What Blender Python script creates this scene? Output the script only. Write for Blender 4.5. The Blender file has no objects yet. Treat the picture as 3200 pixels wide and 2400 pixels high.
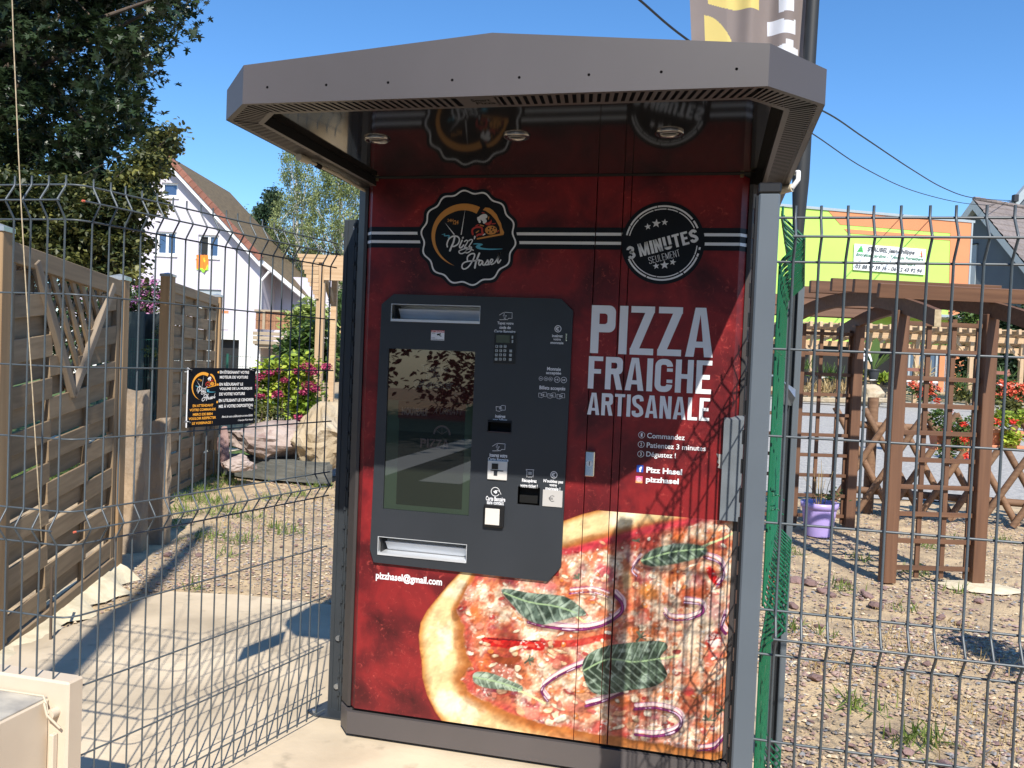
import bpy, bmesh, math, random
import numpy as np
from mathutils import Vector, Matrix
from mathutils.geometry import tessellate_polygon
random.seed(7); RS = np.random.RandomState(7)
sc = bpy.context.scene
COL = sc.collection
# ------------------------------------------------------------------ camera (fitted to the photograph's vanishing points)
FPX, EYE = 2600.0, 1.45
def _rot(a, b, c):
    ca, sa, cb, sb, cc, s_ = math.cos(a), math.sin(a), math.cos(b), math.sin(b), math.cos(c), math.sin(c)
    Rz = np.array([[ca, -sa, 0], [sa, ca, 0], [0, 0, 1]]); Rx = np.array([[1, 0, 0], [0, cb, -sb], [0, sb, cb]])
    Ry = np.array([[cc, 0, s_], [0, 1, 0], [-s_, 0, cc]]); return Rz @ Rx @ Ry
_M = _rot(0.04079784, 0.02758595, 0.22975305)
RW = np.stack([_M[:, 0], _M[:, 2], -_M[:, 1]])
cam = bpy.data.cameras.new('camera'); camo = bpy.data.objects.new('camera', cam); COL.objects.link(camo)
cam.sensor_fit = 'HORIZONTAL'; cam.sensor_width = 36; cam.lens = FPX / 3200 * 36; cam.clip_end = 800; cam.clip_start = 0.05
cr, cd, cf = RW[:, 0], RW[:, 1], RW[:, 2]
camo.matrix_world = Matrix(((cr[0], -cd[0], -cf[0], 0), (cr[1], -cd[1], -cf[1], 0), (cr[2], -cd[2], -cf[2], EYE), (0, 0, 0, 1)))
sc.camera = camo
# ------------------------------------------------------------------ light
LD = Vector((-0.388, 0.935, -1.0)).normalized()      # where the sunlight travels
w = bpy.data.worlds.new('World'); sc.world = w; w.use_nodes = True
nt = w.node_tree; nt.nodes.clear()
sky = nt.nodes.new('ShaderNodeTexSky'); sky.sky_type = 'NISHITA'; sky.sun_disc = False
sky.sun_elevation = math.asin(-LD.z); sky.sun_rotation = math.atan2(-LD.x, -LD.y)
sky.air_density = 1.0; sky.dust_density = 0.0; sky.ozone_density = 6.0; sky.altitude = 200
bg = nt.nodes.new('ShaderNodeBackground'); bg.inputs[1].default_value = 0.14
wo = nt.nodes.new('ShaderNodeOutputWorld'); hsv = nt.nodes.new('ShaderNodeHueSaturation'); hsv.inputs['Saturation'].default_value = 1.14; nt.links.new(sky.outputs[0], hsv.inputs['Color']); nt.links.new(hsv.outputs[0], bg.inputs[0]); nt.links.new(bg.outputs[0], wo.inputs[0])
sun = bpy.data.lights.new('sun', 'SUN'); sun.energy = 5.0; sun.angle = math.radians(0.53); sun.color = (1.0, 0.94, 0.84)
suno = bpy.data.objects.new('sun', sun); COL.objects.link(suno); suno.rotation_euler = LD.to_track_quat('-Z', 'Y').to_euler()
sc.view_settings.view_transform = 'Standard'; sc.view_settings.look = 'None'
sc.view_settings.exposure = 0.5; sc.view_settings.gamma = 1.0; sc.view_settings.use_curve_mapping = False
# ------------------------------------------------------------------ measuring helpers: photo pixel (3200 wide) -> real point
def ray(px, py): return RW @ np.array([px - 1600.0, py - 1200.0, FPX])
def onY(px, py, Y):
    d = ray(px, py); t = Y / d[1]; return np.array([d[0] * t, Y, EYE + d[2] * t])
def onZ(px, py, Z=0.0):
    d = ray(px, py); t = (Z - EYE) / d[2]; return np.array([d[0] * t, d[1] * t, Z])
class Frame:
    """vertical plane with its own axes: u along it, n away from the camera, z up"""
    def __init__(s, ax, ay, bx, by):
        s.a = np.array([ax, ay, 0.0]); d = np.array([bx - ax, by - ay]); s.L = float(np.hypot(*d)); d = d / s.L
        s.u = np.array([d[0], d[1], 0]); s.n = np.array([-d[1], d[0], 0]); s.ang = math.atan2(d[1], d[0])
    def hit(s, px, py, off=0.0):
        d = ray(px, py); o = np.array([0, 0, EYE]); t = ((s.a + s.n * off - o) @ s.n) / (d @ s.n); p = o + d * t
        return float((p - s.a) @ s.u), float(p[2])
    def w(s, u, n, z): p = s.a + s.u * u + s.n * n; return (p[0], p[1], z)
_fh = np.array([cf[0], cf[1]]); _fh = _fh / np.hypot(*_fh)
def CF(d): return Frame(_fh[0] * d, _fh[1] * d, _fh[0] * d + _fh[1], _fh[1] * d - _fh[0])
def ground_z(x, y):
    d = x * _fh[0] + y * _fh[1]
    k = min(1, max(0, (x + 5) / 8.0)); k = k * k * (3 - 2 * k)
    return max(0.0, d - 10) * 0.027 * k
# ------------------------------------------------------------------ object helpers
def tag(o, label=None, cat=None, group=None, kind=None):
    if label: o['label'] = label
    if cat: o['category'] = cat
    if group: o['group'] = group
    if kind: o['kind'] = kind
    return o
def empty(name, loc=(0, 0, 0), rz=0.0, label=None, cat=None, group=None):
    o = bpy.data.objects.new(name, None); o.empty_display_size = 0.1; COL.objects.link(o)
    o.location = loc; o.rotation_euler = (0, 0, rz); return tag(o, label, cat, group)
def fempty(name, fr, z=0.0, label=None, cat=None, group=None):
    return empty(name, (fr.a[0], fr.a[1], z), fr.ang, label, cat, group)
def link(name, me, parent=None, loc=None, rot=None):
    o = bpy.data.objects.new(name, me); COL.objects.link(o)
    if parent: o.parent = parent
    if loc is not None: o.location = loc
    if rot is not None: o.rotation_euler = rot
    return o
def copy_tree(o, parent=None):
    c = o.copy(); COL.objects.link(c)
    if parent: c.parent = parent
    for ch in list(o.children): copy_tree(ch, c)
    return c
class MB:
    def __init__(s): s.v = []; s.f = []; s.m = []; s.mats = []; s.sm = []
    def mi(s, m):
        if m not in s.mats: s.mats.append(m)
        return s.mats.index(m)
    def add(s, vs, fs, mat, smooth=False):
        b = len(s.v); k = s.mi(mat); s.v += [tuple(map(float, v)) for v in vs]
        for f in fs: s.f.append([b + i for i in f]); s.m.append(k); s.sm.append(smooth)
        return s
    def box(s, x0, x1, y0, y1, z0, z1, mat, bev=0.0):
        if bev <= 0:
            vs = [(x, y, z) for z in (z0, z1) for y in (y0, y1) for x in (x0, x1)]
            return s.add(vs, [(0, 2, 3, 1), (4, 5, 7, 6), (0, 1, 5, 4), (2, 6, 7, 3), (0, 4, 6, 2), (1, 3, 7, 5)], mat)
        bm = bmesh.new(); bmesh.ops.create_cube(bm, size=1)
        for v in bm.verts: v.co = Vector(((x0 + x1) / 2 + v.co.x * (x1 - x0), (y0 + y1) / 2 + v.co.y * (y1 - y0), (z0 + z1) / 2 + v.co.z * (z1 - z0)))
        bmesh.ops.bevel(bm, geom=bm.edges[:], offset=bev, segments=1, affect='EDGES')
        bm.verts.index_update(); s.add([v.co for v in bm.verts], [[v.index for v in f.verts] for f in bm.faces], mat); bm.free(); return s
    def bar(s, p0, p1, w_, h_, mat, up=(0, 0, 1), bev=0.0):
        p0 = Vector(p0); p1 = Vector(p1); d = p1 - p0; L = d.length; d.normalize(); up = Vector(up)
        if abs(d.dot(up)) > 0.98: up = Vector((0, 1, 0))
        sx = d.cross(up).normalized(); uy = sx.cross(d).normalized()
        t = MB(); t.box(-w_ / 2, w_ / 2, 0, L, -h_ / 2, h_ / 2, mat, bev)
        return s.add([p0 + sx * v[0] + d * v[1] + uy * v[2] for v in t.v], t.f, mat)
    def tube(s, pts, r, mat, n=8, cap=True, smooth=True):
        P = [Vector(p) for p in pts]; rr = r if isinstance(r, (list, tuple)) else [r] * len(P); vs = []; fs = []; ref = None
        for i, p in enumerate(P):
            t = (P[min(i + 1, len(P) - 1)] - P[max(i - 1, 0)]).normalized()
            if ref is None: ref = Vector((0, 0, 1)) if abs(t.z) < .9 else Vector((1, 0, 0))
            a = t.cross(ref).normalized(); b_ = a.cross(t).normalized(); ref = b_
            for k in range(n):
                an = 2 * math.pi * k / n; vs.append(p + (a * math.cos(an) + b_ * math.sin(an)) * rr[i])
        for i in range(len(P) - 1):
            for k in range(n): fs.append((i * n + k, i * n + (k + 1) % n, (i + 1) * n + (k + 1) % n, (i + 1) * n + k))
        s.add(vs, fs, mat, smooth)
        if cap: s.add(vs[:n], [tuple(range(n))], mat); s.add(vs[-n:], [tuple(range(n))[::-1]], mat)
        return s
    def prism(s, poly, z0, z1, mat, axis='z'):
        """extrude 2D polygon; axis z: (x,y); axis y: poly is (x,z) extruded along y"""
        n = len(poly)
        f3 = (lambda p, t: (p[0], p[1], t)) if axis == 'z' else ((lambda p, t: (p[0], t, p[1])) if axis == 'y' else (lambda p, t: (t, p[0], p[1])))
        vs = [f3(p, z0) for p in poly] + [f3(p, z1) for p in poly]
        tri = tessellate_polygon([[Vector((p[0], p[1], 0)) for p in poly]])
        fs = [tuple(t) for t in tri] + [tuple(n + i for i in t[::-1]) for t in tri] + [(i, (i + 1) % n, n + (i + 1) % n, n + i) for i in range(n)]
        return s.add(vs, fs, mat)
    def plate(s, outer, holes, y0, y1, mat):
        """vertical plate in the x,z plane with holes, thickness y0..y1"""
        loops = [outer] + holes; flat = [p for l in loops for p in l]; n = len(flat)
        tri = tessellate_polygon([[Vector((p[0], p[1], 0)) for p in l] for l in loops])
        vs = [(p[0], y0, p[1]) for p in flat] + [(p[0], y1, p[1]) for p in flat]
        fs = [tuple(t) for t in tri] + [tuple(n + i for i in t) for t in tri]; b = 0
        for l in loops:
            m = len(l); fs += [(b + i, b + (i + 1) % m, n + b + (i + 1) % m, n + b + i) for i in range(m)]; b += m
        return s.add(vs, fs, mat)
    def disc(s, c, r, mat, n=24, axis='y', t=0.0):
        vs = []
        for k in range(n):
            a = 2 * math.pi * k / n; u, v = math.cos(a) * r, math.sin(a) * r
            vs.append((c[0] + u, c[1], c[2] + v) if axis == 'y' else (c[0] + u, c[1] + v, c[2]))
        if t == 0: return s.add(vs, [tuple(range(n))], mat)
        vs2 = [(v[0], v[1] + t, v[2]) if axis == 'y' else (v[0], v[1], v[2] + t) for v in vs]
        return s.add(vs + vs2, [tuple(range(n)), tuple(range(2 * n - 1, n - 1, -1))] + [(i, (i + 1) % n, n + (i + 1) % n, n + i) for i in range(n)], mat)
    def mesh(s, name):
        me = bpy.data.meshes.new(name); me.from_pydata(s.v, [], s.f)
        for m in s.mats: me.materials.append(m)
        me.polygons.foreach_set('material_index', s.m); me.polygons.foreach_set('use_smooth', s.sm); me.update()
        bm = bmesh.new(); bm.from_mesh(me); bmesh.ops.recalc_face_normals(bm, faces=bm.faces[:]); bm.to_mesh(me); bm.free()
        return me
    def build(s, name, parent=None, loc=None, rot=None): return link(name, s.mesh(name), parent, loc, rot)
def big_mesh(name, V, F, mat, rnd=None, smooth=False, mi=None, mats=None):
    """V (n,3), F (m,k) arrays -> mesh, with an optional per-face random value stored as colour attribute 'rnd'"""
    me = bpy.data.meshes.new(name); n, (m, k) = len(V), F.shape
    me.vertices.add(n); me.vertices.foreach_set('co', V.astype(np.float32).ravel())
    me.loops.add(m * k); me.loops.foreach_set('vertex_index', F.astype(np.int32).ravel())
    me.polygons.add(m); me.polygons.foreach_set('loop_start', np.arange(0, m * k, k, dtype=np.int32))
    for q in (mats or [mat]): me.materials.append(q)
    if mi is not None: me.polygons.foreach_set('material_index', mi.astype(np.int32))
    me.polygons.foreach_set('use_smooth', np.full(m, smooth, dtype=bool))
    me.update(calc_edges=True); me.validate()
    if rnd is not None:
        at = me.attributes.new('rnd', 'FLOAT', 'FACE'); at.data.foreach_set('value', rnd.astype(np.float32))
    return me
# ------------------------------------------------------------------ materials
def srgb(r, g, b): return tuple(((c / 255) / 12.92 if c <= 10 else ((c / 255 + 0.055) / 1.055) ** 2.4) for c in (r, g, b))
def mat(name, c1, c2=None, rough=0.6, metal=0.0, scale=(8, 8, 8), detail=4, lo=0.35, hi=0.65, bump=0.0, bscale=None, bdist=0.004,
        coat=0.0, spec=None, coords='Object', rnd=False, trans=0.0, sub=0.0, objrnd=0.0, emit=None, third=None, tscale=30, twidth=0.08):
    m = bpy.data.materials.new(name); m.use_nodes = True; N = m.node_tree.nodes; L = m.node_tree.links
    p = N['Principled BSDF']; p.inputs['Roughness'].default_value = rough; p.inputs['Metallic'].default_value = metal
    if spec is not None: p.inputs['Specular IOR Level'].default_value = spec
    if coat: p.inputs['Coat Weight'].default_value = coat; p.inputs['Coat Roughness'].default_value = 0.06
    if c2 is None: c2 = tuple(c * 0.82 for c in c1)
    if coords == 'World': tc = N.new('ShaderNodeNewGeometry').outputs['Position']
    else: tc = N.new('ShaderNodeTexCoord').outputs[coords]
    mp = N.new('ShaderNodeMapping'); mp.inputs['Scale'].default_value = scale; L.new(tc, mp.inputs[0])
    vec = mp.outputs[0]
    if objrnd:
        oi = N.new('ShaderNodeObjectInfo'); ad = N.new('ShaderNodeVectorMath'); ad.operation = 'MULTIPLY_ADD'
        L.new(oi.outputs['Random'], ad.inputs[0]); ad.inputs[1].default_value = (37.0, 19.0, 53.0); L.new(vec, ad.inputs[2]); vec = ad.outputs[0]
    nz = N.new('ShaderNodeTexNoise'); nz.inputs['Scale'].default_value = 1.0; nz.inputs['Detail'].default_value = detail; L.new(vec, nz.inputs['Vector'])
    fac = nz.outputs['Fac']
    if rnd:
        at = N.new('ShaderNodeAttribute'); at.attribute_name = 'rnd'; fac = at.outputs['Fac']; lo, hi = 0.0, 1.0
    rp = N.new('ShaderNodeValToRGB'); rp.color_ramp.elements[0].position = lo; rp.color_ramp.elements[1].position = hi
    rp.color_ramp.elements[0].color = (*c1, 1); rp.color_ramp.elements[1].color = (*c2, 1)
    L.new(fac, rp.inputs[0]); out = rp.outputs[0]
    if third is not None:
        n2 = N.new('ShaderNodeTexNoise'); n2.inputs['Scale'].default_value = tscale; n2.inputs['Detail'].default_value = 6; L.new(tc, n2.inputs['Vector'])
        r2 = N.new('ShaderNodeValToRGB'); r2.color_ramp.elements[0].position = 0.60; r2.color_ramp.elements[1].position = 0.60 + twidth
        mx = N.new('ShaderNodeMixRGB'); L.new(n2.outputs['Fac'], r2.inputs[0]); L.new(r2.outputs[0], mx.inputs[0]); L.new(out, mx.inputs[1]); mx.inputs[2].default_value = (*third, 1); out = mx.outputs[0]
    if objrnd:
        mr = N.new('ShaderNodeMapRange'); mr.inputs['To Min'].default_value = 1 - objrnd; mr.inputs['To Max'].default_value = 1 + objrnd
        L.new(oi.outputs['Random'], mr.inputs['Value']); hs = N.new('ShaderNodeHueSaturation'); L.new(mr.outputs[0], hs.inputs['Value']); L.new(out, hs.inputs['Color']); out = hs.outputs[0]
    L.new(out, p.inputs['Base Color'])
    if bump:
        n3 = N.new('ShaderNodeTexNoise'); n3.inputs['Detail'].default_value = 5
        mp2 = N.new('ShaderNodeMapping'); mp2.inputs['Scale'].default_value = bscale or scale; L.new(tc, mp2.inputs[0]); L.new(mp2.outputs[0], n3.inputs['Vector']); n3.inputs['Scale'].default_value = 1
        bp = N.new('ShaderNodeBump'); bp.inputs['Strength'].default_value = bump; bp.inputs['Distance'].default_value = bdist
        L.new(n3.outputs['Fac'], bp.inputs['Height']); L.new(bp.outputs[0], p.inputs['Normal'])
    if trans: p.inputs['Transmission Weight'].default_value = trans
    if sub:
        tr = N.new('ShaderNodeBsdfTranslucent'); ms = N.new('ShaderNodeMixShader'); ms.inputs[0].default_value = sub
        L.new(out, tr.inputs[0]); L.new(p.outputs[0], ms.inputs[1]); L.new(tr.outputs[0], ms.inputs[2]); L.new(ms.outputs[0], N['Material Output'].inputs[0])
    if emit: p.inputs['Emission Color'].default_value = (*emit[0], 1); p.inputs['Emission Strength'].default_value = emit[1]
    return m
def flat(name, c, rough=0.45, **k): return mat(name, c, tuple(x * 0.96 for x in c), rough=rough, **k)
def wood(name, c1, c2, objrnd=0.15, rough=0.8, k=1.0):
    return mat(name, c1, c2, rough=rough, scale=(1.6 * k, 38 * k, 38 * k), detail=5, lo=.3, hi=.7, bump=.35, bdist=.002, objrnd=objrnd)
M = {}
M['red_dark'] = None
def red_print():
    m = bpy.data.materials.new('red_grunge_print'); m.use_nodes = True; N = m.node_tree.nodes; L = m.node_tree.links; p = N['Principled BSDF']
    p.inputs['Roughness'].default_value = 0.36; p.inputs['Specular IOR Level'].default_value = .35
    g = N.new('ShaderNodeNewGeometry')
    def noise(sc_, det, dist=0.0, rough=.55):
        n = N.new('ShaderNodeTexNoise'); n.inputs['Scale'].default_value = sc_; n.inputs['Detail'].default_value = det; n.inputs['Distortion'].default_value = dist; n.inputs['Roughness'].default_value = rough
        L.new(g.outputs['Position'], n.inputs['Vector']); return n.outputs['Fac']
    def ramp(f, st):
        r = N.new('ShaderNodeValToRGB'); e = r.color_ramp.elements; e[0].position, e[0].color = st[0][0], (*st[0][1], 1); e[1].position, e[1].color = st[-1][0], (*st[-1][1], 1)
        for q, c in st[1:-1]: x = e.new(q); x.color = (*c, 1)
        L.new(f, r.inputs[0]); return r.outputs[0]
    base = ramp(noise(5.5, 6, .4), [(.28, (.040, .005, .007)), (.44, (.115, .010, .013)), (.58, (.23, .016, .018)), (.74, (.15, .014, .017))])
    spk = ramp(noise(38, 9, 1.6, .75), [(.56, (0, 0, 0)), (.72, (1, 1, 1))])
    spm = ramp(noise(7, 3, .3), [(.44, (.10, .10, .10)), (.64, (1, 1, 1))])
    mu = N.new('ShaderNodeMixRGB'); mu.blend_type = 'MULTIPLY'; mu.inputs[0].default_value = 1; L.new(spk, mu.inputs[1]); L.new(spm, mu.inputs[2])
    mx = N.new('ShaderNodeMixRGB'); L.new(mu.outputs[0], mx.inputs[0]); L.new(base, mx.inputs[1]); mx.inputs[2].default_value = (.62, .10, .08, 1)
    out = mx.outputs[0]; L.new(out, p.inputs['Base Color'])
    n3 = noise(220, 3); bp = N.new('ShaderNodeBump'); bp.inputs['Strength'].default_value = .12; bp.inputs['Distance'].default_value = .001; L.new(n3, bp.inputs['Height']); L.new(bp.outputs[0], p.inputs['Normal'])
    return m, N, L, p, out
M['red'] = red_print()[0]
m_, N_, L_, p_, out_ = red_print(); m_.name = 'pizza_picture_print'
at_ = N_.new('ShaderNodeVertexColor'); at_.layer_name = 'Col'; mx_ = N_.new('ShaderNodeMixRGB'); L_.new(at_.outputs['Alpha'], mx_.inputs[0]); L_.new(out_, mx_.inputs[1]); L_.new(at_.outputs['Color'], mx_.inputs[2]); L_.new(mx_.outputs[0], p_.inputs['Base Color'])
M['pizza'] = m_
M['brown'] = mat('brown_grey_powder_coat', (.092, .081, .082), (.078, .069, .069), rough=.45, scale=(2.2, 2.2, 1.2), detail=8, bump=.04, bscale=(300, 300, 300), bdist=.0006)
M['trim_shaded'] = mat('shaded_brown_trim', (.050, .043, .042), (.042, .036, .035), rough=.5, scale=(3, 3, 3))  # the kiosk brown darkened: canopy shade put into the corner trim's colour
M['brown_grille'] = mat('brown_grille_metal', (.085, .072, .066), (.075, .064, .058), rough=.35, scale=(3, 3, 3))
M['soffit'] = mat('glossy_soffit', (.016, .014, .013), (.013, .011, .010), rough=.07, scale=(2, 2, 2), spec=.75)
M['black'] = flat('black_frame', (.008, .008, .009), .4)
M['void'] = flat('black_void', (.002, .002, .002), .9)
M['console'] = mat('anthracite_console', (.029, .033, .040), (.025, .029, .035), rough=.38, scale=(4, 4, 4), bump=.03, bscale=(400, 400, 400), bdist=.0004)
M['ink_black'] = flat('print_black', (.006, .008, .013), .42, spec=.25)
M['ink_white'] = flat('print_white', (.78, .78, .80), .4)
M['ink_orange'] = flat('print_orange', (.62, .27, .06), .4)
M['ink_amber'] = flat('print_amber', (.85, .38, .05), .4)
M['ink_blue'] = flat('print_blue', (.10, .42, .58), .4)
M['ink_redp'] = flat('print_red', (.50, .045, .035), .4)
M['ink_fb'] = flat('print_royal_blue', (.02, .08, .42), .4)
M['ink_pink'] = mat('print_pink_orange', (.85, .12, .30), (.95, .45, .08), scale=(0, 0, 35), lo=.4, hi=.6, rough=.4)
M['steel'] = mat('brushed_steel', (.70, .72, .75), (.58, .60, .63), rough=.34, metal=.35, scale=(4, 60, 60))
M['galv'] = mat('galvanised_steel', (.50, .52, .54), (.38, .40, .42), rough=.38, metal=.85, scale=(60, 60, 60))
M['chrome'] = flat('chrome', (.8, .8, .8), .08, metal=1)
M['ring'] = flat('dark_chrome_ring', (.30, .29, .28), .10, metal=1)
M['glass_dark'] = flat('dark_screen_glass', (.010, .011, .010), .02, spec=.6)
M['screen_red'] = flat('screen_image_red', (.035, .010, .010), .35)
M['screen_green'] = flat('screen_image_green', (.03, .045, .03), .35)
M['screen_dark'] = flat('screen_image_dark', (.016, .020, .014), .35)
M['screen_text'] = flat('screen_image_text', (.075, .06, .055), .35)
M['wire'] = mat('grey_coated_wire', (.075, .092, .104), (.062, .075, .086), rough=.38, scale=(20, 20, 20))
M['post_grey'] = mat('grey_powder_coated_post', (.115, .135, .155), (.10, .118, .136), rough=.40, scale=(3, 3, 3))
M['post_dark'] = mat('anthracite_post', (.036, .043, .050), (.028, .033, .039), rough=.45, scale=(5, 5, 3))
M['rust'] = mat('rusty_steel', (.20, .085, .03), (.33, .17, .07), rough=.85, scale=(60, 60, 12), bump=.4)
M['rust_orange'] = flat('orange_tape', (.75, .17, .04), .5)
M['rust_coral'] = flat('coral_tape', (.62, .14, .08), .5)
M['green_pvc'] = mat('green_pvc', (.008, .12, .055), (.006, .095, .043), rough=.35, scale=(90, 90, 1.5))
M['cream'] = mat('cream_cabinet', (.60, .50, .385), (.55, .455, .35), rough=.6, scale=(5, 5, 5), bump=.06, bscale=(120, 120, 120))
M['cream_top'] = mat('stained_cabinet_top', (.52, .48, .40), (.30, .28, .25), rough=.7, scale=(9, 14, 9), detail=7, lo=.35, hi=.62)
M['fwood'] = wood('weathered_fence_wood', (.20, .14, .082), (.30, .215, .13), .16)
M['fwood_g'] = wood('greyed_fence_wood', (.18, .14, .10), (.27, .215, .16), .10)
M['post_wood'] = wood('square_post_wood', (.27, .165, .08), (.37, .245, .13), .06, k=.7)
M['larch'] = wood('pale_timber', (.44, .29, .165), (.56, .40, .25), .10)
M['arch_wood'] = wood('brown_stained_pergola_wood', (.095, .043, .022), (.15, .072, .037), .12, rough=.65)
M['log_wood'] = wood('brown_round_log_wood', (.15, .08, .045), (.24, .14, .08), .15, rough=.75)
M['old_wood'] = wood('grey_brown_deck_wood', (.24, .19, .13), (.42, .34, .24), .15)
M['balcony_wood'] = wood('reddish_balcony_wood', (.22, .10, .05), (.38, .20, .11), .2)
M['endgrain'] = mat('cut_wood_end', (.45, .36, .22), (.32, .25, .15), scale=(40, 40, 40))
M['zinc'] = flat('zinc_post_cap', (.42, .47, .52), .35, metal=.5)
M['concrete'] = mat('sandy_concrete_slab', (.66, .545, .39), (.37, .30, .21), rough=.85, scale=(1.7, 1.7, 1.7), detail=14, lo=.36, hi=.68, bump=.45, bscale=(40, 40, 40), bdist=.003, third=(.28, .23, .165), tscale=9, twidth=.22, coords='World')
M['mortar'] = mat('spilt_pale_mortar', (.66, .58, .42), (.52, .45, .31), rough=.9, scale=(14, 14, 14), bump=.5, bscale=(60, 60, 60), bdist=.006)
M['soil'] = mat('gravelly_soil', (.32, .24, .155), (.56, .42, .25), rough=.95, scale=(5, 5, 5), detail=10, lo=.35, hi=.65, bump=.8, bscale=(90, 90, 90), bdist=.01, third=(.13, .10, .085), tscale=55, twidth=.1, coords='World')
M['asphalt'] = mat('grey_gravelled_yard', (.27, .265, .255), (.44, .42, .39), rough=.95, scale=(22, 22, 22), detail=8, bump=.5, bscale=(120, 120, 120), bdist=.006, third=(.15, .14, .14), tscale=70, twidth=.08, coords='World')
M['road'] = mat('road_asphalt', (.055, .055, .055), (.075, .073, .07), rough=.9, scale=(30, 30, 30), bump=.4, bscale=(90, 90, 90), coords='World')
M['paint_white'] = flat('white_road_paint', (.7, .7, .68), .7)
M['grass_soil'] = mat('lawn_ground', (.055, .10, .022), (.10, .16, .035), rough=.95, scale=(7, 7, 7), bump=.6, bscale=(60, 60, 60), bdist=.02, coords='World')
M['pebble'] = mat('mixed_pebbles', (.26, .20, .15), (.52, .41, .29), rough=.9, rnd=True, bump=.2, bscale=(80, 80, 80))
_r = [n for n in M['pebble'].node_tree.nodes if n.type == 'VALTORGB'][0].color_ramp; _r.interpolation = 'CONSTANT'
for q, c in ((.14, (.22, .22, .23)), (.26, (.44, .33, .21)), (.44, (.32, .21, .18)), (.60, (.58, .48, .34)), (.70, (.35, .29, .24)), (.84, (.14, .13, .14)), (.90, (.42, .29, .21))): _r.elements.new(q).color = (*c, 1)
M['purple_chip'] = mat('purple_stone_chips', (.17, .105, .10), (.40, .28, .245), rough=.9, rnd=True)
M['purple_rock'] = mat('purple_sandstone', (.19, .115, .11), (.30, .20, .18), rough=.9, scale=(14, 14, 14), detail=8, bump=.5, bscale=(30, 30, 30), bdist=.01, objrnd=.25)
M['pink_rock'] = mat('pink_boulder', (.29, .22, .195), (.42, .345, .31), rough=.95, scale=(3, 3, 6), detail=9, bump=.8, bscale=(9, 9, 9), bdist=.05, third=(.26, .18, .16), tscale=7)
M['sand_rock'] = mat('sandstone_boulder', (.36, .28, .175), (.48, .40, .29), rough=.95, scale=(3, 3, 3), detail=9, bump=.7, bscale=(9, 9, 9), bdist=.05, third=(.25, .22, .17), tscale=6)
M['slate'] = mat('dark_slate', (.085, .09, .085), (.14, .14, .125), rough=.75, scale=(3, 3, 14), detail=8, bump=.6, bscale=(8, 8, 30), bdist=.02)
M['granite'] = mat('split_stone_post', (.36, .26, .165), (.21, .17, .13), rough=.95, scale=(6, 6, 3), detail=9, bump=.8, bscale=(14, 14, 10), bdist=.03)
M['house_wall'] = mat('pale_lilac_render', (.56, .53, .60), (.53, .50, .57), rough=.9, scale=(1, 1, 1), bump=.05)
M['house_base'] = flat('pale_grey_plinth', (.62, .64, .62), .8)
M['white_pvc'] = flat('white_pvc', (.82, .82, .82), .35)
M['win_glass'] = flat('window_glass', (.06, .10, .18), .04, spec=1.0, metal=.35)
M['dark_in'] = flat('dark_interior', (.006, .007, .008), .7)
M['terracotta'] = mat('terracotta_tile', (.19, .075, .052), (.25, .105, .07), rough=.8, scale=(3, 3, 3), objrnd=.15)
M['roof_moss'] = mat('mossy_brown_roof', (.10, .075, .045), (.17, .125, .07), rough=.9, scale=(6, 6, 6), detail=7)
M['towel'] = mat('orange_green_towel', (.90, .22, .03), (.30, .65, .06), rough=.9, scale=(3.0, 3.0, 2.2), detail=1, lo=.52, hi=.56, third=(.9, .6, .05), tscale=4)
M['lime'] = mat('lime_render', (.43, .68, .13), (.40, .64, .12), rough=.9, scale=(.6, .6, .6))
M['orange'] = mat('salmon_orange_render', (.60, .235, .11), (.57, .22, .10), rough=.9, scale=(.6, .6, .6))
M['slate_wall'] = mat('slate_grey_render', (.115, .14, .165), (.105, .127, .15), rough=.9, scale=(1, 1, 1))
M['grey_trim'] = flat('grey_painted_trim', (.32, .37, .40), .6)
M['roof_grey'] = mat('grey_brown_roof_tiles', (.15, .125, .12), (.20, .17, .16), rough=.85, scale=(4, 4, 4), objrnd=.1)
M['lilac_pot'] = flat('lilac_plastic', (.42, .33, .68), .35)
M['terra_pot'] = flat('terracotta_plastic', (.62, .24, .13), .55)
M['black_pot'] = flat('black_plastic_pot', (.03, .033, .037), .5)
M['leaf_dark'] = mat('dark_maple_leaf', (.014, .027, .011), (.042, .072, .026), rough=.40, rnd=True, sub=.22)
M['leaf_lime'] = mat('linden_leaf', (.018, .034, .010), (.30, .29, .075), rough=.5, rnd=True, sub=.3)
M['leaf_birch'] = mat('birch_leaf', (.09, .13, .045), (.40, .45, .18), rough=.5, rnd=True, sub=.3)
M['leaf_ever'] = mat('conifer_leaf', (.012, .032, .012), (.04, .08, .03), rough=.6, rnd=True, sub=.1)
M['leaf_mid'] = mat('shrub_leaf', (.035, .075, .018), (.15, .24, .055), rough=.45, rnd=True, sub=.3)
M['leaf_yel'] = mat('yellow_green_leaf', (.16, .27, .03), (.55, .62, .08), rough=.5, rnd=True, sub=.3)
M['leaf_bamboo'] = mat('bamboo_leaf', (.18, .26, .06), (.45, .52, .17), rough=.5, rnd=True, sub=.3)
M['grassb'] = mat('grass_blade', (.07, .13, .02), (.28, .36, .08), rough=.6, rnd=True, sub=.3)
M['straw'] = mat('dry_straw', (.42, .30, .13), (.62, .48, .26), rough=.8, rnd=True, sub=.2)
M['fl_pink'] = mat('magenta_flower', (.42, .04, .14), (.62, .12, .24), rough=.6, rnd=True, sub=.2)
M['fl_lilac'] = mat('lilac_pink_flower', (.45, .13, .34), (.70, .35, .58), rough=.6, rnd=True, sub=.2)
M['fl_red'] = mat('geranium_red', (.65, .03, .02), (.85, .10, .05), rough=.6, rnd=True, sub=.2)
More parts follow.
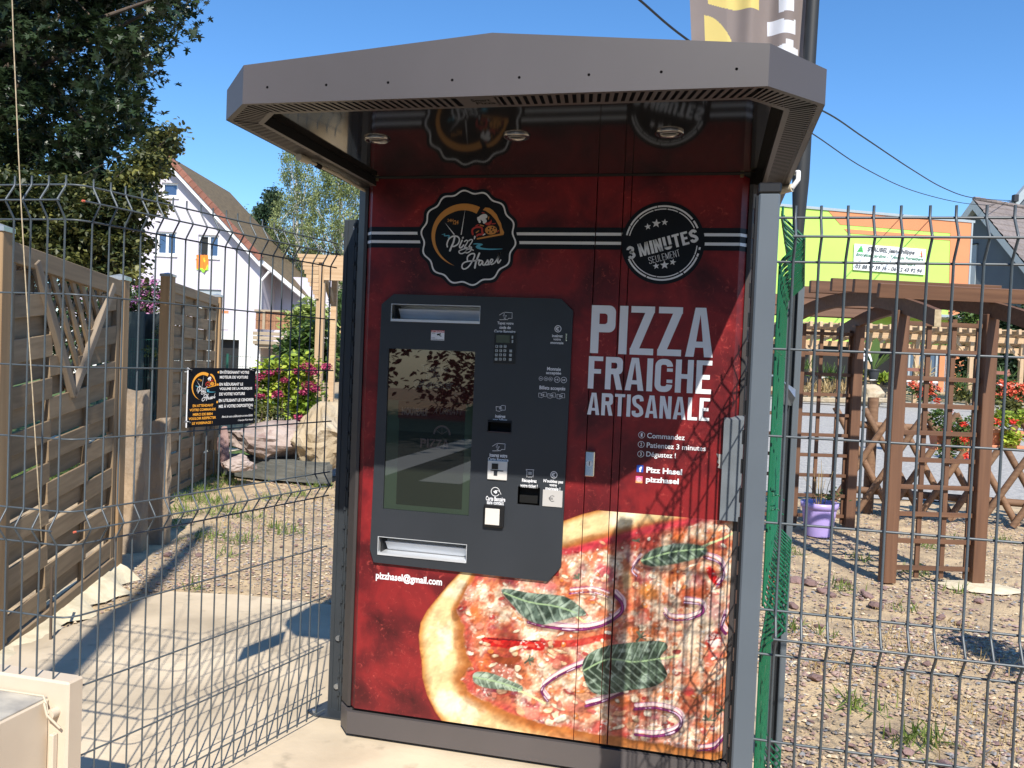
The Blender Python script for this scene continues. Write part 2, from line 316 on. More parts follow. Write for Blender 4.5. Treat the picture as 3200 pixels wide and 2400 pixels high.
M['fl_coral'] = mat('geranium_coral', (.75, .12, .06), (.88, .26, .15), rough=.6, rnd=True, sub=.2)
M['fl_yel'] = mat('yellow_leaf', (.60, .62, .04), (.85, .82, .10), rough=.6, rnd=True, sub=.2)
M['bark'] = mat('brown_bark', (.07, .05, .035), (.12, .09, .07), rough=.95, scale=(10, 10, 3), bump=.7, bdist=.02)
M['birch_bark'] = mat('birch_bark', (.62, .58, .52), (.70, .67, .62), rough=.8, scale=(4, 4, 14), third=(.06, .055, .05), tscale=9)
M['flag'] = mat('taupe_flag_cloth', (.30, .245, .225), (.27, .22, .20), rough=.85, scale=(4, 4, 4), sub=.35)
M['flag_y'] = flat('flag_pale_yellow', (.85, .66, .22), .85, sub=.35)
M['flag_w'] = flat('flag_white', (.85, .85, .88), .85, sub=.35)
M['flag_pole'] = flat('black_pole_sleeve', (.018, .02, .022), .6)
M['cable'] = flat('dark_cable', (.012, .014, .02), .6)
M['cable_w'] = flat('off_white_cable', (.55, .48, .36), .5)
M['rope'] = mat('jute_string', (.50, .40, .26), (.36, .28, .18), rough=.9, scale=(20, 20, 90))
M['strap'] = flat('pink_strap', (.50, .36, .33), .8)
M['tarp'] = mat('dark_shade_netting', (.030, .040, .042), (.05, .062, .062), rough=.7, scale=(14, 14, 3), bump=.3)
M['tape'] = flat('grey_tape', (.40, .38, .36), .6)
# ------------------------------------------------------------------ flat print builder (x,z plane facing -y, thin layers)
def catmull(P, n=8, closed=False):
    P = [np.array(p, float) for p in P]; out = []; m = len(P)
    for i in range(m if closed else m - 1):
        p0 = P[(i - 1) % m] if closed or i > 0 else P[0]; p1 = P[i]; p2 = P[(i + 1) % m]; p3 = P[(i + 2) % m] if closed or i < m - 2 else P[-1]
        for k in range(n):
            t = k / n; out.append(tuple(.5 * ((2 * p1) + (-p0 + p2) * t + (2 * p0 - 5 * p1 + 4 * p2 - p3) * t * t + (-p0 + 3 * p1 - 3 * p2 + p3) * t ** 3)))
    if not closed: out.append(tuple(P[-1]))
    return out
_txt = {}
def text_geo(body, bold=0.0):
    key = (body, bold)
    if key in _txt: return _txt[key]
    cu = bpy.data.curves.new('t', 'FONT'); cu.body = body; cu.size = 1; cu.offset = bold; cu.resolution_u = 3; cu.align_x = 'LEFT'
    o = bpy.data.objects.new('t', cu); me = bpy.data.meshes.new_from_object(o)
    v = [(a.co.x, a.co.y) for a in me.vertices]; f = [tuple(p.vertices) for p in me.polygons]
    bpy.data.objects.remove(o); bpy.data.curves.remove(cu); bpy.data.meshes.remove(me); _txt[key] = (v, f); return v, f
class Print:
    STEP = 0.00035
    def __init__(s, y=0.0): s.mb = MB(); s.y = y
    def raw(s, P, fs, m, lay): s.mb.add([(p[0], s.y - lay * s.STEP, p[1]) for p in P], fs, m); return s
    def poly(s, P, m, lay=1):
        if sum(P[i - 1][0] * P[i][1] - P[i][0] * P[i - 1][1] for i in range(len(P))) < 0: P = P[::-1]
        return s.raw(P, [tuple(t) for t in tessellate_polygon([[Vector((p[0], p[1], 0)) for p in P]])], m, lay)
    def rect(s, x0, x1, z0, z1, m, lay=1): return s.raw([(x0, z0), (x1, z0), (x1, z1), (x0, z1)], [(0, 1, 2, 3)], m, lay)
    def disc(s, c, r, m, lay=1, n=40, rx=None):
        rx = rx or r; return s.raw([(c[0] + rx * math.cos(2 * math.pi * k / n), c[1] + r * math.sin(2 * math.pi * k / n)) for k in range(n)], [tuple(range(n))], m, lay)
    def arc(s, c, r0, r1, a0, a1, m, lay=1, n=36, taper=None):
        P = []; fs = []
        for k in range(n + 1):
            t = k / n; a = math.radians(a0 + (a1 - a0) * t); w0, w1 = r0, r1
            if taper: w0, w1 = taper(t)
            P += [(c[0] + w0 * math.cos(a), c[1] + w0 * math.sin(a)), (c[0] + w1 * math.cos(a), c[1] + w1 * math.sin(a))]
            if k: fs.append((2 * k - 2, 2 * k - 1, 2 * k + 1, 2 * k))
        return s.raw(P, fs, m, lay)
    def stroke(s, P, w, m, lay=1, smooth=True, cap=True, n=7):
        if smooth and len(P) > 2: P = catmull(P, n)
        V = []; fs = []; L = len(P)
        for i in range(L):
            a = np.array(P[max(i - 1, 0)]); b = np.array(P[min(i + 1, L - 1)]); d = b - a; d = d / (np.hypot(*d) + 1e-9); nn = np.array([-d[1], d[0]])
            ww = (w(i / (L - 1)) if callable(w) else w) / 2
            V += [tuple(np.array(P[i]) + nn * ww), tuple(np.array(P[i]) - nn * ww)]
            if i: fs.append((2 * i - 2, 2 * i - 1, 2 * i + 1, 2 * i))
        s.raw(V, fs, m, lay)
        if cap:
            for q, t in ((P[0], 0), (P[-1], 1)): s.disc(q, (w(t) if callable(w) else w) / 2, m, lay + .15, n=10)
        return s
    def text(s, body, x0, x1, z0, z1, m, lay=1, bold=0.0, slant=0.0, rot=0.0, keep=False):
        v, f = text_geo(body, bold); xs = [a[0] for a in v]; ys = [a[1] for a in v]; ax, bx, ay, by = min(xs), max(xs), min(ys), max(ys)
        sx = (x1 - x0) / (bx - ax); sz = (z1 - z0) / (by - ay); cx, cz = (x0 + x1) / 2, (z0 + z1) / 2
        if keep: sx = sz if (bx - ax) * sz < (x1 - x0) else sx; x0 = cx - (bx - ax) * sx / 2
        P = []
        for a in v:
            X = x0 + (a[0] - ax) * sx; Z = z0 + (a[1] - ay) * sz; X += slant * (Z - z0)
            if rot: dx, dz = X - cx, Z - cz; X = cx + dx * math.cos(rot) - dz * math.sin(rot); Z = cz + dx * math.sin(rot) + dz * math.cos(rot)
            P.append((X, Z))
        return s.raw(P, f, m, lay)
    def star(s, c, r, m, lay=1, rot=0.0):
        return s.poly([(c[0] + (r if k % 2 == 0 else r * .42) * math.cos(math.pi / 2 + rot + k * math.pi / 5), c[1] + (r if k % 2 == 0 else r * .42) * math.sin(math.pi / 2 + rot + k * math.pi / 5)) for k in range(10)], m, lay)
    def build(s, name, parent=None, loc=None, rot=None): return s.mb.build(name, parent, loc, rot)
# condensed bold capitals drawn as strokes / polygons in a unit cell (width w, height 1)
def cap_letter(pr, ch, x, z, wd, h, m, lay, tw):
    """tw: stem thickness"""
    T = lambda a, b: (x + a, z + b)
    R = lambda a0, a1, b0, b1: pr.rect(x + a0, x + a1, z + b0, z + b1, m, lay)
    def bowl(x0, x1, z0, z1, side, gap=None):
        # rounded rectangular ring open on the left ('D') or closed ('O')
        r = min((x1 - x0), (z1 - z0)) * .42; t = tw; out = []; inn = []
        def corner(cx, cz, a0, a1, rr): return [(cx + rr * math.cos(math.radians(a0 + (a1 - a0) * k / 6)), cz + rr * math.sin(math.radians(a0 + (a1 - a0) * k / 6))) for k in range(7)]
        ri = max(r - t, t * .35)
        if side == 'D':
            out = [(x0, z0)] + corner(x1 - r, z0 + r, -90, 0, r) + corner(x1 - r, z1 - r, 0, 90, r) + [(x0, z1)]
            inn = [(x0, z0 + t)] + corner(x1 - t - ri, z0 + t + ri, -90, 0, ri) + corner(x1 - t - ri, z1 - t - ri, 0, 90, ri) + [(x0, z1 - t)]
        else:
            out = corner(x1 - r, z0 + r, -90, 0, r) + corner(x1 - r, z1 - r, 0, 90, r) + corner(x0 + r, z1 - r, 90, 180, r) + corner(x0 + r, z0 + r, 180, 270, r)
            inn = corner(x1 - t - ri, z0 + t + ri, -90, 0, ri) + corner(x1 - t - ri, z1 - t - ri, 0, 90, ri) + corner(x0 + t + ri, z1 - t - ri, 90, 180, ri) + corner(x0 + t + ri, z0 + t + ri, 180, 270, ri)
        n = len(out); P = [T(*q) for q in out] + [T(*q) for q in inn]; fs = []
        for i in range(n if side == 'O' else n - 1):
            j = (i + 1) % n
            if gap and side == 'O':
                mx = (out[i][0] + out[j][0]) / 2; mz = (out[i][1] + out[j][1]) / 2
                if gap(mx, mz): continue
            fs.append((i, j, n + j, n + i))
        pr.raw(P, fs, m, lay)
    w_ = wd
    if ch == 'P': R(0, tw, 0, h); bowl(tw, w_, h * .44, h, 'D')
    elif ch == 'R': R(0, tw, 0, h); bowl(tw, w_, h * .47, h, 'D'); pr.poly([T(w_ * .45, h * .5), T(w_ * .78, h * .5), T(w_ * 1.02, 0), T(w_ * 1.02 - tw * 1.05, 0)], m, lay + .1)
    elif ch == 'I': R(0, tw, 0, h)
    elif ch == 'Z': R(0, w_, 0, tw * .78); R(0, w_, h - tw * .78, h); pr.poly([T(0, tw * .6), T(tw * 1.08, tw * .6), T(w_, h - tw * .6), T(w_ - tw * 1.08, h - tw * .6)], m, lay + .1)
    elif ch == 'A':
        pr.poly([T(0, 0), T(tw, 0), T(w_ / 2, h * .86), T(w_ - tw, 0), T(w_, 0), T(w_ / 2 + tw * .62, h), T(w_ / 2 - tw * .62, h)], m, lay); pr.rect(x + w_ * .25, x + w_ * .75, z + h * .19, z + h * .19 + tw * .72, m, lay + .1)
    elif ch == 'F': R(0, tw, 0, h); R(tw, w_, h - tw * .8, h); R(tw, w_ * .88, h * .47, h * .47 + tw * .8)
    elif ch == 'E': R(0, tw, 0, h); R(tw, w_, h - tw * .8, h); R(tw, w_ * .88, h * .5 - tw * .4, h * .5 + tw * .4); R(tw, w_, 0, tw * .8)
    elif ch == 'L': R(0, tw, 0, h); R(tw, w_, 0, tw * .8)
    elif ch == 'H': R(0, tw, 0, h); R(w_ - tw, w_, 0, h); R(tw, w_ - tw, h * .5 - tw * .42, h * .5 + tw * .38)
    elif ch == 'T': R(w_ / 2 - tw / 2, w_ / 2 + tw / 2, 0, h - tw * .8); R(0, w_, h - tw * .8, h)
    elif ch == 'N': R(0, tw * .9, 0, h); R(w_ - tw * .9, w_, 0, h); pr.poly([T(tw * .3, h), T(tw * 1.2, h), T(w_ - tw * .3, 0), T(w_ - tw * 1.2, 0)], m, lay + .1)
    elif ch == 'M': R(0, tw * .85, 0, h); R(w_ - tw * .85, w_, 0, h); pr.poly([T(tw * .2, h), T(tw * 1.1, h), T(w_ / 2, h * .3), T(w_ - tw * 1.1, h), T(w_ - tw * .2, h), T(w_ / 2 + tw * .4, 0), T(w_ / 2 - tw * .4, 0)], m, lay + .1)
    elif ch == 'C': bowl(0, w_, 0, h, 'O', gap=lambda a, b: a > w_ * .6 and h * .36 < b < h * .64); R(w_ - tw, w_, h * .62, h * .72); R(w_ - tw, w_, h * .28, h * .38)
    elif ch == 'U':
        bowl(0, w_, 0, h * .6, 'O', gap=lambda a, b: b > h * .33); R(0, tw, h * .2, h); R(w_ - tw, w_, h * .2, h)
    elif ch in 'S3':
        hh = h * .5; P = [(w_ - tw / 2, h * .72), (w_ * .93 - tw / 2, h - tw * .75), (w_ / 2, h - tw / 2), (tw * .62, h - tw * .9), (tw / 2, h * .74), (tw * .8, h * .58), (w_ / 2, h * .5), (w_ - tw * .8, h * .40), (w_ - tw / 2, h * .26), (w_ - tw * .62, tw * .9), (w_ / 2, tw / 2), (tw * .62, tw * .75), (tw / 2, h * .28)]
        if ch == '3': P = [(tw / 2, h * .74), (tw * .7, h - tw * .8), (w_ / 2, h - tw / 2), (w_ - tw * .7, h - tw * .9), (w_ - tw / 2, h * .73), (w_ - tw * .9, h * .56), (w_ * .45, h * .52), (w_ - tw * .9, h * .46), (w_ - tw / 2, h * .28), (w_ - tw * .65, tw * .9), (w_ / 2, tw / 2), (tw * .7, tw * .8), (tw / 2, h * .26)]
        pr.stroke([T(*q) for q in P], tw, m, lay, cap=False)
LW = {'I': .30, 'M': 1.30, 'A': 1.08, 'Z': .95, 'L': .82, 'F': .84, 'E': .86, 'T': .90, ' ': .55}
def cap_word(pr, word, x0, x1, z0, z1, m, lay=1, tw=None, gap=.16, xf=None):
    """draw a word; tw in fraction of letter width"""
    tot = sum(LW.get(c, 1.0) for c in word) + gap * (len(word) - 1); u = (x1 - x0) / tot; t = (tw or .31) * u; x = x0
    sub = Print(pr.y)
    for c in word:
        cw = LW.get(c, 1.0) * u
        if c == 'I': cw = t
        if c != ' ': cap_letter(sub, c, x, z0, cw, z1 - z0, m, lay, t)
        x += (LW.get(c, 1.0) + gap) * u
    k = 1.0
    if xf: sub.mb.v = [(*xf(v[0], v[2]), 0) for v in sub.mb.v]; sub.mb.v = [(a, pr.y - lay * Print.STEP, b) for a, b, _ in sub.mb.v]
    pr.mb.add(sub.mb.v, sub.mb.f, m)
# ------------------------------------------------------------------ the brand badge artwork, drawn in a unit space then placed
def badge_art(pr, T, k, lay=1, ring=True):
    """T(px,py): artwork pixel (1613x1659 sheet) -> plane point; k: metres per artwork pixel"""
    W, O, B, R_ = M['ink_white'], M['ink_orange'] if ring else M['ink_amber'], M['ink_blue'], M['ink_redp']
    if ring:
        c0 = (757, 845)
        def wave(r, amp, n=96):
            return [T(c0[0] + (r + amp * math.cos(14 * (a := 2 * math.pi * i / n) + 1.35)) * math.cos(a), c0[1] - (r + amp * math.cos(14 * a + 1.35)) * math.sin(a)) for i in range(n * 2 // 2)]
        n = 168
        pts = lambda r, amp: [T(c0[0] + (r + amp * math.cos(14 * (2 * math.pi * i / n) + math.pi)) * math.cos(2 * math.pi * i / n + .10), c0[1] - (r + amp * math.cos(14 * (2 * math.pi * i / n) + math.pi)) * math.sin(2 * math.pi * i / n + .10)) for i in range(n)]
        pr.poly(pts(718, 22), M['ink_black'], lay)
        a, b = pts(673, 22), pts(649, 22); pr.raw(a + b, [(i, (i + 1) % n, n + (i + 1) % n, n + i) for i in range(n)], W, lay + 1)
    C = (700, 815)   # orange crescent
    def tap(t):
        wd = [(0, 108), (.12, 100), (.3, 92), (.5, 62), (.75, 40), (.92, 18), (1, 1)]; wv = np.interp(t, [q[0] for q in wd], [q[1] for q in wd]); ro = 478 - 6 * t
        return (ro - wv), ro
    n = 48; V = []; fs = []
    for i in range(n + 1):
        t = i / n; a = math.radians(62 + (252 - 62) * t); r0, r1 = tap(t)
        # slightly egg-shaped crescent
        ex = 1.0; V += [T(C[0] + r0 * math.cos(a) * ex, C[1] - 0 - r0 * math.sin(a) * (.97 if math.sin(a) > 0 else .96)), T(C[0] + r1 * math.cos(a) * ex, C[1] - r1 * math.sin(a) * (.97 if math.sin(a) > 0 else .96))]
        if i: fs.append((2 * i - 2, 2 * i - 1, 2 * i + 1, 2 * i))
    pr.raw(V, fs, O, lay + 1)
    # pizza slice
    pr.poly([T(*q) for q in [(965, 445), (1000, 408), (1060, 415), (1110, 450), (1165, 510), (1195, 580), (1225, 630), (1240, 700), (1272, 770), (1262, 800), (1215, 800), (1205, 690), (1150, 590), (1080, 510), (1010, 460)]], O, lay + 1)
    pr.poly([T(*q) for q in [(880, 872), (878, 850), (1215, 785), (1268, 780), (1262, 803)]], O, lay + 1.3)
    pr.stroke([T(*q) for q in [(905, 580), (940, 540), (985, 525), (1010, 540), (960, 575), (1000, 600), (985, 620)]], 42 * k, W, lay + 1); pr.stroke([T(900, 560), T(920, 615)], 34 * k, W, lay + 1.2, smooth=False); pr.stroke([T(905, 575), T(1000, 525)], 44 * k, W, lay + 1.1, smooth=False)
    pr.stroke([T(*q) for q in [(1005, 640), (1050, 645), (1080, 615), (1085, 590)]], lambda t: (10 + 30 * math.sin(math.pi * min(1, t + .15))) * k, R_, lay + 1)
    pr.stroke([T(*q) for q in [(820, 795), (812, 735), (850, 700), (905, 690), (950, 705), (955, 760), (965, 790), (900, 800), (880, 815)]], 26 * k, R_, lay + 1)
    pr.disc(T(1083, 735), 62 * k, O, lay + 1, rx=86 * k, n=24)
    for q in ((1050, 712), (1102, 697), (1140, 710), (1092, 730), (1112, 760), (1047, 764)): pr.disc(T(*q), 12 * k, M['ink_black'], lay + 2, n=10)
    for a, b, cc in (((925, 660), (975, 675), O), ((1050, 545), (1045, 575), O), ((865, 672), (900, 655), R_), ((1095, 645), (1145, 640), R_), ((955, 485), (985, 490), R_), ((1175, 760), (1190, 740), R_), ((870, 770), (905, 745), O), ((970, 805), (995, 790), W)):
        pr.stroke([T(*a), T(*b)], 14 * k, cc, lay + 1.4, smooth=False)
    # clock hands and 24H/24
    pr.poly([T(645, 800), T(660, 802), T(714, 420)], W, lay + 2); pr.poly([T(548, 805), T(562, 795), T(415, 622)], W, lay + 2)
    pr.text('24H', *sorted((T(478, 0)[0], T(562, 0)[0])), *sorted((T(0, 615)[1], T(0, 572)[1])), O, lay + 1, bold=.02); pr.text('/24', *sorted((T(560, 0)[0], T(638, 0)[0])), *sorted((T(0, 652)[1], T(0, 592)[1])), O, lay + 1, bold=.02)
    # blue dashes
    pr.stroke([T(*q) for q in [(375, 800), (420, 790), (410, 815), (480, 815), (470, 845)]], lambda t: (5 + 14 * t) * k, B, lay + 1)
    pr.poly([T(*q) for q in catmull([(822, 938), (850, 924), (930, 926), (965, 942), (925, 968), (945, 985), (1050, 1000), (1255, 1004), (1100, 1018), (930, 1012), (870, 990), (865, 965), (900, 942)], 4)], B, lay + 1)
    # script lettering
    S = lambda P, w=24, l=2.4: pr.stroke([T(*q) for q in P], (w if not callable(w) else 1) * k if not callable(w) else (lambda t: w(t) * k), W, lay + l)
    S([(560, 830), (545, 900), (520, 960), (492, 1030)], 26)                                                  # P stem
    S([(455, 975), (450, 930), (480, 860), (540, 822), (600, 828), (628, 870), (610, 930), (560, 965), (525, 968)], 20)
    S([(668, 880), (645, 930), (630, 975), (650, 990), (690, 950)], 21); S([(676, 848), (680, 842)], 24)       # i
    S([(700, 900), (730, 880), (745, 905), (700, 985), (735, 985), (720, 1040), (670, 1072), (630, 1065), (625, 1035), (680, 1010), (745, 990)], 16)
    S([(760, 890), (795, 870), (815, 890), (765, 975), (800, 980), (790, 1030), (740, 1062), (715, 1050), (740, 1015), (790, 1005), (828, 1025)], 16)
    S([(850, 830), (842, 862)], lambda t: 26 - 14 * t)                                                        # apostrophe
    S([(742, 1165), (745, 1120), (790, 1080), (840, 1075), (845, 1110), (815, 1180), (760, 1260), (700, 1295), (665, 1270), (680, 1215), (745, 1185), (850, 1175), (915, 1165)], 20)   # H left + bar
    S([(915, 1068), (895, 1120), (865, 1200), (850, 1278)], 26)                                               # H right
    S([(960, 1180), (925, 1172), (905, 1215), (925, 1240), (965, 1190), (962, 1230), (985, 1240)], 19)         # a
    S([(985, 1240), (1020, 1190), (1035, 1165), (1045, 1205), (1030, 1232), (1000, 1232)], 19)                 # s
    S([(1050, 1232), (1090, 1200), (1110, 1165), (1085, 1155), (1068, 1195), (1090, 1228), (1135, 1205)], 18)  # e
    S([(1135, 1205), (1180, 1140), (1215, 1050), (1195, 1110), (1178, 1180), (1190, 1208), (1222, 1165)], 20)  # l
# ------------------------------------------------------------------ ground
CON_Z = 0.018
def terrain():
    xs = np.concatenate([np.arange(-60, -12, 4), np.arange(-12, 12, .5), np.arange(12, 70, 4)]); ys = np.concatenate([np.arange(-30, 0, 3), np.arange(0, 14, .5), np.arange(14, 45, 2), np.arange(45, 140, 10)])
    V = np.array([(x, y, ground_z(x, y) - (0.012 if y > 0 else 0)) for y in ys for x in xs]); nx = len(xs)
    F = np.array([(j * nx + i, j * nx + i + 1, (j + 1) * nx + i + 1, (j + 1) * nx + i) for j in range(len(ys) - 1) for i in range(nx - 1)])
    o = link('ground', big_mesh('ground', V, F, M['soil'], smooth=True)); tag(o, kind='structure')
terrain()
def sheet(name, poly, z, m, thick=0.0, follow=False):
    mb = MB()
    if thick: mb.prism(poly, z - thick, z, m)
    else:
        tri = tessellate_polygon([[Vector((p[0], p[1], 0)) for p in poly]]); mb.add([(p[0], p[1], (ground_z(*p) if follow else 0) + z) for p in poly], [tuple(t) for t in tri], m)
    return tag(mb.build(name), kind='structure')
# concrete slab that carries the kiosk, its left and back edge as in the photo
slab = [(-3.05, 2.3), (-3.12, 3.0), (-3.08, 3.75), (-3.02, 4.28), (-2.6, 4.36), (-2.08, 4.36), (-1.2, 4.34), (.30, 4.30), (.30, 1.0), (-3.0, 1.0)]
slab2 = []
for i, (x, y) in enumerate(slab):
    x2, y2 = slab[(i + 1) % len(slab)]; n = max(1, int(math.hypot(x2 - x, y2 - y) / .12))
    for k in range(n): j = .012 if (y > 3.2 or x < -2.9) else 0; slab2.append((x + (x2 - x) * k / n + random.uniform(-j, j), y + (y2 - y) * k / n + random.uniform(-j, j)))
sheet('concrete_pavement', slab2, CON_Z, M['concrete'], thick=.05)
sheet('pavement', [(-8, .98), (8, .98), (8, -1.5), (-8, -1.5)], .006, M['road'])
sheet('road', [(-60, -1.5), (60, -1.5), (60, -9.5), (-60, -9.5)], -.03 + .04, M['road'])
# parking yard behind the log fence: follows the slope
def yard():
    V = []; F = []; us = np.linspace(-2.5, 30, 34); ds = np.concatenate([np.arange(9.8, 12, .4), np.arange(12, 32, 1.0)])
    for d in ds:
        for u in us:
            x = _fh[0] * d + _fh[1] * (u); y = _fh[1] * d - _fh[0] * (u); V.append((x, y, ground_z(x, y) + .004))
    n = len(us); F = [(j * n + i, j * n + i + 1, (j + 1) * n + i + 1, (j + 1) * n + i) for j in range(len(ds) - 1) for i in range(n - 1)]
    tag(link('parking_yard', big_mesh('parking_yard', np.array(V), np.array(F), M['asphalt'], smooth=True)), kind='structure')
yard()
sheet('lawn', [(-9.5, 6.5), (-5.9, 7.4), (-5.6, 9.0), (-7.5, 20), (-30, 30), (-30, 8)], .006, M['grass_soil'])
sheet('driveway', [(-10.5, 9.6), (-6.5, 9.6), (-6.5, 10.9), (-10.5, 10.9)], .012, M['mortar'])
# zebra crossing of the road behind the viewer (seen mirrored in the screen)
zb = MB()
for k in range(8): zb.box(-4.2 + k * 1.0, -3.7 + k * 1.0, -8.6, -3.4, .012, .016, M['paint_white'])
tag(zb.build('zebra_crossing'), kind='structure')
# ================================================================== THE KIOSK
YK = 2.87
K0 = (-0.57, 3.3, 0.0); KL = (-K0[0], -K0[1], -K0[2])
kiosk = empty('pizza_vending_kiosk', K0, 0, 'tall red and brown pizza vending kiosk with deep canopy and black console', 'vending machine')
def kb(mb, name, parent=None):
    return mb.build(name, kiosk, KL) if parent is None else mb.build(name, parent)
# carcass
mb = MB(); mb.box(-1.24, .10, 2.965, 3.78, .10, 2.12, M['black'])
for x0, x1 in ((-1.305, -1.296), (.156, .165)): mb.box(x0, x1, 3.0, 3.8, .10, 2.07, M['brown'])
mb.box(-1.305, .165, 3.79, 3.80, .10, 2.07, M['brown']); body = kb(mb, 'body')
for sx in (0, 1):
    f = (lambda x: x) if sx == 0 else (lambda x: -1.14 - x)
    pl = [(f(-1.250), 2.889), (f(-1.262), 2.889), (f(-1.305), 2.934), (f(-1.305), 2.998), (f(-1.25), 2.998)]
    kb(MB().prism(pl, .128, 2.07, M['trim_shaded']), 'corner_trim')
    kb(MB().box(f(-1.2965) - .0015, f(-1.2965) + .0015, 2.93, 2.96, .13, 2.0, M['black']), 'trim_joint')
sk = [(-1.252, 2.866), (.112, 2.866), (.165, 2.930), (.165, 3.802), (-1.305, 3.802), (-1.305, 2.930)]
kb(MB().prism(sk, .034, .117, M['brown']), 'base_skirt')
kb(MB().prism([(-1.20, 2.93), (.07, 2.93), (.12, 2.98), (.12, 3.75), (-1.26, 3.75), (-1.26, 2.98)], 0.005, .034, M['black']), 'plinth')
kb(MB().box(-1.238, .098, 2.882, 2.96, .117, .130, M['void']), 'shadow_gap'); kb(MB().box(-1.25, .11, 2.835, 2.965, 2.0965, 2.106, M['void']), 'header_rail')
# door panels (with openings for the two delivery slots behind the console)
SL_T = (-1.132, -.795, 1.577, 1.641); SL_B = (-1.151, -.810, .719, .786); TKh = (-.667, -.588, .985, 1.075); BNh = (-.795, -.705, 1.19, 1.25)
YC = YK - .012
q1 = lambda x, y: (lambda q: (q[0], q[2]))(onY(1150 + x * .31646, 880 + y * .31646, YC)); q2 = lambda x, y: q1(x, y + 1580)
def R4(q, x0, y0, x1, y1): a = q(x0, y1); b = q(x1, y0); return (a[0], b[0], a[1], b[1])
TKR = R4(q2, 1477, 458, 1698, 612); BNR = R4(q1, 1186, 1380, 1414, 1478)
hole = lambda r: [(r[0], r[2]), (r[1], r[2]), (r[1], r[3]), (r[0], r[3])]
seams = (-.397, -.306, -.279); SG = .0016
def panel(x0, x1, holes=()):
    mb = MB(); mb.plate([(x0, .131), (x1, .131), (x1, 2.0965), (x0, 2.0965)], [hole(h) for h in holes], YK, YK + .018, M['red']); return mb
p = panel(-1.225, seams[0] - SG, (SL_T, SL_B, TKR, BNR)); p.add([(-1.225, YK, .131), (-1.225, YK, 2.0965), (-1.249, YK + .024, 2.09), (-1.249, YK + .024, .131)], [(0, 1, 2, 3)], M['red'])
door_l = kb(p, 'door_panel'); kb(panel(seams[0] + SG, seams[1] - SG), 'door_panel'); kb(panel(seams[1] + SG, seams[2] - SG), 'door_panel')
p = panel(seams[2] + SG, .085); p.add([(.085, YK, .131), (.085, YK, 2.0965), (.109, YK + .024, 2.09), (.109, YK + .024, .131)], [(0, 3, 2, 1)], M['red']); door_r = kb(p, 'door_panel')
# stripe band
pr = Print(YK)
for a, b in ((-1.2245, seams[0] - SG), (seams[0] + SG, seams[1] - SG), (seams[1] + SG, seams[2] - SG), (seams[2] + SG, .0848)):
    pr.rect(a, b, 1.846, 1.922, M['ink_black'], 1)
    for z in (1.868, 1.899): pr.rect(a, b, z - .0052, z + .0052, M['ink_white'], 2)
for xa, xb in ((-1.2248, -1.2488), (.0848, .1088)):
    for z0, z1, m, l in ((1.846, 1.922, M['ink_black'], .0004), (1.8628, 1.8732, M['ink_white'], .0008), (1.8938, 1.9042, M['ink_white'], .0008)):
        sgn = -1 if xa < 0 else 1
        pr.mb.add([(xa + sgn * l * .7, YK - l * .7, z0), (xb + sgn * l * .7, YK + .024 - l * .7, z0), (xb + sgn * l * .7, YK + .024 - l * .7, z1), (xa + sgn * l * .7, YK - l * .7, z1)], [(0, 1, 2, 3)], m)
kb(pr, 'stripe_print')
# brand badge
pr = Print(YK - .001); TB = lambda x, y: (lambda q: (q[0], q[2]))(onY(1300 + x * .21699, 560 + y * .21699, YK)); badge_art(pr, TB, .361 / 1400, 2)
kb(pr, 'brand_badge')
# 3 MINUTES badge
C3 = (-.1675, 1.870); pr = Print(YK - .001); pr.disc(C3, .1395, M['ink_black'], 2, n=72)
gaps = lambda r0, r1, segs, lay: [pr.arc(C3, r0, r1, a, b, M['ink_white'], lay, n=26) for a, b in segs]
gaps(.1215, .1275, [(24, 37), (40, 100), (101, 152), (153, 168), (206, 246), (247.5, 305), (307, 338), (339, 344), (350, 354)], 3)
gaps(.113, .1165, [(26, 64), (66, 84), (86, 106), (108, 135), (137, 168), (205, 262), (263, 300), (302, 340), (341, 356)], 3)
th = math.radians(15.5)
def xf3(x, z): dx, dz = x, z; return C3[0] + dx * math.cos(th) - dz * math.sin(th), C3[1] + dx * math.sin(th) + dz * math.cos(th)
s3 = Print(YK - .001); cap_word(s3, '3', -.123, -.097, -.0265, .0185, M['ink_white'], 3, tw=.36, xf=xf3); pr.mb.add(s3.mb.v, s3.mb.f, M['ink_white'])
s3 = Print(YK - .001); cap_word(s3, 'MINUTES', -.083, .118, -.0265, .0185, M['ink_white'], 3, tw=.36, gap=.18, xf=xf3); pr.mb.add(s3.mb.v, s3.mb.f, M['ink_white'])
s3 = Print(YK - .001); cap_word(s3, 'SEULEMENT', -.058, .047, -.058, -.035, M['ink_white'], 3, tw=.17, gap=.28, xf=xf3); pr.mb.add(s3.mb.v, s3.mb.f, M['ink_white'])
for dx, dz, r in ((-.052, .055, .0115), (-.024, .066, .0155), (.004, .070, .0115), (-.018, -.078, .0115), (.010, -.074, .0155), (.037, -.064, .0115)): pr.star((C3[0] + dx, C3[1] + dz), r, M['ink_white'], 3, rot=random.uniform(-.2, .2))
kb(pr, 'minutes_badge')
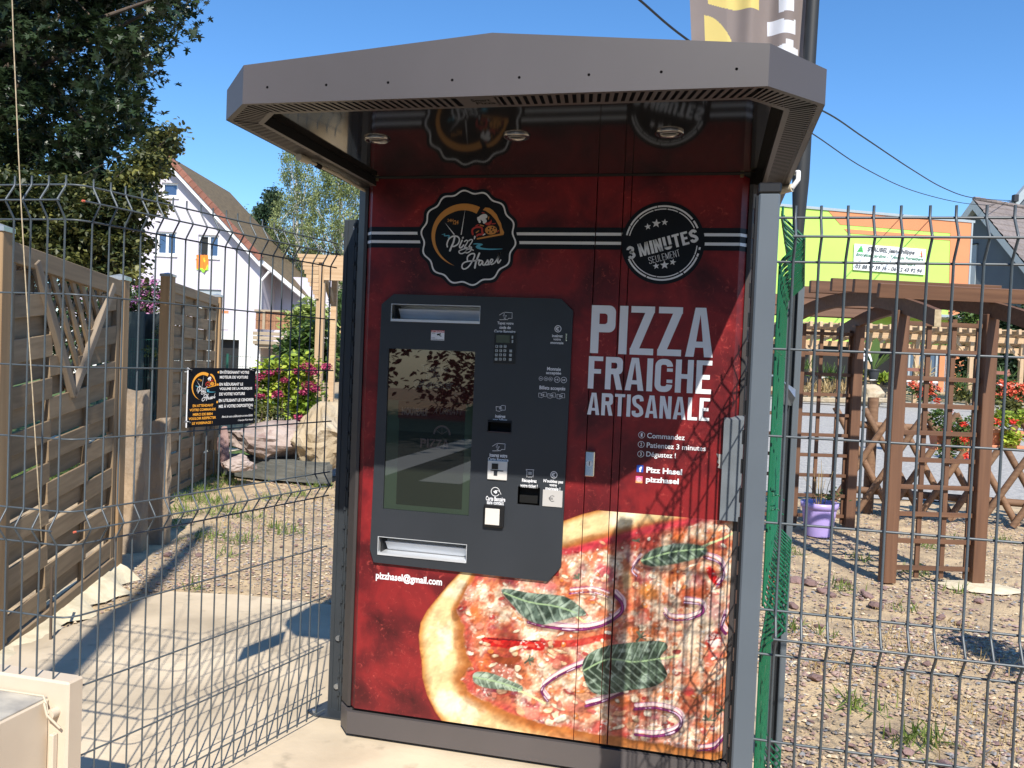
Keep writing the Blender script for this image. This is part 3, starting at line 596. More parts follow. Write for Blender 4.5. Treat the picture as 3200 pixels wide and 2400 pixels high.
# slogan
pr = Print(YK - .001); W_ = M['ink_white']
cap_word(pr, 'PIZZA', -.3985, .0150, 1.4890, 1.6545, W_, 1, tw=.335); cap_word(pr, 'FRAICHE', -.4010, .0150, 1.3660, 1.4780, W_, 1, tw=.33); cap_word(pr, 'ARTISANALE', -.3990, .0135, 1.2755, 1.3520, W_, 1, tw=.33)
kb(pr, 'slogan_lettering')
pr = Print(YK - .001); q4 = lambda x, y: (lambda q: (q[0], q[2]))(onY(1750 + x * .42194, 900 + y * .42194, YK))
def tx(pr, qf, body, xa, xb, ya, yb, m=W_, lay=1, bold=0.0, **k):
    a = qf(xa, yb); b = qf(xb, ya); pr.text(body, a[0], b[0], (qf(xa, yb)[1] + qf(xb, yb)[1]) / 2, (qf(xa, ya)[1] + qf(xb, ya)[1]) / 2, m, lay, bold, **k)
for n, b, xb, zc_ in ((1, 'Commandez', 922, 1.2155), (2, 'Patientez 3 minutes', 1082, 1.1830), (3, 'Dégustez !', 862, 1.1500)):
    pr.text(b, q4(643, 1150)[0], q4(xb, 1150)[0], zc_ - .0095 - (.003 if n == 3 else 0), zc_ + .0085 + (.002 if n == 3 else 0), W_, 1, .012); c = (q4(602, 1150)[0], zc_); pr.arc(c, .0098, .0112, 0, 360, W_, 1, n=24); pr.text(str(n), c[0] - .003, c[0] + .003, c[1] - .006, c[1] + .006, W_, 1, .01)
kb(pr, 'steps_lettering')
pr = Print(YK - .001)
pr.text('Pizz Hasel', q4(640, 1350)[0], q4(905, 1350)[0], 1.0875, 1.1075, W_, 1, .035); pr.text('pizzhasel', q4(636, 1430)[0], q4(880, 1430)[0], 1.0500, 1.0745, W_, 1, .035)
a, b = q4(567, 1362), q4(618, 1313); pr.rect(a[0], b[0], a[1], b[1], M['ink_fb'], 1); tx(pr, q4, 'f', 585, 608, 1322, 1362, lay=2, bold=.06)
a, b = q4(560, 1442), q4(612, 1395); pr.rect(a[0], b[0], a[1], b[1], M['ink_pink'], 1); c = ((a[0] + b[0]) / 2, (a[1] + b[1]) / 2); pr.arc(c, .0028, .0040, 0, 360, W_, 2, n=18); pr.arc(c, .0064, .0075, 0, 360, W_, 2, n=18); pr.disc((c[0] + .0045, c[1] + .0045), .0008, W_, 2, n=8)
kb(pr, 'social_lettering')
pr = Print(YK - .001); q5 = lambda x, y: (lambda q: (q[0], q[2]))(onY(1050 + x * .37378, 1780 + y * .37378, YK)); tx(pr, q5, 'pizzhasel@gmail.com', 332, 890, 40, 122, bold=.03); kb(pr, 'email_lettering')
# ------------------------------------------------------------------ the printed pizza picture: a fine grid of coloured cells
def pizza_picture():
    st = .0026; x0, x1, z0, z1 = -1.06, .1085, .1316, .945
    nx = int((x1 - x0) / st); nz = int((z1 - z0) / st); X, Z = np.meshgrid(np.linspace(x0, x1, nx + 1), np.linspace(z0, z1, nz + 1))
    PL = lambda pts: [(lambda q: (q[0], q[2]))(onY(a, b, YK)) for a, b in pts]
    rs = np.random.RandomState(3)
    def vn(scale, seed, octv=4):   # value noise
        out = np.zeros_like(X); amp = 1; tot = 0; r = np.random.RandomState(seed)
        for o in range(octv):
            g = r.rand(128, 128); fx = (X - x0) * scale * 2 ** o + 7.3; fz = (Z - z0) * scale * 2 ** o + 3.1; ix = np.floor(fx).astype(int); iz = np.floor(fz).astype(int); tx_ = fx - ix; tz = fz - iz
            tx_ = tx_ * tx_ * (3 - 2 * tx_); tz = tz * tz * (3 - 2 * tz); gg = lambda a, b: g[a % 128, b % 128]
            out += amp * ((gg(iz, ix) * (1 - tx_) + gg(iz, ix + 1) * tx_) * (1 - tz) + (gg(iz + 1, ix) * (1 - tx_) + gg(iz + 1, ix + 1) * tx_) * tz); tot += amp; amp *= .55
        return out / tot
    def sdist(poly, closed=True):    # distance to polyline and inside mask
        d = np.full(X.shape, 9.0); ins = np.zeros(X.shape, bool); n = len(poly)
        for i in range(n if closed else n - 1):
            ax, az = poly[i]; bx, bz = poly[(i + 1) % n]; dx, dz = bx - ax, bz - az; L2 = dx * dx + dz * dz + 1e-12
            t = np.clip(((X - ax) * dx + (Z - az) * dz) / L2, 0, 1); d = np.minimum(d, np.hypot(X - ax - t * dx, Z - az - t * dz))
            if closed:
                c = ((az > Z) != (bz > Z)) & (X < (bx - ax) * (Z - az) / (bz - az + 1e-12) + ax); ins ^= c
        return d, ins
    sm = lambda e0, e1, v: (lambda t: t * t * (3 - 2 * t))(np.clip((v - e0) / (e1 - e0), 0, 1))
    lin = lambda c: np.array([((v / 255) / 12.92 if v <= 10 else ((v / 255 + .055) / 1.055) ** 2.4) for v in c])
    img = np.zeros(X.shape + (3,)); al = np.zeros(X.shape)
    def mix(mask, col, a=1.0): 
        nonlocal img
        c = lin(col) if not isinstance(col, np.ndarray) else col; m = np.clip(mask * a, 0, 1)[..., None]; img = img * (1 - m) + c * m
    wx = (vn(22, 90) - .5) * .012; 
    outer = PL([(1439, 1786), (1398, 1829), (1364, 1870), (1334, 1907), (1314, 1945), (1308, 1985), (1311, 2030), (1317, 2064), (1319, 2116), (1334, 2172), (1360, 2225), (1390, 2266), (1420, 2300), (1500, 2340), (1700, 2500), (2600, 2700), (2600, 1500), (2262, 1558), (2137, 1558), (2055, 1555), (1978, 1568), (1896, 1586), (1819, 1606), (1760, 1627), (1700, 1650)])
    inner = PL([(1500, 1750), (1465, 1825), (1424, 1903), (1446, 1959), (1450, 2023), (1469, 2079), (1435, 2124), (1461, 2161), (1517, 2195), (1592, 2232), (1685, 2260), (1800, 2284), (1900, 2300), (2000, 2318), (2150, 2342), (2300, 2362), (2600, 2390), (2600, 1590), (2270, 1603), (2137, 1625), (2000, 1655), (1855, 1690), (1760, 1715), (1680, 1740)])
    dO, iO = sdist(outer); dI, iI = sdist(inner); al = np.where(iO, 1.0, 0.0) * sm(0, .0025, dO); 
    n1, n2, n3, n4, n5 = vn(14, 1), vn(34, 2), vn(80, 3, 3), vn(9, 4), vn(50, 5)
    # crust: golden ring with pale, blistered top
    t = dO / (dO + np.where(iI, 0, dI) + 1e-6); cr_ = sm(0, .25, t) * (1 - sm(.62, 1.0, t))
    base = lin((205, 140, 70)) * (1 - cr_[..., None]) + lin((246, 214, 158)) * cr_[..., None]; img[:] = base
    mix(sm(.52, .72, n1) * cr_, (255, 240, 205), .9); mix(sm(.55, .8, n4) * sm(.45, .95, t), (176, 96, 34), .8); mix(sm(.62, .8, n2) * (1 - cr_), (150, 82, 34), .45); mix(sm(.7, 1, t), (172, 84, 38), .55)
    # sauce and cheese field
    fld = np.where(iI, sm(-.002, .014, dI + (n2 - .5) * .02), 0)
    spk_ = sm(.60, .74, vn(60, 31, 3)); mix(sm(.50, .66, vn(18, 32)) * sm(.25, .5, t) * (1 - sm(.5, .8, cr_)), (150, 86, 40), .55); mix((1 - sm(.0, .008, dO)), (176, 110, 58), .7)
    mix(fld, (206, 120, 84)); mix(fld * sm(.42, .62, n1 + (n2 - .5) * .3), (244, 208, 172), .95); mix(fld * sm(.50, .68, n2 * .6 + n4 * .4), (250, 228, 200), .8)
    mix(fld * sm(.54, .72, vn(11, 12)), (168, 44, 46), .75); mix(fld * sm(.56, .74, vn(17, 13)), (222, 118, 56), .75); mix(fld * sm(.60, .76, vn(13, 14)), (150, 52, 92), .6)
    edge = np.where(iI, 1 - sm(.0, .055, dI + (n1 - .5) * .03), 0); mix(edge * fld, (188, 60, 62), .75)
    mix(fld * sm(.60, .76, n3) * sm(.45, .7, n4), (250, 232, 206), .5); mix(fld * sm(.60, .78, vn(46, 21, 3)), (150, 44, 32), .5)
    def blob(c, rx, rz, col, a=1.0, rot=0.0, soft=.35, jag=.25, seed=0):
        q = PL([c])[0]; dx, dz = X - q[0], Z - q[1]; cR, sR = math.cos(rot), math.sin(rot); u = (dx * cR + dz * sR) / rx; v = (-dx * sR + dz * cR) / rz
        r = np.hypot(u, v) + (vn(30, 200 + seed) - .5) * jag * 2; m = 1 - sm(1 - soft, 1, r); mix(m, col, a); return m, u, v
    def strip(pts, wd, col, a=1.0, soft=.3):
        wd *= .95
        d, _ = sdist(catmull(PL(pts), 6), False); d = d + (n3 - .5) * .004; mix(1 - sm(wd * (1 - soft), wd, d), col, a); return d
    # out-of-focus red sauce line along the upper rim, tomatoes, ham, peppers
    strip([(1690, 1730), (1800, 1718), (1900, 1690), (2020, 1655), (2140, 1630), (2270, 1605)], .024, (196, 52, 70), .85, .8)
    for i, (c, rx, rz, col, rot) in enumerate([((1890, 1790), .05, .05, (208, 84, 96), 1.2), ((1700, 1830), .05, .028, (218, 120, 112), 0), ((2160, 1850), .085, .034, (176, 76, 40), .1), ((2030, 1850), .035, .05, (226, 138, 62), 1.2), ((1960, 1810), .025, .04, (206, 168, 120), 0),
        ((1740, 2060), .05, .022, (196, 76, 70), .3), ((1800, 2205), .055, .035, (222, 130, 110), .4), ((1740, 2220), .04, .028, (214, 112, 96), 0), ((1870, 2270), .045, .03, (206, 84, 80), .5), ((2030, 2300), .055, .02, (206, 88, 50), 0),
        ((2150, 2160), .03, .025, (184, 40, 50), 0), ((1660, 2230), .05, .024, (224, 140, 120), -.4), ((1590, 2075), .07, .02, (128, 56, 34), -.35), ((2225, 2050), .045, .03, (214, 96, 86), .2), ((2100, 2250), .05, .02, (230, 190, 160), .2)]): blob(c, rx, rz, col, .85, rot, .6, .35, i)
    blob((2228, 1800), .018, .045, (206, 30, 34), 1, .5, .4, .1, 40); blob((2230, 2000), .040, .036, (182, 24, 30), .95, .3, .4, .2, 41); mix((blob((2230, 2000), .034, .03, (182, 24, 30), 0, 0, .3, .2, 42)[0]) * sm(.55, .65, n5), (255, 226, 214), .9)
    blob((2110, 1890), .065, .015, (60, 26, 30), .6, 0, .6, .3, 43)
    d = strip([(1517, 2004), (1560, 2008), (1620, 2015), (1690, 2018)], .021, (190, 24, 24), 1, .3); mix((1 - sm(.004, .008, d)) * sm(.4, .6, n5), (236, 92, 70), .7)
    strip([(1525, 1994), (1600, 2000), (1690, 2004)], .003, (96, 14, 26), .9)
    strip([(1690, 2010), (1760, 2012), (1830, 2004), (1905, 1986)], .016, (186, 40, 34), .9, .4); strip([(1540, 2050), (1580, 2066), (1620, 2058)], .016, (140, 62, 30), .9)
    gl = fld * sm(.66, .76, vn(95, 77, 2)) * sm(.50, .62, n1); mix(gl, (255, 246, 232), .7)
    # many small overlapping toppings: melted cheese, ham, sauce, browned spots
    jag_ = [vn(s_, 500 + i, 3) for i, s_ in enumerate((28, 42, 64))]; rr_ = np.random.RandomState(44)
    pal = [((250, 226, 192), .95, .9), ((242, 204, 160), .9, .9), ((252, 238, 214), .95, .7), ((206, 96, 92), .85, .8), ((178, 44, 48), .9, .8), ((150, 30, 38), .9, .6), ((222, 134, 112), .85, 1.), ((214, 128, 58), .85, .8), ((126, 52, 30), .75, .5), ((122, 40, 84), .8, .5), ((232, 170, 128), .85, 1.)]
    for k in range(330):
        cx_, cz_ = rr_.uniform(-1.02, .085), rr_.uniform(.14, .92); per = .55 + .7 * (0.92 - cz_); col, a_, s_ = pal[rr_.choice(len(pal), p=[.22, .17, .17, .05, .07, .04, .05, .08, .05, .03, .07])]
        rx, rz = rr_.uniform(.008, .030) * per * s_, rr_.uniform(.005, .016) * per * s_; rot = rr_.uniform(-.6, .6); i0, i1 = max(0, int((cz_ - .06 - z0) / st)), int((cz_ + .06 - z0) / st) + 1; j0, j1 = max(0, int((cx_ - .06 - x0) / st)), int((cx_ + .06 - x0) / st) + 1
        sl = (slice(i0, i1), slice(j0, j1)); dx, dz = X[sl] - cx_, Z[sl] - cz_; u = (dx * math.cos(rot) + dz * math.sin(rot)) / rx; v = (-dx * math.sin(rot) + dz * math.cos(rot)) / rz
        r = np.hypot(u, v) + (jag_[k % 3][sl] - .5) * 1.5; m = (1 - sm(.80, 1.05, r)) * fld[sl] * a_; rim = sm(.55, .95, r) * (v < .2); hi = (1 - sm(.2, .6, np.hypot(u + .25, v - .35))) * (rr_.rand() < .5)
        c = lin(col)[None, None] * (1 - .55 * rim[..., None]) ; c = c * (1 - .6 * hi[..., None]) + lin((255, 246, 232)) * .6 * hi[..., None]; img[sl] = img[sl] * (1 - m[..., None]) + c * m[..., None]
        sh2 = (1 - sm(.9, 1.25, np.hypot(u, v + .35) + (jag_[k % 3][sl] - .5) * 1.2)) * fld[sl] * (1 - m) * .4; img[sl] = img[sl] * (1 - sh2[..., None]) + lin((96, 26, 26)) * sh2[..., None]
    hh = vn(20, 430, 4) + .25 * vn(60, 431, 2); em = np.zeros_like(X); em[1:-1, 1:-1] = (hh[2:, 1:-1] - hh[:-2, 1:-1]) - .7 * (hh[1:-1, 2:] - hh[1:-1, :-2]); emc = np.where(iI, 2.6, 1.0) * em; img[:] = img * np.clip(1 + emc, .45, 1.5)[..., None]; mix(fld * sm(.075, .13, em) * sm(.45, .6, n1), (255, 248, 236), .7)
    sh_ = .62 + .62 * vn(12, 401, 3); sh_ = np.where(al > 0, sh_, 1) * (1 - .25 * sm(.55, .75, vn(26, 402, 3))); img[:] = img * np.clip(sh_, .4, 1.1)[..., None] * .88
    # red onion rings: purple rind with a pale inner band
    for pts, wd in (([(1650, 1944), (1717, 1960), (1804, 1967), (1880, 1955), (1937, 1919), (1944, 1888), (1921, 1860)], .0105), ([(1819, 2078), (1752, 2108), (1706, 2139), (1693, 2160), (1711, 2190)], .009), ([(1945, 2165), (1886, 2190), (1830, 2206)], .0095),
        ([(1985, 2215), (2050, 2212), (2110, 2228), (2130, 2255), (2110, 2285), (2050, 2300), (1985, 2295)], .0095), ([(2075, 1915), (2095, 1935), (2150, 1935), (2195, 1915), (2190, 1890), (2140, 1882)], .008), ([(2200, 1740), (2250, 1760), (2262, 1800), (2240, 1830)], .008), ([(2000, 1745), (1975, 1780), (1990, 1800)], .006), ([(2265, 1925), (2255, 1960), (2268, 1985)], .009), ([(2180, 2345), (2230, 2338), (2268, 2310)], .008), ([(1780, 1855), (1850, 1850), (1900, 1865)], .004)):
        wd *= .82; wob = (vn(30, 420, 2) - .5) * .004
        d2, _ = sdist(catmull(PL([(a + 4, b - 12) for a, b in pts]), 5), False); mix((1 - sm(wd * .7, wd * 1.15, d2 + wob)) * (al > 0), (240, 214, 214), .75)
        d4, _ = sdist(catmull(PL([(a + 2, b - 17) for a, b in pts]), 5), False); mix(1 - sm(.0010, .0024, d4 + wob * .5), (150, 70, 130), .7)
        d3, _ = sdist(catmull(PL([(a - 2, b + 8) for a, b in pts]), 5), False); mix((1 - sm(wd * .3, wd * 1.1, d3)), (60, 14, 20), .5)
        d, _ = sdist(catmull(PL(pts), 6), False); d = d + wob; mix(1 - sm(wd * .55, wd * .8, d), (92, 22, 74), 1); mix((1 - sm(wd * .05, wd * .4, d)) * sm(.35, .6, vn(24, 421, 2)), (176, 70, 140), .7); mix((1 - sm(.0005, .002, d)) * sm(.55, .65, vn(40, 422, 2)), (244, 220, 236), .8)
    # spinach leaves
    def leaf(pts, mid, c1, c2, blur=.003, stem=None, veins=6):
        P = catmull(PL(pts), 5, True); d, ins = sdist(P); m = np.where(ins, 1, 0) * sm(0, blur, d)
        Pm = PL(mid); dm, _ = sdist(catmull(Pm, 6), False); sh, _ = sdist([(a + .004, b - .010) for a, b in P]); mix(np.where(sdist([(a + .003, b - .012) for a, b in P])[1], .8, 0) * (al > 0), (70, 18, 30), .55)
        if stem: strip(stem, .0045, (196, 204, 150), 1, .3)
        q = vn(22, 300, 3); c1 = tuple(v * .72 for v in c1); mix(m, c1); mix(m * sm(.46, .62, q), c2, .8); em_ = np.zeros_like(X); hh = 1.5 * vn(13, 310, 3) + .3 * vn(34, 311, 2); em_[1:-1, 1:-1] = (hh[2:, 1:-1] - hh[:-2, 1:-1]) - .8 * (hh[1:-1, 2:] - hh[1:-1, :-2]); mix(m * sm(.02, .10, em_), (178, 196, 178), .55); mix(m * sm(.02, .10, -em_), (14, 28, 18), .7); mix(m * (1 - sm(.3, .42, q)), (24, 40, 30), .5)
        a = np.array(Pm[0]); b = np.array(Pm[-1]); ax = (b - a) / np.hypot(*(b - a)); u = (X - a[0]) * ax[0] + (Z - a[1]) * ax[1]; v = -(X - a[0]) * ax[1] + (Z - a[1]) * ax[0]
        L = np.hypot(*(b - a)); ph = ((u - np.abs(v) * .8) / L * veins) % 1; wv = (vn(16, 305, 3) - .5) * .5; ph = (ph + wv) % 1; mix(m * (1 - sm(.02, .10, np.abs(ph - .5))), (30, 48, 36), .6); mix(m * (1 - sm(.05, .16, np.abs(ph - .66))), (176, 194, 176), .38); qq = np.abs(vn(40, 306, 3) - .5); mix(m * (1 - sm(.0, .05, qq)), (22, 38, 28), .45)
        mix(m * (1 - sm(.0015, .0035, dm)), (150, 176, 132), .9)
    leaf([(1566, 1847), (1585, 1838), (1650, 1850), (1727, 1857), (1778, 1868), (1834, 1917), (1790, 1930), (1727, 1947), (1690, 1952), (1640, 1932), (1600, 1890)], [(1575, 1852), (1650, 1880), (1740, 1895), (1800, 1915)], (118, 142, 126), (150, 168, 148), stem=[(1755, 1897), (1800, 1925), (1828, 1944)])
    leaf([(1476, 2112), (1491, 2098), (1532, 2101), (1592, 2124), (1633, 2143), (1626, 2161), (1573, 2156), (1517, 2150), (1484, 2135)], [(1480, 2115), (1560, 2132), (1628, 2156)], (140, 160, 138), (172, 186, 160), stem=[(1600, 2150), (1650, 2170), (1702, 2197)])
    leaf([(1819, 2093), (1829, 2052), (1880, 2021), (1957, 2008), (2060, 2001), (2088, 2021), (2065, 2055), (2080, 2088), (2085, 2113), (2050, 2144), (1957, 2160), (1880, 2172), (1840, 2154)], [(1825, 2095), (1900, 2060), (1980, 2068), (2060, 2058)], (62, 82, 66), (92, 112, 92), stem=[(2055, 2060), (2115, 2050)], veins=9)
    leaf([(1998, 1752), (2034, 1716), (2111, 1695), (2203, 1704), (2203, 1738), (2111, 1765), (2034, 1773)], [(2005, 1752), (2100, 1725), (2200, 1715)], (112, 136, 112), (140, 160, 128), blur=.008, stem=[(2200, 1706), (2290, 1670)])
    for c, n, r, s_ in (((1808, 1808), 5, .016, 50), ((2000, 1990), 7, .02, 51), ((1652, 2062), 8, .018, 52), ((2260, 2225), 6, .022, 53), ((2215, 2250), 5, .02, 54), ((1988, 1690), 3, .012, 55), ((2300, 1850), 3, .02, 56)):
        q = PL([c])[0]; r_ = np.random.RandomState(s_)
        for k in range(n):
            a = r_.rand() * 6.28; e = (q[0] + math.cos(a) * r, q[1] + math.sin(a) * r); d, _ = sdist([q, e], False); mix(1 - sm(.0018, .0042, d), (62, 70, 58) if k % 2 else (92, 104, 84), .95)

    keep = (al > .02); V = np.stack([X, YK - .0012 + np.clip(X - .0848, 0, 1) * .995, Z], -1).reshape(-1, 3); ii = np.arange((nz + 1) * (nx + 1)).reshape(nz + 1, nx + 1)
    F = np.stack([ii[:-1, :-1], ii[:-1, 1:], ii[1:, 1:], ii[1:, :-1]], -1).reshape(-1, 4)
    kc = (keep[:-1, :-1] | keep[1:, 1:] | keep[:-1, 1:] | keep[1:, :-1]); xc = X[:-1, :-1] + st / 2; zc = Z[:-1, :-1]
    for s_ in seams: kc &= np.abs(xc - s_) > .0019
    kc &= ~((xc < -.475) & (zc > .70) & (xc > -1.16)); F = F[kc.ravel()]
    me = big_mesh('pizza_picture', V, F, M['pizza']); ca = me.color_attributes.new('Col', 'FLOAT_COLOR', 'POINT')
    rgba = np.concatenate([np.clip(img, 0, 1), al[..., None]], -1).reshape(-1, 4).astype(np.float32)
    if len(me.vertices) == len(V): ca.data.foreach_set('color', rgba.ravel())
    return link('pizza_picture', me, kiosk, KL)
pizza_picture()
# ------------------------------------------------------------------ the black console
YC = YK - .012
OUT = [(-1.181, .735), (-1.165, .688), (-.510, .682), (-.466, .738), (-.462, 1.632), (-.506, 1.673), (-1.124, 1.676), (-1.170, 1.638)]
SCR = (-1.136, -.808, .889, 1.478)
q1 = lambda x, y: (lambda q: (q[0], q[2]))(onY(1150 + x * .31646, 880 + y * .31646, YC)); q2 = lambda x, y: q1(x, y + 1580)
def R4(q, x0, y0, x1, y1): a = q(x0, y1); b = q(x1, y0); return (a[0], b[0], a[1], b[1])
TK = R4(q2, 1477, 458, 1698, 612); BN = R4(q1, 1186, 1380, 1414, 1478)
console = kb(MB().plate(OUT, [hole(r) for r in (SL_T, SL_B, SCR, TK, BN)], YC, YC + .011, M['console']), 'console')
def cb(mb, name): return mb.build(name, console)
for r in (SL_T, SL_B):     # delivery slots: steel chute with an inclined flap
    x0, x1, z0, z1 = r; mb = MB(); t = .002; D = .075
    mb.box(x0, x0 + t, YC - .001, YC + D, z0, z1, M['steel']); mb.box(x1 - t, x1, YC - .001, YC + D, z0, z1, M['steel']); mb.box(x0 + t, x1 - t, YC - .001, YC + D, z1 - t, z1, M['steel']); mb.box(x0 + t, x1 - t, YC - .004, YC + D, z0, z0 + .009, M['steel']); mb.box(x0, x1, YC + D, YC + D + .002, z0, z1, M['steel'])
    s_ = cb(mb, 'delivery_slot'); mb = MB(); mb.bar((x0 + .022, YC + .034, z0 + .030), (x1 - .003, YC + .034, z0 + .030), .045, .003, M['steel'], up=(0, 1, .85)); mb.box(x0 + .010, x0 + .013, YC + .004, YC + .06, z0 + .01, z1 - .004, M['black']); mb.build('flap', s_)
# screen
x0, x1, z0, z1 = SCR; scr = cb(MB().box(x0, x1, YC + .006, YC + .010, z0, z1, M['glass_dark']), 'screen')
pr = Print(YC + .0056)
for k_ in ('screen_red', 'screen_green', 'screen_dark', 'screen_text'):
    pn = M[k_].node_tree.nodes['Principled BSDF']; pn.inputs['Coat Weight'].default_value = 1; pn.inputs['Coat Roughness'].default_value = .012; pn.inputs['Coat IOR'].default_value = 1.7; pn.inputs['Specular IOR Level'].default_value = 0
M['glass_dark'].node_tree.nodes['Principled BSDF'].inputs['Coat Weight'].default_value = 1
zr = q1(600, 1188)[1]; pr.rect(x0 + .001, x1 - .001, zr, z1 - .001, M['screen_red'], 0); pr.rect(x0 + .001, x1 - .001, z0 + .001, zr, M['screen_green'], 0)
a = R4(q1, 292, 1180, 962, 1640); pr.rect(a[0], a[1], z0 + .02, zr - .001, M['screen_dark'], 1); b = R4(q1, 292, 1210, 962, 1345); pr.rect(b[0], b[1], b[2], b[3], M['screen_red'], 2)
ST = M['screen_text']
for t_, a in (('Touchez', (520, 785, 822, 888)), ('pour', (570, 722, 905, 968)), ('commencer', (450, 838, 990, 1055))): tx(pr, q1, t_, *a, m=ST, lay=1, bold=.02)
tx(pr, q1, 'NOUVEAU!', 328, 585, 1245, 1325, m=ST, lay=3, bold=.05); tx(pr, q1, 'À URMATT', 640, 925, 1235, 1315, m=ST, lay=3, slant=.2)
c = q1(725, 1510); pr.arc(c, .026, .033, 0, 180, ST, 2, n=24)
for a in (35, 90, 145): pr.stroke([c, (c[0] + .03 * math.cos(math.radians(a)), c[1] + .03 * math.sin(math.radians(a)))], .002, ST, 2, smooth=False)
cap_word(pr, 'PIZZA', q1(572, 0)[0], q1(855, 0)[0], q1(700, 1650)[1], q1(700, 1560)[1], ST, 2, tw=.3)
c = q1(850, 1122); pr.stroke([c, q1(893, 1022), q1(930, 1040), q1(955, 1095), c], .0016, ST, 1, smooth=False)
pr.build('screen_image', scr)
# keypad terminal
r = R4(q1, 1240, 508, 1467, 805); kp = cb(MB().box(r[0], r[1], YC - .003, YC, r[2], r[3], M['black'], .0008), 'card_keypad')
r = R4(q1, 1268, 530, 1403, 603); MB().box(r[0], r[1], YC - .0036, YC - .003, r[2], r[3], flat('lcd_green', (.06, .08, .06), .2)).build('display', kp)
keym = MB().box(-.0048, .0048, -.002, 0, -.0048, .0048, M['galv'], .0008).mesh('key'); kk = 0; dig = Print(YC - .0052)
for j, y in enumerate((640, 682, 723, 766)):
    for i, x in enumerate((1274, 1315, 1356, 1413)):
        if i == 3 and j == 0: continue
        c = q1(x - j * 2, y + (3 if i == 3 else 0)); link('key', keym, kp, (c[0], YC - .003, c[1]))
        if i < 3:
            ch = ('123', '456', '789', '*0#')[j][i]; dig.text(ch, c[0] - .002, c[0] + .002, c[1] - .003, c[1] + .003, M['black'], 1, .03)
dig.build('key_digits', kp)
for y in (550, 592): r = R4(q1, 1421, y - 15, 1436, y + 14); MB().box(r[0], r[1], YC - .004, YC - .003, r[2], r[3], M['galv']).build('side_button', kp)
# sticker
r = R4(q1, 621, 483, 756, 578); pr = Print(YC); pr.rect(*r, W_, 1); pr.rect(r[0], r[1], r[3] - .0075, r[3], M['ink_redp'], 2); pr.text('ATTENTION', r[0] + .001, r[1] - .001, r[3] - .0062, r[3] - .0012, W_, 3, .02)
pr.text('24/24', r[0] + .002, r[0] + .016, r[3] - .014, r[3] - .009, M['black'], 2); pr.text('VIDEO', r[0] + .002, r[0] + .016, r[2] + .007, r[2] + .0105, M['black'], 2); pr.text('SURVEILLANCE', r[0] + .002, r[1] - .002, r[2] + .0015, r[2] + .005, M['black'], 2, .02)
pr.poly([(r[0] + .021, r[3] - .013), (r[0] + .037, r[3] - .010), (r[0] + .038, r[3] - .014), (r[0] + .024, r[3] - .019)], M['black'], 2); pr.stroke([(r[0] + .03, r[3] - .017), (r[0] + .038, r[3] - .021)], .003, M['black'], 2, smooth=False)
cb(pr, 'warning_sticker')
# icons and captions
pr = Print(YC); T1 = lambda *a, **k: tx(pr, q1, *a, **k); T2 = lambda *a, **k: tx(pr, q2, *a, **k); bo = dict(bold=.022)
CAPS = []
def cap_next(name):
    global pr
    cb(pr, name); pr = Print(YC)
def card_icon(q, x, y):
    s = lambda P, w_=.0016: pr.stroke([q(x + a, y + b) for a, b in P], w_, W_, 1, smooth=False)
    s([(48, 25), (48, 2), (124, 8), (122, 64), (88, 62)]); s([(0, 30), (40, 4), (35, 40), (70, 36), (60, 50), (40, 58), (75, 78), (90, 62)]); s([(0, 76), (60, 76)])
card_icon(q1, 1300, 300)
T1('Tapez votre', 1277, 1438, 397, 432, **bo); T1('code de', 1298, 1410, 437, 468, **bo); T1('Carte Bancaire', 1247, 1457, 477, 507, **bo); cap_next('keypad_caption')
def euro(q, x, y, r): c = q(x, y); pr.arc(c, r * .80, r, 0, 360, W_, 1, n=28); pr.arc(c, r * .33, r * .55, 45, 315, W_, 1, n=18); pr.rect(c[0] - r * .65, c[0] + r * .1, c[1] + r * .04, c[1] + r * .16, W_, 1.5); pr.rect(c[0] - r * .65, c[0] + r * .1, c[1] - r * .18, c[1] - r * .06, W_, 1.5)
euro(q1, 1876, 466, .0122); T1('insérez', 1818, 1923, 522, 550, **bo); T1('votre', 1830, 1905, 560, 582, **bo); T1('monnaie', 1802, 1930, 592, 617, **bo); cap_next('coin_slot_caption')
T1('Monnaie', 1768, 1905, 845, 880, **bo); T1('acceptée', 1758, 1908, 888, 925, **bo); T1('Billets acceptés', 1692, 1950, 1033, 1080, **bo)
for x, y, rr, s_ in ((1707, 957, .0073, '10c'), (1756, 959, .0073, '20c'), (1802, 962, .0073, '50c'), (1867, 968, .0106, '1€'), (1934, 972, .0106, '2€')):
    c = q1(x, y); pr.arc(c, rr * .87, rr, 0, 360, W_, 1, n=26); pr.text(s_, c[0] - rr * .55, c[0] + rr * .55, c[1] - rr * .3, c[1] + rr * .3, W_, 1, .02)
for x, s_ in ((1686, '5€'), (1775, '10€'), (1866, '20€')):
    y = 1092 + (x - 1686) * .07; P = [q1(x + a, y + b) for a, b in ((0, 8), (28, 12), (50, 0), (76, 2), (76, 44), (50, 42), (26, 54), (0, 48), (0, 8))]; pr.stroke(P, .0013, W_, 1, smooth=False); c = q1(x + 38, y + 27); pr.text(s_, c[0] - .0065, c[0] + .0065, c[1] - .0036, c[1] + .0036, W_, 1, .02)
cap_next('accepted_money_caption')
P = [q1(1265 + a, 1222 + b) for a, b in ((0, 12), (35, 16), (60, 0), (92, 4), (90, 48), (60, 46), (32, 60), (2, 52), (0, 12))]; pr.stroke(P, .0014, W_, 1, smooth=False); euro(q1, 1310, 1250, .0045)
T1('insérez', 1256, 1358, 1315, 1345, **bo); T1('vos billets', 1232, 1376, 1350, 1380, **bo); cap_next('banknote_caption'); card_icon(q2, 1230, 15); T2('inserez votre', 1200, 1376, 118, 155, **bo); T2('Carte Bancaire', 1184, 1387, 160, 193, **bo)
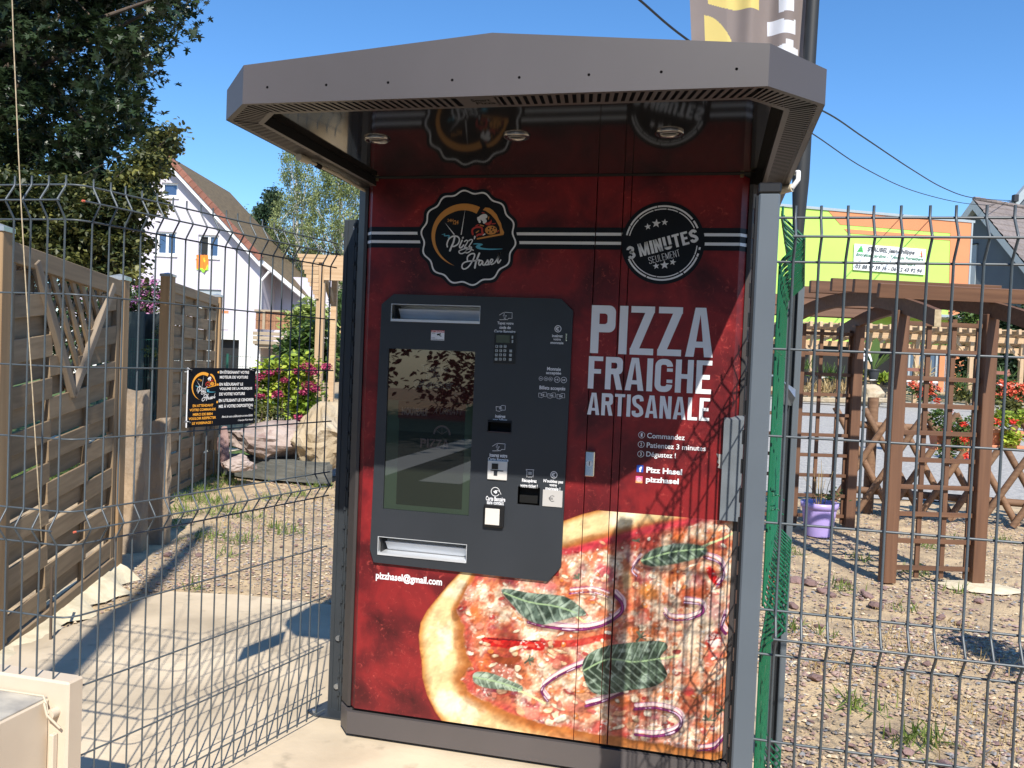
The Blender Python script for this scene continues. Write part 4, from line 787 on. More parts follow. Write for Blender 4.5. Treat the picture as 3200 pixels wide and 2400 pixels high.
cap_next('card_reader_caption')
c = q2(1258, 495); pr.arc(c, .0145, .0165, 10, 330, W_, 1, n=26); pr.poly([(c[0] - .008, c[1]), (c[0] + .002, c[1] + .006), (c[0] + .006, c[1] + .003), (c[0] + .006, c[1] - .004), (c[0] + .001, c[1] - .007)], W_, 1); pr.stroke([(c[0] + .006, c[1] + .006), (c[0] + .016, c[1] + .001), (c[0] + .021, c[1] - .008)], .0016, W_, 1)
T2('Carte Bancaire', 1163, 1357, 543, 588, bold=.03); T2('sans contact', 1173, 1342, 588, 622, bold=.03)
cap_next('contactless_caption')
P = [q2(1560 + a, 273 + b) for a, b in ((2, 2), (80, 6), (78, 14), (72, 14), (70, 80), (60, 72), (50, 82), (40, 72), (30, 82), (20, 72), (8, 80), (10, 12), (2, 12), (2, 2))]; pr.stroke(P, .0015, W_, 1, smooth=False)
for b in (28, 38, 48): pr.stroke([q2(1585, 273 + b), q2(1615, 275 + b)], .0016, W_, 1, smooth=False)
T2('Récupérez', 1520, 1667, 368, 412, bold=.03); T2('votre ticket !', 1503, 1675, 418, 455, bold=.03); cap_next('ticket_caption'); euro(q2, 1836, 328, .0126); T2("N'oubliez pas", 1732, 1928, 375, 417, bold=.03); T2('votre', 1790, 1865, 418, 442, bold=.03); T2('monnaie !', 1752, 1900, 447, 480, bold=.03)
cb(pr, 'change_caption')
# coin slot, banknote slot, card reader, contactless reader, ticket slot, coin flap
r = R4(q1, 1952, 513, 1966, 587); mb = MB(); mb.box(r[0], r[1], YC - .002, YC, r[2], r[3], M['chrome']); mb.box(r[0] + .0015, r[1] - .0015, YC - .0024, YC - .002, r[2] + .003, r[3] - .003, M['void']); cb(mb, 'coin_slot')
x0, x1, z0, z1 = BN; mb = MB(); mb.box(x0 - .002, x1 + .002, YC - .004, YC + .03, z1 - .006, z1 + .002, M['ink_black']); mb.box(x0, x1, YC + .028, YC + .03, z0, z1, M['void']); mb.box(x0 - .002, x1 + .002, YC - .003, YC + .02, z0 - .002, z0 + .001, flat('slot_lip', (.05, .03, .035), .4))
for a in (x0 - .002, x1): mb.box(a, a + .002, YC - .003, YC + .03, z0, z1, M['ink_black'])
cb(mb, 'banknote_slot')
r = R4(q2, 1180, 195, 1380, 370); cr0 = cb(MB().box(r[0], r[1], YC - .006, YC, r[2], r[3], flat('pale_grey_plastic', (.62, .60, .57), .35), .0015), 'card_reader'); mb = MB(); cx = (r[0] + r[1]) / 2; cz = (r[2] + r[3]) / 2
mb.box(cx - .02, cx + .003, YC - .0085, YC - .006, cz + .004, cz + .024, M['black']); mb.box(cx - .024, cx + .022, YC - .0072, YC - .006, cz - .002, cz + .001, M['void']); mb.box(cx - .012, cx + .001, YC - .007, YC - .006, cz - .019, cz - .002, M['console']); mb.build('card_slot', cr0)
r = R4(q2, 1145, 628, 1352, 842); cl = cb(MB().box(r[0], r[1], YC - .016, YC, r[2] + .004, r[3], M['black'], .003), 'contactless_reader'); r = R4(q2, 1165, 660, 1312, 808); MB().box(r[0], r[1], YC - .018, YC - .016, r[2], r[3], flat('ivory_pad', (.68, .64, .58), .3), .0008).build('pad', cl)
x0, x1, z0, z1 = TK; mb = MB(); mb.box(x0, x1, YC + .03, YC + .032, z0, z1, M['void'])
for a, b, c_, d in ((x0 - .001, x0, z0, z1), (x1, x1 + .001, z0, z1), (x0, x1, z1, z1 + .001), (x0, x1, z0 - .001, z0)): mb.box(a, b, YC - .0005, YC + .03, c_, d, M['black'])
cb(mb, 'ticket_slot')
r = R4(q2, 1722, 487, 1924, 635); cfp = cb(MB().box(r[0], r[1], YC - .003, YC, r[2], r[3], flat('grey_flap', (.48, .46, .44), .35), .0006), 'coin_return_flap'); pr = Print(YC - .0035); c = ((r[0] + r[1]) / 2, (r[2] + r[3]) / 2); pr.arc(c, .0092, .0106, 50, 310, M['black'], 1, n=22); pr.rect(c[0] - .013, c[0] + .002, c[1] + .0014, c[1] + .0026, M['black'], 1.5); pr.rect(c[0] - .013, c[0] + .002, c[1] - .0026, c[1] - .0014, M['black'], 1.5); pr.build('euro_mark', cfp)
# door lock
mb = MB(); mb.box(-.397, -.364, YK - .020, YK - .0005, 1.062, 1.150, M['chrome'], .003); lk = kb(mb, 'door_lock'); mb = MB(); mb.disc((-.3805, YK - .0235, 1.108), .011, M['steel'], n=20, t=.004); mb.box(-.3815, -.3795, YK - .0242, YK - .0236, 1.101, 1.115, M['void']); mb.build('keyhole', lk)
for x in (-1.207, .082): kb(MB().tube([(x, YK - .008, 2.088), (x, YK - .008, 2.118)], .0065, flat('brass_pin', (.35, .27, .15), .3, metal=.8)), 'hinge_pin')
# grey folded plate and tape on the right corner
mb = MB(); mb.plate([(.062, .948), (.150, .948), (.150, 1.285), (.062, 1.285)], [], YK - .018, YK - .0165, M['galv']); mb.add([(.062, YK - .018, 1.285), (.150, YK - .018, 1.285), (.150, YK + .02, 1.300), (.062, YK + .02, 1.296)], [(0, 1, 2, 3)], M['galv']); mb.box(.062, .150, YK - .0165, YK + .01, .948, .951, M['galv']); mb.box(.062, .0635, YK - .0165, YK + .01, .951, 1.285, M['galv'])
M['plate_grey'] = mat('flat_grey_plate', (.15, .17, .19), (.12, .135, .15), rough=.45, scale=(12, 12, 12)); mb.mats = [M['plate_grey']]; kb(mb, 'side_plate')
kb(Print(YK - .001).poly([(.042, 1.168), (.0615, 1.166), (.0615, 1.118), (.048, 1.121), (.053, 1.132), (.045, 1.140), (.050, 1.150)], M['tape'], 2), 'tape_patch')
# ------------------------------------------------------------------ canopy
ZB = 2.07
PO = [(-1.30, 3.85), (-1.30, 2.03), (-1.172, 1.90), (.100, 1.90), (.236, 2.045), (.236, 3.85)]
PI_ = [(-1.212, 3.85), (-1.212, 2.075), (-1.135, 1.992), (.063, 1.992), (.148, 2.085), (.148, 3.85)]
tops = [2.16, 2.151, 2.167, 2.162, 2.151, 2.16]
mb = MB(); BR_ = M['brown']
def fq(a, b, za, zb, apex=None):
    if apex is None: mb.add([(a[0], a[1], ZB), (b[0], b[1], ZB), (b[0], b[1], zb), (a[0], a[1], za)], [(0, 1, 2, 3)], BR_)
for i in (0, 1, 3, 4): fq(PO[i], PO[i + 1], tops[i], tops[i + 1])
hx = (-1.104, -.944, -.782, -.620, -.457, -.294, -.131, .032)
tri = tessellate_polygon([[Vector((-1.172, ZB, 0)), Vector((.100, ZB, 0)), Vector((.100, 2.162, 0)), Vector((-.527, 2.216, 0)), Vector((-1.172, 2.167, 0))]] + [[Vector((x + .0035 * math.cos(k * 1.047), 2.1095 + .0035 * math.sin(k * 1.047), 0)) for k in range(6)] for x in hx])
fl = [(-1.172, ZB), (.100, ZB), (.100, 2.162), (-.527, 2.216), (-1.172, 2.167)] + [(x + .0035 * math.cos(k * 1.047), 2.1095 + .0035 * math.sin(k * 1.047)) for x in hx for k in range(6)]
mb.add([(p[0], 1.90, p[1]) for p in fl], [tuple(t) for t in tri], BR_)
canopy = kb(mb, 'canopy_fascia')
MB().box(-1.15, .08, 1.912, 1.916, 2.09, 2.13, M['void']).build('screw_hole_backing', canopy)
mb = MB(); ap = (-.527, 1.90, 2.216); bk = (-.527, 3.85, 2.235); T_ = [(p[0], p[1], t) for p, t in zip(PO, tops)]
lip = lambda P: (P[0] * .985 - .008, P[1] + .02, P[2] - .006)
mb.add([T_[2], ap, bk, T_[0], T_[1]], [(0, 1, 2, 3, 4)], BR_); mb.add([T_[3], ap, bk, T_[5], T_[4]], [(0, 4, 3, 2, 1)], BR_); kb(mb, 'roof')
# vent grille: rails and the bars between slots
G = M['brown_grille']; mb = MB(); zG = ZB + .0012
def lerp(a, b, t): return (a[0] + (b[0] - a[0]) * t, a[1] + (b[1] - a[1]) * t)
A1 = [lerp(o, i, .17) for o, i in zip(PO, PI_)]; A2 = [lerp(o, i, .84) for o, i in zip(PO, PI_)]
for i in range(5):
    for P, Q in ((PO, A1), (A2, PI_)): mb.add([(P[i][0], P[i][1], zG), (P[i + 1][0], P[i + 1][1], zG), (Q[i + 1][0], Q[i + 1][1], zG), (Q[i][0], Q[i][1], zG)], [(0, 1, 2, 3)], G)
    L = math.hypot(A1[i][0] - A1[i + 1][0], A1[i][1] - A1[i + 1][1]); n = max(3, int(L / (.0195 if i in (2,) else .0175)))
    for k in range(n):
        if i == 2 and .435 < (k + .5) / n < .515:
            t0, t1 = k / n, (k + 1) / n
        else: t0, t1 = (k + .0) / n - .22 / n, (k + .0) / n + .30 / n
        t0 = max(0, t0); a, b, c, d = lerp(A1[i], A1[i + 1], t0), lerp(A1[i], A1[i + 1], t1), lerp(A2[i], A2[i + 1], t1), lerp(A2[i], A2[i + 1], t0)
        mb.add([(*a, zG), (*b, zG), (*c, zG), (*d, zG)], [(0, 1, 2, 3)], G)
for i in range(5): mb.add([(PI_[i][0], PI_[i][1], zG), (PI_[i + 1][0], PI_[i + 1][1], zG), (PI_[i + 1][0], PI_[i + 1][1], 2.099), (PI_[i][0], PI_[i][1], 2.099)], [(0, 1, 2, 3)], M['void'] if i in (0, 4) else G)
gr = kb(mb, 'vent_grille')
em = MB()   # small cut emblem in the grille
for body, x0, x1, y0, y1 in (('Smart', -.582, -.535, 1.925, 1.945), ('Pizza', -.575, -.527, 1.948, 1.966)):
    v, f = text_geo(body, .03); xs = [a[0] for a in v]; ys = [a[1] for a in v]
    em.add([(x0 + (a[0] - min(xs)) / (max(xs) - min(xs)) * (x1 - x0), y1 - (a[1] - min(ys)) / (max(ys) - min(ys)) * (y1 - y0), zG - .0006) for a in v], f, M['void'])
em.build('emblem', gr)
kb(MB().prism([(p[0] * .998 - .001 if abs(p[0]) > 1 else p[0] - .004, p[1] + .004) for p in (PO[1], PO[2], PO[3], PO[4])] + [(.23, 3.84), (-1.295, 3.84)], 2.130, 2.134, M['void']), 'canopy_inner_void')
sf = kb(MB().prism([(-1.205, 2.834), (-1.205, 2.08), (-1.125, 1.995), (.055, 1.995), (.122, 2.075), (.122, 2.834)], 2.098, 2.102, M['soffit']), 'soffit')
for i, (x, y) in enumerate(((-.993, 2.345), (-.564, 2.345), (-.132, 2.345))):
    mb = MB(); n = 28; V = []; fs = []
    prof = [(.040, 2.098), (.040, 2.093), (.036, 2.0905), (.030, 2.091), (.0255, 2.0955)]
    for (r, z) in prof: V += [(x + r * math.cos(2 * math.pi * k / n), y + r * math.sin(2 * math.pi * k / n), z) for k in range(n)]
    for a in range(len(prof) - 1): fs += [(a * n + k, a * n + (k + 1) % n, (a + 1) * n + (k + 1) % n, (a + 1) * n + k) for k in range(n)]
    mb.add(V, fs, M['ring'], True); dl = kb(mb, 'downlight'); MB().disc((x, y, 2.0945), .0258, flat('lamp_glass', (.25, .24, .22), .12, spec=1), axis='z').build('lens', dl); MB().box(x - .018, x + .018, y - .002, y + .002, 2.0925, 2.0943, M['black']).build('filament_bar', dl)
# cable clipped under the left border and cable with plug on the right one
kb(MB().tube([(-1.275, 2.44, 2.064), (-1.262, 2.50, 2.060), (-1.25, 2.62, 2.058), (-1.262, 2.78, 2.058), (-1.27, 2.93, 2.060), (-1.27, 3.3, 2.06)], .0055, M['cable_w']), 'left_cable')
kb(MB().tube([(-1.278, 2.40, 2.062), (-1.272, 2.45, 2.062)], .012, M['cable_w']), 'cable_plug'); kb(MB().tube([(-1.262, 2.49, 2.058), (-1.258, 2.51, 2.056)], .009, M['black']), 'cable_clip')
kb(MB().tube([(.20, 2.93, 2.058), (.175, 3.0, 2.052), (.165, 3.1, 2.05), (.17, 3.35, 2.05), (.19, 3.6, 2.06)], .009, M['cable_w']), 'right_cable')
mb = MB(); mb.tube([(.20, 2.93, 2.055), (.245, 2.90, 2.060)], .014, M['cable_w']); mb.tube([(.245, 2.90, 2.06), (.262, 2.89, 2.085), (.262, 2.9, 2.11), (.25, 2.95, 2.12)], .008, flat('white_cable', (.8, .8, .8), .4)); kb(mb, 'cable_plug')
# ================================================================== LEFT MESH FENCE (one bent panel) and its post
FR = .0027
def wire_mesh(name, ztop, zbot, kinks, r=FR):
    pts = [(0, 0, ztop)]
    for k in kinks:
        if k + .05 < ztop and k - .05 > zbot: pts += [(0, 0, k + .048), (.004, 0, k + .040), (.027, 0, k + .006), (.030, 0, k), (.027, 0, k - .006), (.004, 0, k - .040), (0, 0, k - .048)]
    pts.append((0, 0, zbot)); return MB().tube(pts, r, M['wire'], n=6).mesh(name)
LFa = Frame(-1.673, 1.977, -1.43, 3.03)
fl_ = empty('welded_mesh_fence', (-1.673, 1.977, 0), 0, 'grey welded wire mesh fence bent round a corner left of the kiosk', 'fence')
FO = (-1.673, 1.977, 0)
wm = wire_mesh('vertical_wire', 1.905, .006, (1.833, .937, .050)); wms = wire_mesh('vertical_wire_short', 1.905, .478, (1.833, .937))
kr = math.atan2(-LFa.u[0] * 1.0, LFa.u[1])     # kink points to +x side
for i in range(20):
    p = LFa.a + LFa.u * (i * .0548); link('vertical_wire', wm, fl_, (p[0] - FO[0], p[1] - FO[1], random.uniform(-.002, .002)), (random.uniform(-.002, .002), random.uniform(-.002, .002), kr))
for i in range(12):
    link('vertical_wire', wm if i == 0 else wms, fl_, (-1.720 - i * .0555 - FO[0], 1.935 - FO[1], 0), (0, 0, -math.pi / 2))
rows = (1.881, 1.786, 1.583, 1.384, 1.185, .985, .892, .691, .489, .289, .098, .012)
cor = [(-1.76, 1.938), (-1.725, 1.938), (-1.700, 1.944), (-1.684, 1.956), (-1.674, 1.975), (-1.668, 1.998)]
for z in rows:
    xl = -1.735 if z < .47 else -2.36
    pts = [(xl, 1.938, z)] + [(c[0], c[1], z) for c in cor if c[0] > xl + .01] + [tuple(LFa.a + LFa.u * t + np.array([.003, 0, z])) for t in (.3, .6, 1.07)]
    MB().tube([(p[0] - FO[0], p[1] - FO[1], p[2]) for p in pts], FR, M['wire'], n=6).build('horizontal_wire', fl_)
for z in (1.833, .937, .050):
    kx = LFa.u[1] * .032; ky = -LFa.u[0] * .032
    MB().tube([tuple(LFa.a + LFa.u * t + np.array([kx, ky, z]) - np.array(FO)) for t in (-.045, .5, 1.055)], FR, M['wire'], n=6).build('horizontal_wire', fl_)
    if z > .5: MB().tube([(-2.36 - FO[0], 1.905 - FO[1], z), (-1.712 - FO[0], 1.905 - FO[1], z)], FR, M['wire'], n=6).build('horizontal_wire', fl_)
    MB().tube([tuple(LFa.a + LFa.u * t + np.array([kx, ky, z]) - np.array(FO)) for t in (-.052, -.045)], FR + .0006, M['rust_coral'], n=6).build('rusty_wire_end', fl_)
# dark end post with slotted folded edge
PLx, PLy = -1.385, 3.075
pl_ = empty('notched_fence_post', (PLx, PLy, CON_Z - .002), 0, 'dark notched steel fence post on a base plate left of the kiosk', 'post')
mb = MB(); D = M['post_dark']; H_ = 1.965
mb.box(-.058, -.030, -.012, .045, .006, H_, D, .003); mb.box(-.030, .030, -.010, -.006, .006, H_, D); mb.box(.030, .050, -.018, .040, .006, H_, D, .003); mb.box(-.058, .050, .040, .044, .006, H_, D); mb.box(.012, .018, -.022, -.010, .006, H_, D); mb.box(.020, .032, -.0215, -.018, .006, H_, D); po_ = mb.build('post_profile', pl_); po_.scale = (.68, 1, 1)
nt_ = MB().box(-.006, .006, -.0015, 0, -.010, .010, M['void']).mesh('notch'); hk = MB().box(-.003, .006, -.007, 0, -.007, .007, D).mesh('hook_tooth')
for k in range(26):
    link('notch', nt_, pl_, (.0275, -.0185, .06 + k * .0745)); link('hook_tooth', hk, pl_, (.011, -.0215, .08 + k * .0745))
mb = MB(); mb.prism([(-.11, -.055), (-.055, -.085), (.07, -.085), (.09, -.02), (.06, .06), (-.07, .06)], .001, .009, D); mb.build('base_plate', pl_)
for x, y in ((-.072, -.06), (.055, -.066)): MB().tube([(x, y, .009), (x, y, .018)], .009, M['galv'], n=6).build('bolt', pl_)
for z in (.30, .105): MB().tube([(.0, -.010, z), (.0, -.020, z)], .011, M['galv'], n=10).build('bolt', pl_)
MB().box(.002, .008, -.0125, -.011, 1.925, 1.94, M['ink_white']).build('square_hole', pl_)
# ------------------------------------------------------------------ sign tied on the fence
SG_A = onY(590, 1150, 2.33)
LFs = Frame(LFa.a[0] + .006, LFa.a[1] + 0, -1.43 + .006, 3.03)
a = LFs.hit(588, 1153, -.012); b = LFs.hit(798, 1148, -.012); c = LFs.hit(796, 1322, -.012)
sign = fempty('black_notice_board', LFs, 0, 'black notice board with orange and white text tied to the mesh fence', 'sign')
sx0, sx1, sz0, sz1 = a[0], b[0], c[1], (a[1] + b[1]) / 2
sb = MB().box(sx0, sx1, -.014, -.011, sz0, sz1, M['ink_black']); sb.box(sx0 - .0015, sx0, -.014, -.010, sz0, sz1, M['ink_white']); board = sb.build('board', sign)
pr = Print(-.0145); cw = crop7 = lambda x, y: (550 + x * .15669, 1120 + y * .15669)
def qs(x, y):   # affine map of the sign in the enlarged crop to board coordinates
    u = (x - 245) / (1575 - 245); tz = 210 + (168 - 210) * u; bz = 1440 + (1300 - 1440) * u; v = (y - tz) / (bz - tz)
    # perspective foreshortening along the board
    uu = u * (1.0 + .19 * (1 - u)) ; uu = u * .90 / (.90 + .10 * (1 - u)) if False else u
    return sx0 + uu * (sx1 - sx0), sz1 - v * (sz1 - sz0)
def ts(body, xa, xb, ya, yb, m, bold=.03, **k):
    p = qs(xa, (ya + yb) / 2); q = qs(xb, (ya + yb) / 2 - 0); hh = (yb - ya) / 1230 * (sz1 - sz0) / 2; pr.text(body, p[0], q[0], (p[1] * 1) - hh, p[1] + hh, m, 2, bold, **k)
A_ = M['ink_amber']; W_ = M['ink_white']
for body, xa, xb, yc, hgt in (('EN ÉTEIGNANT VOTRE', 830, 1427, 268, 78), ('MOTEUR DE VOITURE', 832, 1408, 378, 62), ('EN RÉDUISANT LE', 828, 1308, 518, 78), ('VOLUME DE LA MUSIQUE', 832, 1505, 622, 66), ('DE VOTRE VOITURE', 830, 1352, 728, 64), ('EN UTILISANT LE CENDRIER', 825, 1550, 862, 66), ('MIS À VOTRE DISPOSITION', 830, 1530, 975, 84)): ts(body, xa, xb, yc - hgt / 2, yc + hgt / 2, W_)
pr.build('board_text', board); pr = Print(-.0145)
for body, xa, xb, yc in (('EN ATTENDANT', 335, 720, 988), ('VOTRE COMMANDE', 280, 770, 1078), ('MERCI DE BIEN', 342, 712, 1168), ('VOULOIR RESPECTER', 268, 782, 1258), ('LE VOISINAGE !', 332, 715, 1350)): ts(body, xa, xb, yc - 27, yc + 27, A_)
pr.build('board_request', board); pr = Print(-.0145); ts('Merci de votre collaboration et votre fidélité', 895, 1530, 1168, 1218, W_, .01, slant=.35); ts("L'équipe Pizz Hasel", 1220, 1530, 1232, 1282, W_, .01, slant=.35)
pr.build('board_signature', board); pr = Print(-.0145)
for x, y in ((800, 278), (797, 532), (795, 892)): pr.disc(qs(x, y), .0038, A_, 2, n=12)
pr.build('board_bullets', board); pr = Print(-.0145); kx_ = (sx1 - sx0) * .355 / 1055
badge_art(pr, lambda x, y: (sx0 + .012 + (x - 215) * kx_, sz1 - .014 - (y - 360) * kx_), kx_, 1, ring=False)
pr.build('board_logo', board)
mb = MB()
for x, z in ((sx0 + .012, sz1 - .012), (sx1 - .012, sz1 - .012), (sx1 - .012, sz0 + .045), (sx0 + .012, sz0 + .012)): mb.tube([(x, -.012, z), (x - .008, -.024, z + .006), (x - .018, -.014, z + .01), (x - .008, .004, z + .004), (x, -.012, z)], .0014, M['galv'], n=5)
mb.build('wire_tie', sign)
# ------------------------------------------------------------------ cream electrical cabinet at the fence corner
cab = empty('electrical_cabinet', (-1.9, 1.7, 0), 0, 'cream plastic electrical cabinet with stained top beside the fence corner', 'cabinet'); CL = (1.9, -1.7, 0)
mb = MB(); mb.box(-2.45, -1.662, 1.925, 1.985, .004, .520, M['cream'], .006); mb.build('back_frame', cab, CL)
mb = MB(); mb.box(-2.45, -1.722, 1.10, 1.9245, .004, .470, M['cream'], .004); mb.build('housing', cab, CL)
MB().box(-2.44, -1.728, 1.11, 1.9235, .4705, .4745, M['cream_top']).build('lid', cab, CL)
MB().box(-1.7218, -1.7165, 1.74, 1.7475, .01, .470, M['cream']).build('side_seam', cab, CL); MB().box(-1.705, -1.690, 1.905, 1.9245, .06, .38, M['cream'], .003).build('frame_rib', cab, CL)
mb = MB(); mb.tube([(-1.698, 1.90, .437), (-1.698, 1.925, .437)], .014, M['cream']); mb.tube([(-1.712, 1.895, .47), (-1.70, 1.892, .44), (-1.672, 1.91, .40)], .0035, M['cable_w']); mb.build('knob', cab, CL)
MB().tube([(-2.4, 1.918, .474), (-1.735, 1.918, .4765), (-1.715, 1.905, .466), (-1.70, 1.897, .44)], .003, M['cable_w']).build('thin_cable', cab, CL)
# jute string hanging in front of the fence
pts = []
for i, (x, y) in enumerate(((30, -60), (38, 0), (42, 120), (50, 300), (58, 480), (66, 640), (78, 850), (90, 1050), (102, 1230), (112, 1400), (122, 1560), (130, 1690))): q = onY(x, y, 1.88 if i < 11 else 1.95); pts.append(tuple(q))
tag(MB().tube(pts, .0016, M['rope'], n=6).build('hanging_string'), 'thin pale jute string hanging down past the bent fence corner', 'string')
# ================================================================== WOODEN FENCE PANELS
def wood_panel(fr, u0, u1, zt0, zt1, zb0, zb1, battens, rowh, label, lattice=None, seed=0, tnail=True):
    rd = random.Random(seed); e = fempty('woven_fence_panel', fr, 0, label, 'fence')
    top = lambda u: zt0 + (zt1 - zt0) * (u - u0) / (u1 - u0); bot = lambda u: zb0 + (zb1 - zb0) * (u - u0) / (u1 - u0)
    fwd = M['fwood']; t = .045
    for a, b in ((u0, u0 + t), (u1 - t, u1)): mb = MB(); mb.bar((0, 0, 0), (top(a) - bot(a) - .02, 0, 0), .034, t, fwd, bev=.003); mb.build('frame_stile', e, ((a + b) / 2, -.012, bot(a) + .01), (0, -math.pi / 2, 0))
    for nm, f_, dz in (('top_rail', top, -.045), ('bottom_rail', bot, .03)):
        L = u1 - u0; mb = MB(); mb.box(0, L, -.02, .02, -.05 if nm == 'top_rail' else -.03, .045 if nm == 'top_rail' else .03, fwd, .003)
        mb.build(nm, e, (u0, -.016, f_(u0) + dz), (0, -math.atan2(f_(u1) - f_(u0), L), 0))
    cols = [u0 + t] + battens + [u1 - t]; n = int((max(zt0, zt1) - .10 - min(zb0, zb1)) / rowh)
    L0 = [MB().box(0, 1, -.006, .006, 0, rowh * h_, fwd, .002).mesh('fence_board') for h_ in (.96, 1.03, .99)]
    for r in range(n + 1):
        for ci in range(len(cols) - 1):
            a, b = cols[ci], cols[ci + 1]; um = (a + b) / 2; z = bot(um) + .055 + r * rowh
            if z + rowh > top(um) - .03: continue
            if lattice:
                (lx0, lz0), (lx1, lz1), (ax, az) = lattice
                if z + rowh > az:     # clip boards where the lattice triangle opens
                    k = min(1, (z + rowh * .5 - az) / (lz0 - az)); c0, c1 = ax + (lx0 - ax) * k, ax + (lx1 - ax) * k
                    segs = [(s0, s1) for s0, s1 in ((a, min(b, c0)), (max(a, c1), b)) if s1 - s0 > .03]
                else: segs = [(a, b)]
            else: segs = [(a, b)]
            front = (r + ci) % 2 == 0
            for s0, s1 in segs:
                o = link('fence_board', rd.choice(L0), e, (s0 - .012, (-.019 if front else .012) + rd.uniform(-.002, .002), z + rd.uniform(-.003, .003)), (rd.uniform(-.03, .03), math.atan2(-(bot(s1) - bot(s0)), s1 - s0), 0)); o.scale = (s1 - s0 + .024, 1, 1)
    for b_ in battens:
        zt = top(b_) - .08
        if lattice and lattice[0][0] < b_ < lattice[1][0]:
            (lx0, lz0), (lx1, lz1), (ax, az) = lattice; zt = az + (lz0 - az) * (abs(b_ - ax) / (abs((lx0 if b_ < ax else lx1) - ax)))
        MB().box(0, zt - bot(b_) - .05, -.016, .016, -.015, .015, fwd, .002).build('batten', e, (b_, -.005, bot(b_) + .05), (0, -math.pi / 2, 0))
    return e, top, bot
FA = Frame(-2.99, 2.65, -3.50, 4.37)
pa, topA, botA = wood_panel(FA, .555, 1.775, 1.905, 1.838, -.03, .10, [.965, 1.40], .1075, 'woven wooden fence panel with lattice triangle, nearest on the left', lattice=((.745, 1.85), (1.66, 1.82), (1.19, 1.185)), seed=1)
for p0, p1, m_ in (((.765, 1.835), (1.195, 1.17), 'fwood_g'), ((1.655, 1.80), (1.185, 1.17), 'fwood_g')):
    L = math.hypot(p1[0] - p0[0], p1[1] - p0[1]); MB().box(0, L, -.016, .016, -.024, .024, M[m_], .003).build('lattice_frame', pa, (p0[0], -.03, p0[1]), (0, -math.atan2(p1[1] - p0[1], p1[0] - p0[0]), 0))
# lattice slats: two diagonal layers clipped to the triangle
def tri_clip(px, pz, dx, dz):
    T_ = [(.765, 1.83), (1.655, 1.80), (1.19, 1.19)]; ts = []
    for i in range(3):
        ax, az = T_[i]; bx, bz = T_[(i + 1) % 3]; ex, ez = bx - ax, bz - az; den = dx * ez - dz * ex
        if abs(den) < 1e-9: continue
        t = ((ax - px) * ez - (az - pz) * ex) / den; s_ = ((ax - px) * dz - (az - pz) * dx) / den
        if 0 <= s_ <= 1: ts.append(t)
    return (min(ts), max(ts)) if len(ts) >= 2 else None
for sgn, off in ((1, -.012), (-1, .006)):
    for k in range(1, 9):
        px, pz = .74 + k * .105, 1.82; dx, dz = (.545 * sgn, -.84); c = tri_clip(px, pz, dx, dz)
        if c and c[1] - c[0] > .05:
            L = c[1] - c[0]; MB().box(0, L, -.007, .007, -.018 if sgn > 0 else -.012, .018 if sgn > 0 else .012, M['fwood'], .001).build('lattice_slat', pa, (px + dx * c[0], off, pz + dz * c[0]), (0, -math.atan2(dz, dx), 0))
FB = Frame(-4.88, 6.70, -5.39, 8.23)
pb, _, _ = wood_panel(FB, .22, 1.80, 2.06, 2.03, .04, .03, [.60, 1.0, 1.42], .112, 'plain woven wooden fence panel standing further back behind the notice board', seed=5)
# square posts with zinc caps
def sq_post(fr, u, w_, ztop, label, group='square wooden posts with zinc caps'):
    e = empty('fence_post', fr.w(u, 0, 0), fr.ang, label, 'post', group)
    mb = MB(); mb.box(0, ztop - .004, -w_ / 2, w_ / 2, -w_ / 2, w_ / 2, M['post_wood'], .004); mb.build('timber', e, (0, 0, .004), (0, -math.pi / 2, 0))
    mb = MB(); c = w_ / 2 + .006; mb.box(-c, c, -c, c, ztop - .018, ztop + .004, M['zinc']); mb.add([(-c, -c, ztop + .004), (c, -c, ztop + .004), (c, c, ztop + .004), (-c, c, ztop + .004), (0, 0, ztop + .022)], [(0, 1, 4), (1, 2, 4), (2, 3, 4), (3, 0, 4)], M['zinc']); mb.build('cap', e)
    mb = MB(); mb.box(-w_ / 2 - .006, -w_ / 2 - .001, -.03, .03, .001, .30, M['galv']); mb.build('ground_bracket', e); return e
sq_post(FA, .50, .085, 1.955, 'square wooden post with zinc cap at the left picture edge', 'square wooden posts with zinc caps')
sq_post(FA, 1.835, .085, 1.862, 'square wooden post with zinc cap ending the lattice fence panel')
sq_post(FB, .13, .105, 2.12, 'tall square wooden post with zinc cap behind the gap in the fence')
sq_post(FB, 1.90, .09, 2.06, 'square wooden post with zinc cap furthest back beside the notice board')
# shared rough rock maker
def rock_mesh(name, sx, sy, sz, m, seed=0, sub=3, rough=.25, flat_=.0, cuts=4):
    rd = random.Random(seed); bm = bmesh.new(); bmesh.ops.create_icosphere(bm, subdivisions=sub, radius=1)
    pl = [(Vector((rd.gauss(0, 1), rd.gauss(0, 1), rd.gauss(0, .8))).normalized(), rd.uniform(.55, .85)) for _ in range(cuts + 5)]
    from mathutils import noise
    for v in bm.verts:
        c = v.co.copy()
        for n_, d in pl:
            q = c.dot(n_)
            if q > d: c -= n_ * (q - d) * .92
        c *= 1 + noise.noise(v.co * 1.7 + Vector((seed, 0, 0))) * rough + noise.noise(v.co * 5 + Vector((0, seed, 0))) * rough * .4 + (noise.noise(v.co * 14) * rough * .22 if sub > 2 else 0)
        v.co = Vector((c.x * sx, c.y * sy, c.z * sz))
    me = bpy.data.meshes.new(name); bm.to_mesh(me); bm.free(); me.materials.append(m); return me
def rock(name, loc, size, m, label, cat, seed=0, rz=0, sub=3, group=None, rough=.22, tilt=(0, 0)):
    o = link(name, rock_mesh(name, *size, m, seed, sub, rough), None, loc, (tilt[0], tilt[1], rz)); return tag(o, label, cat, group)
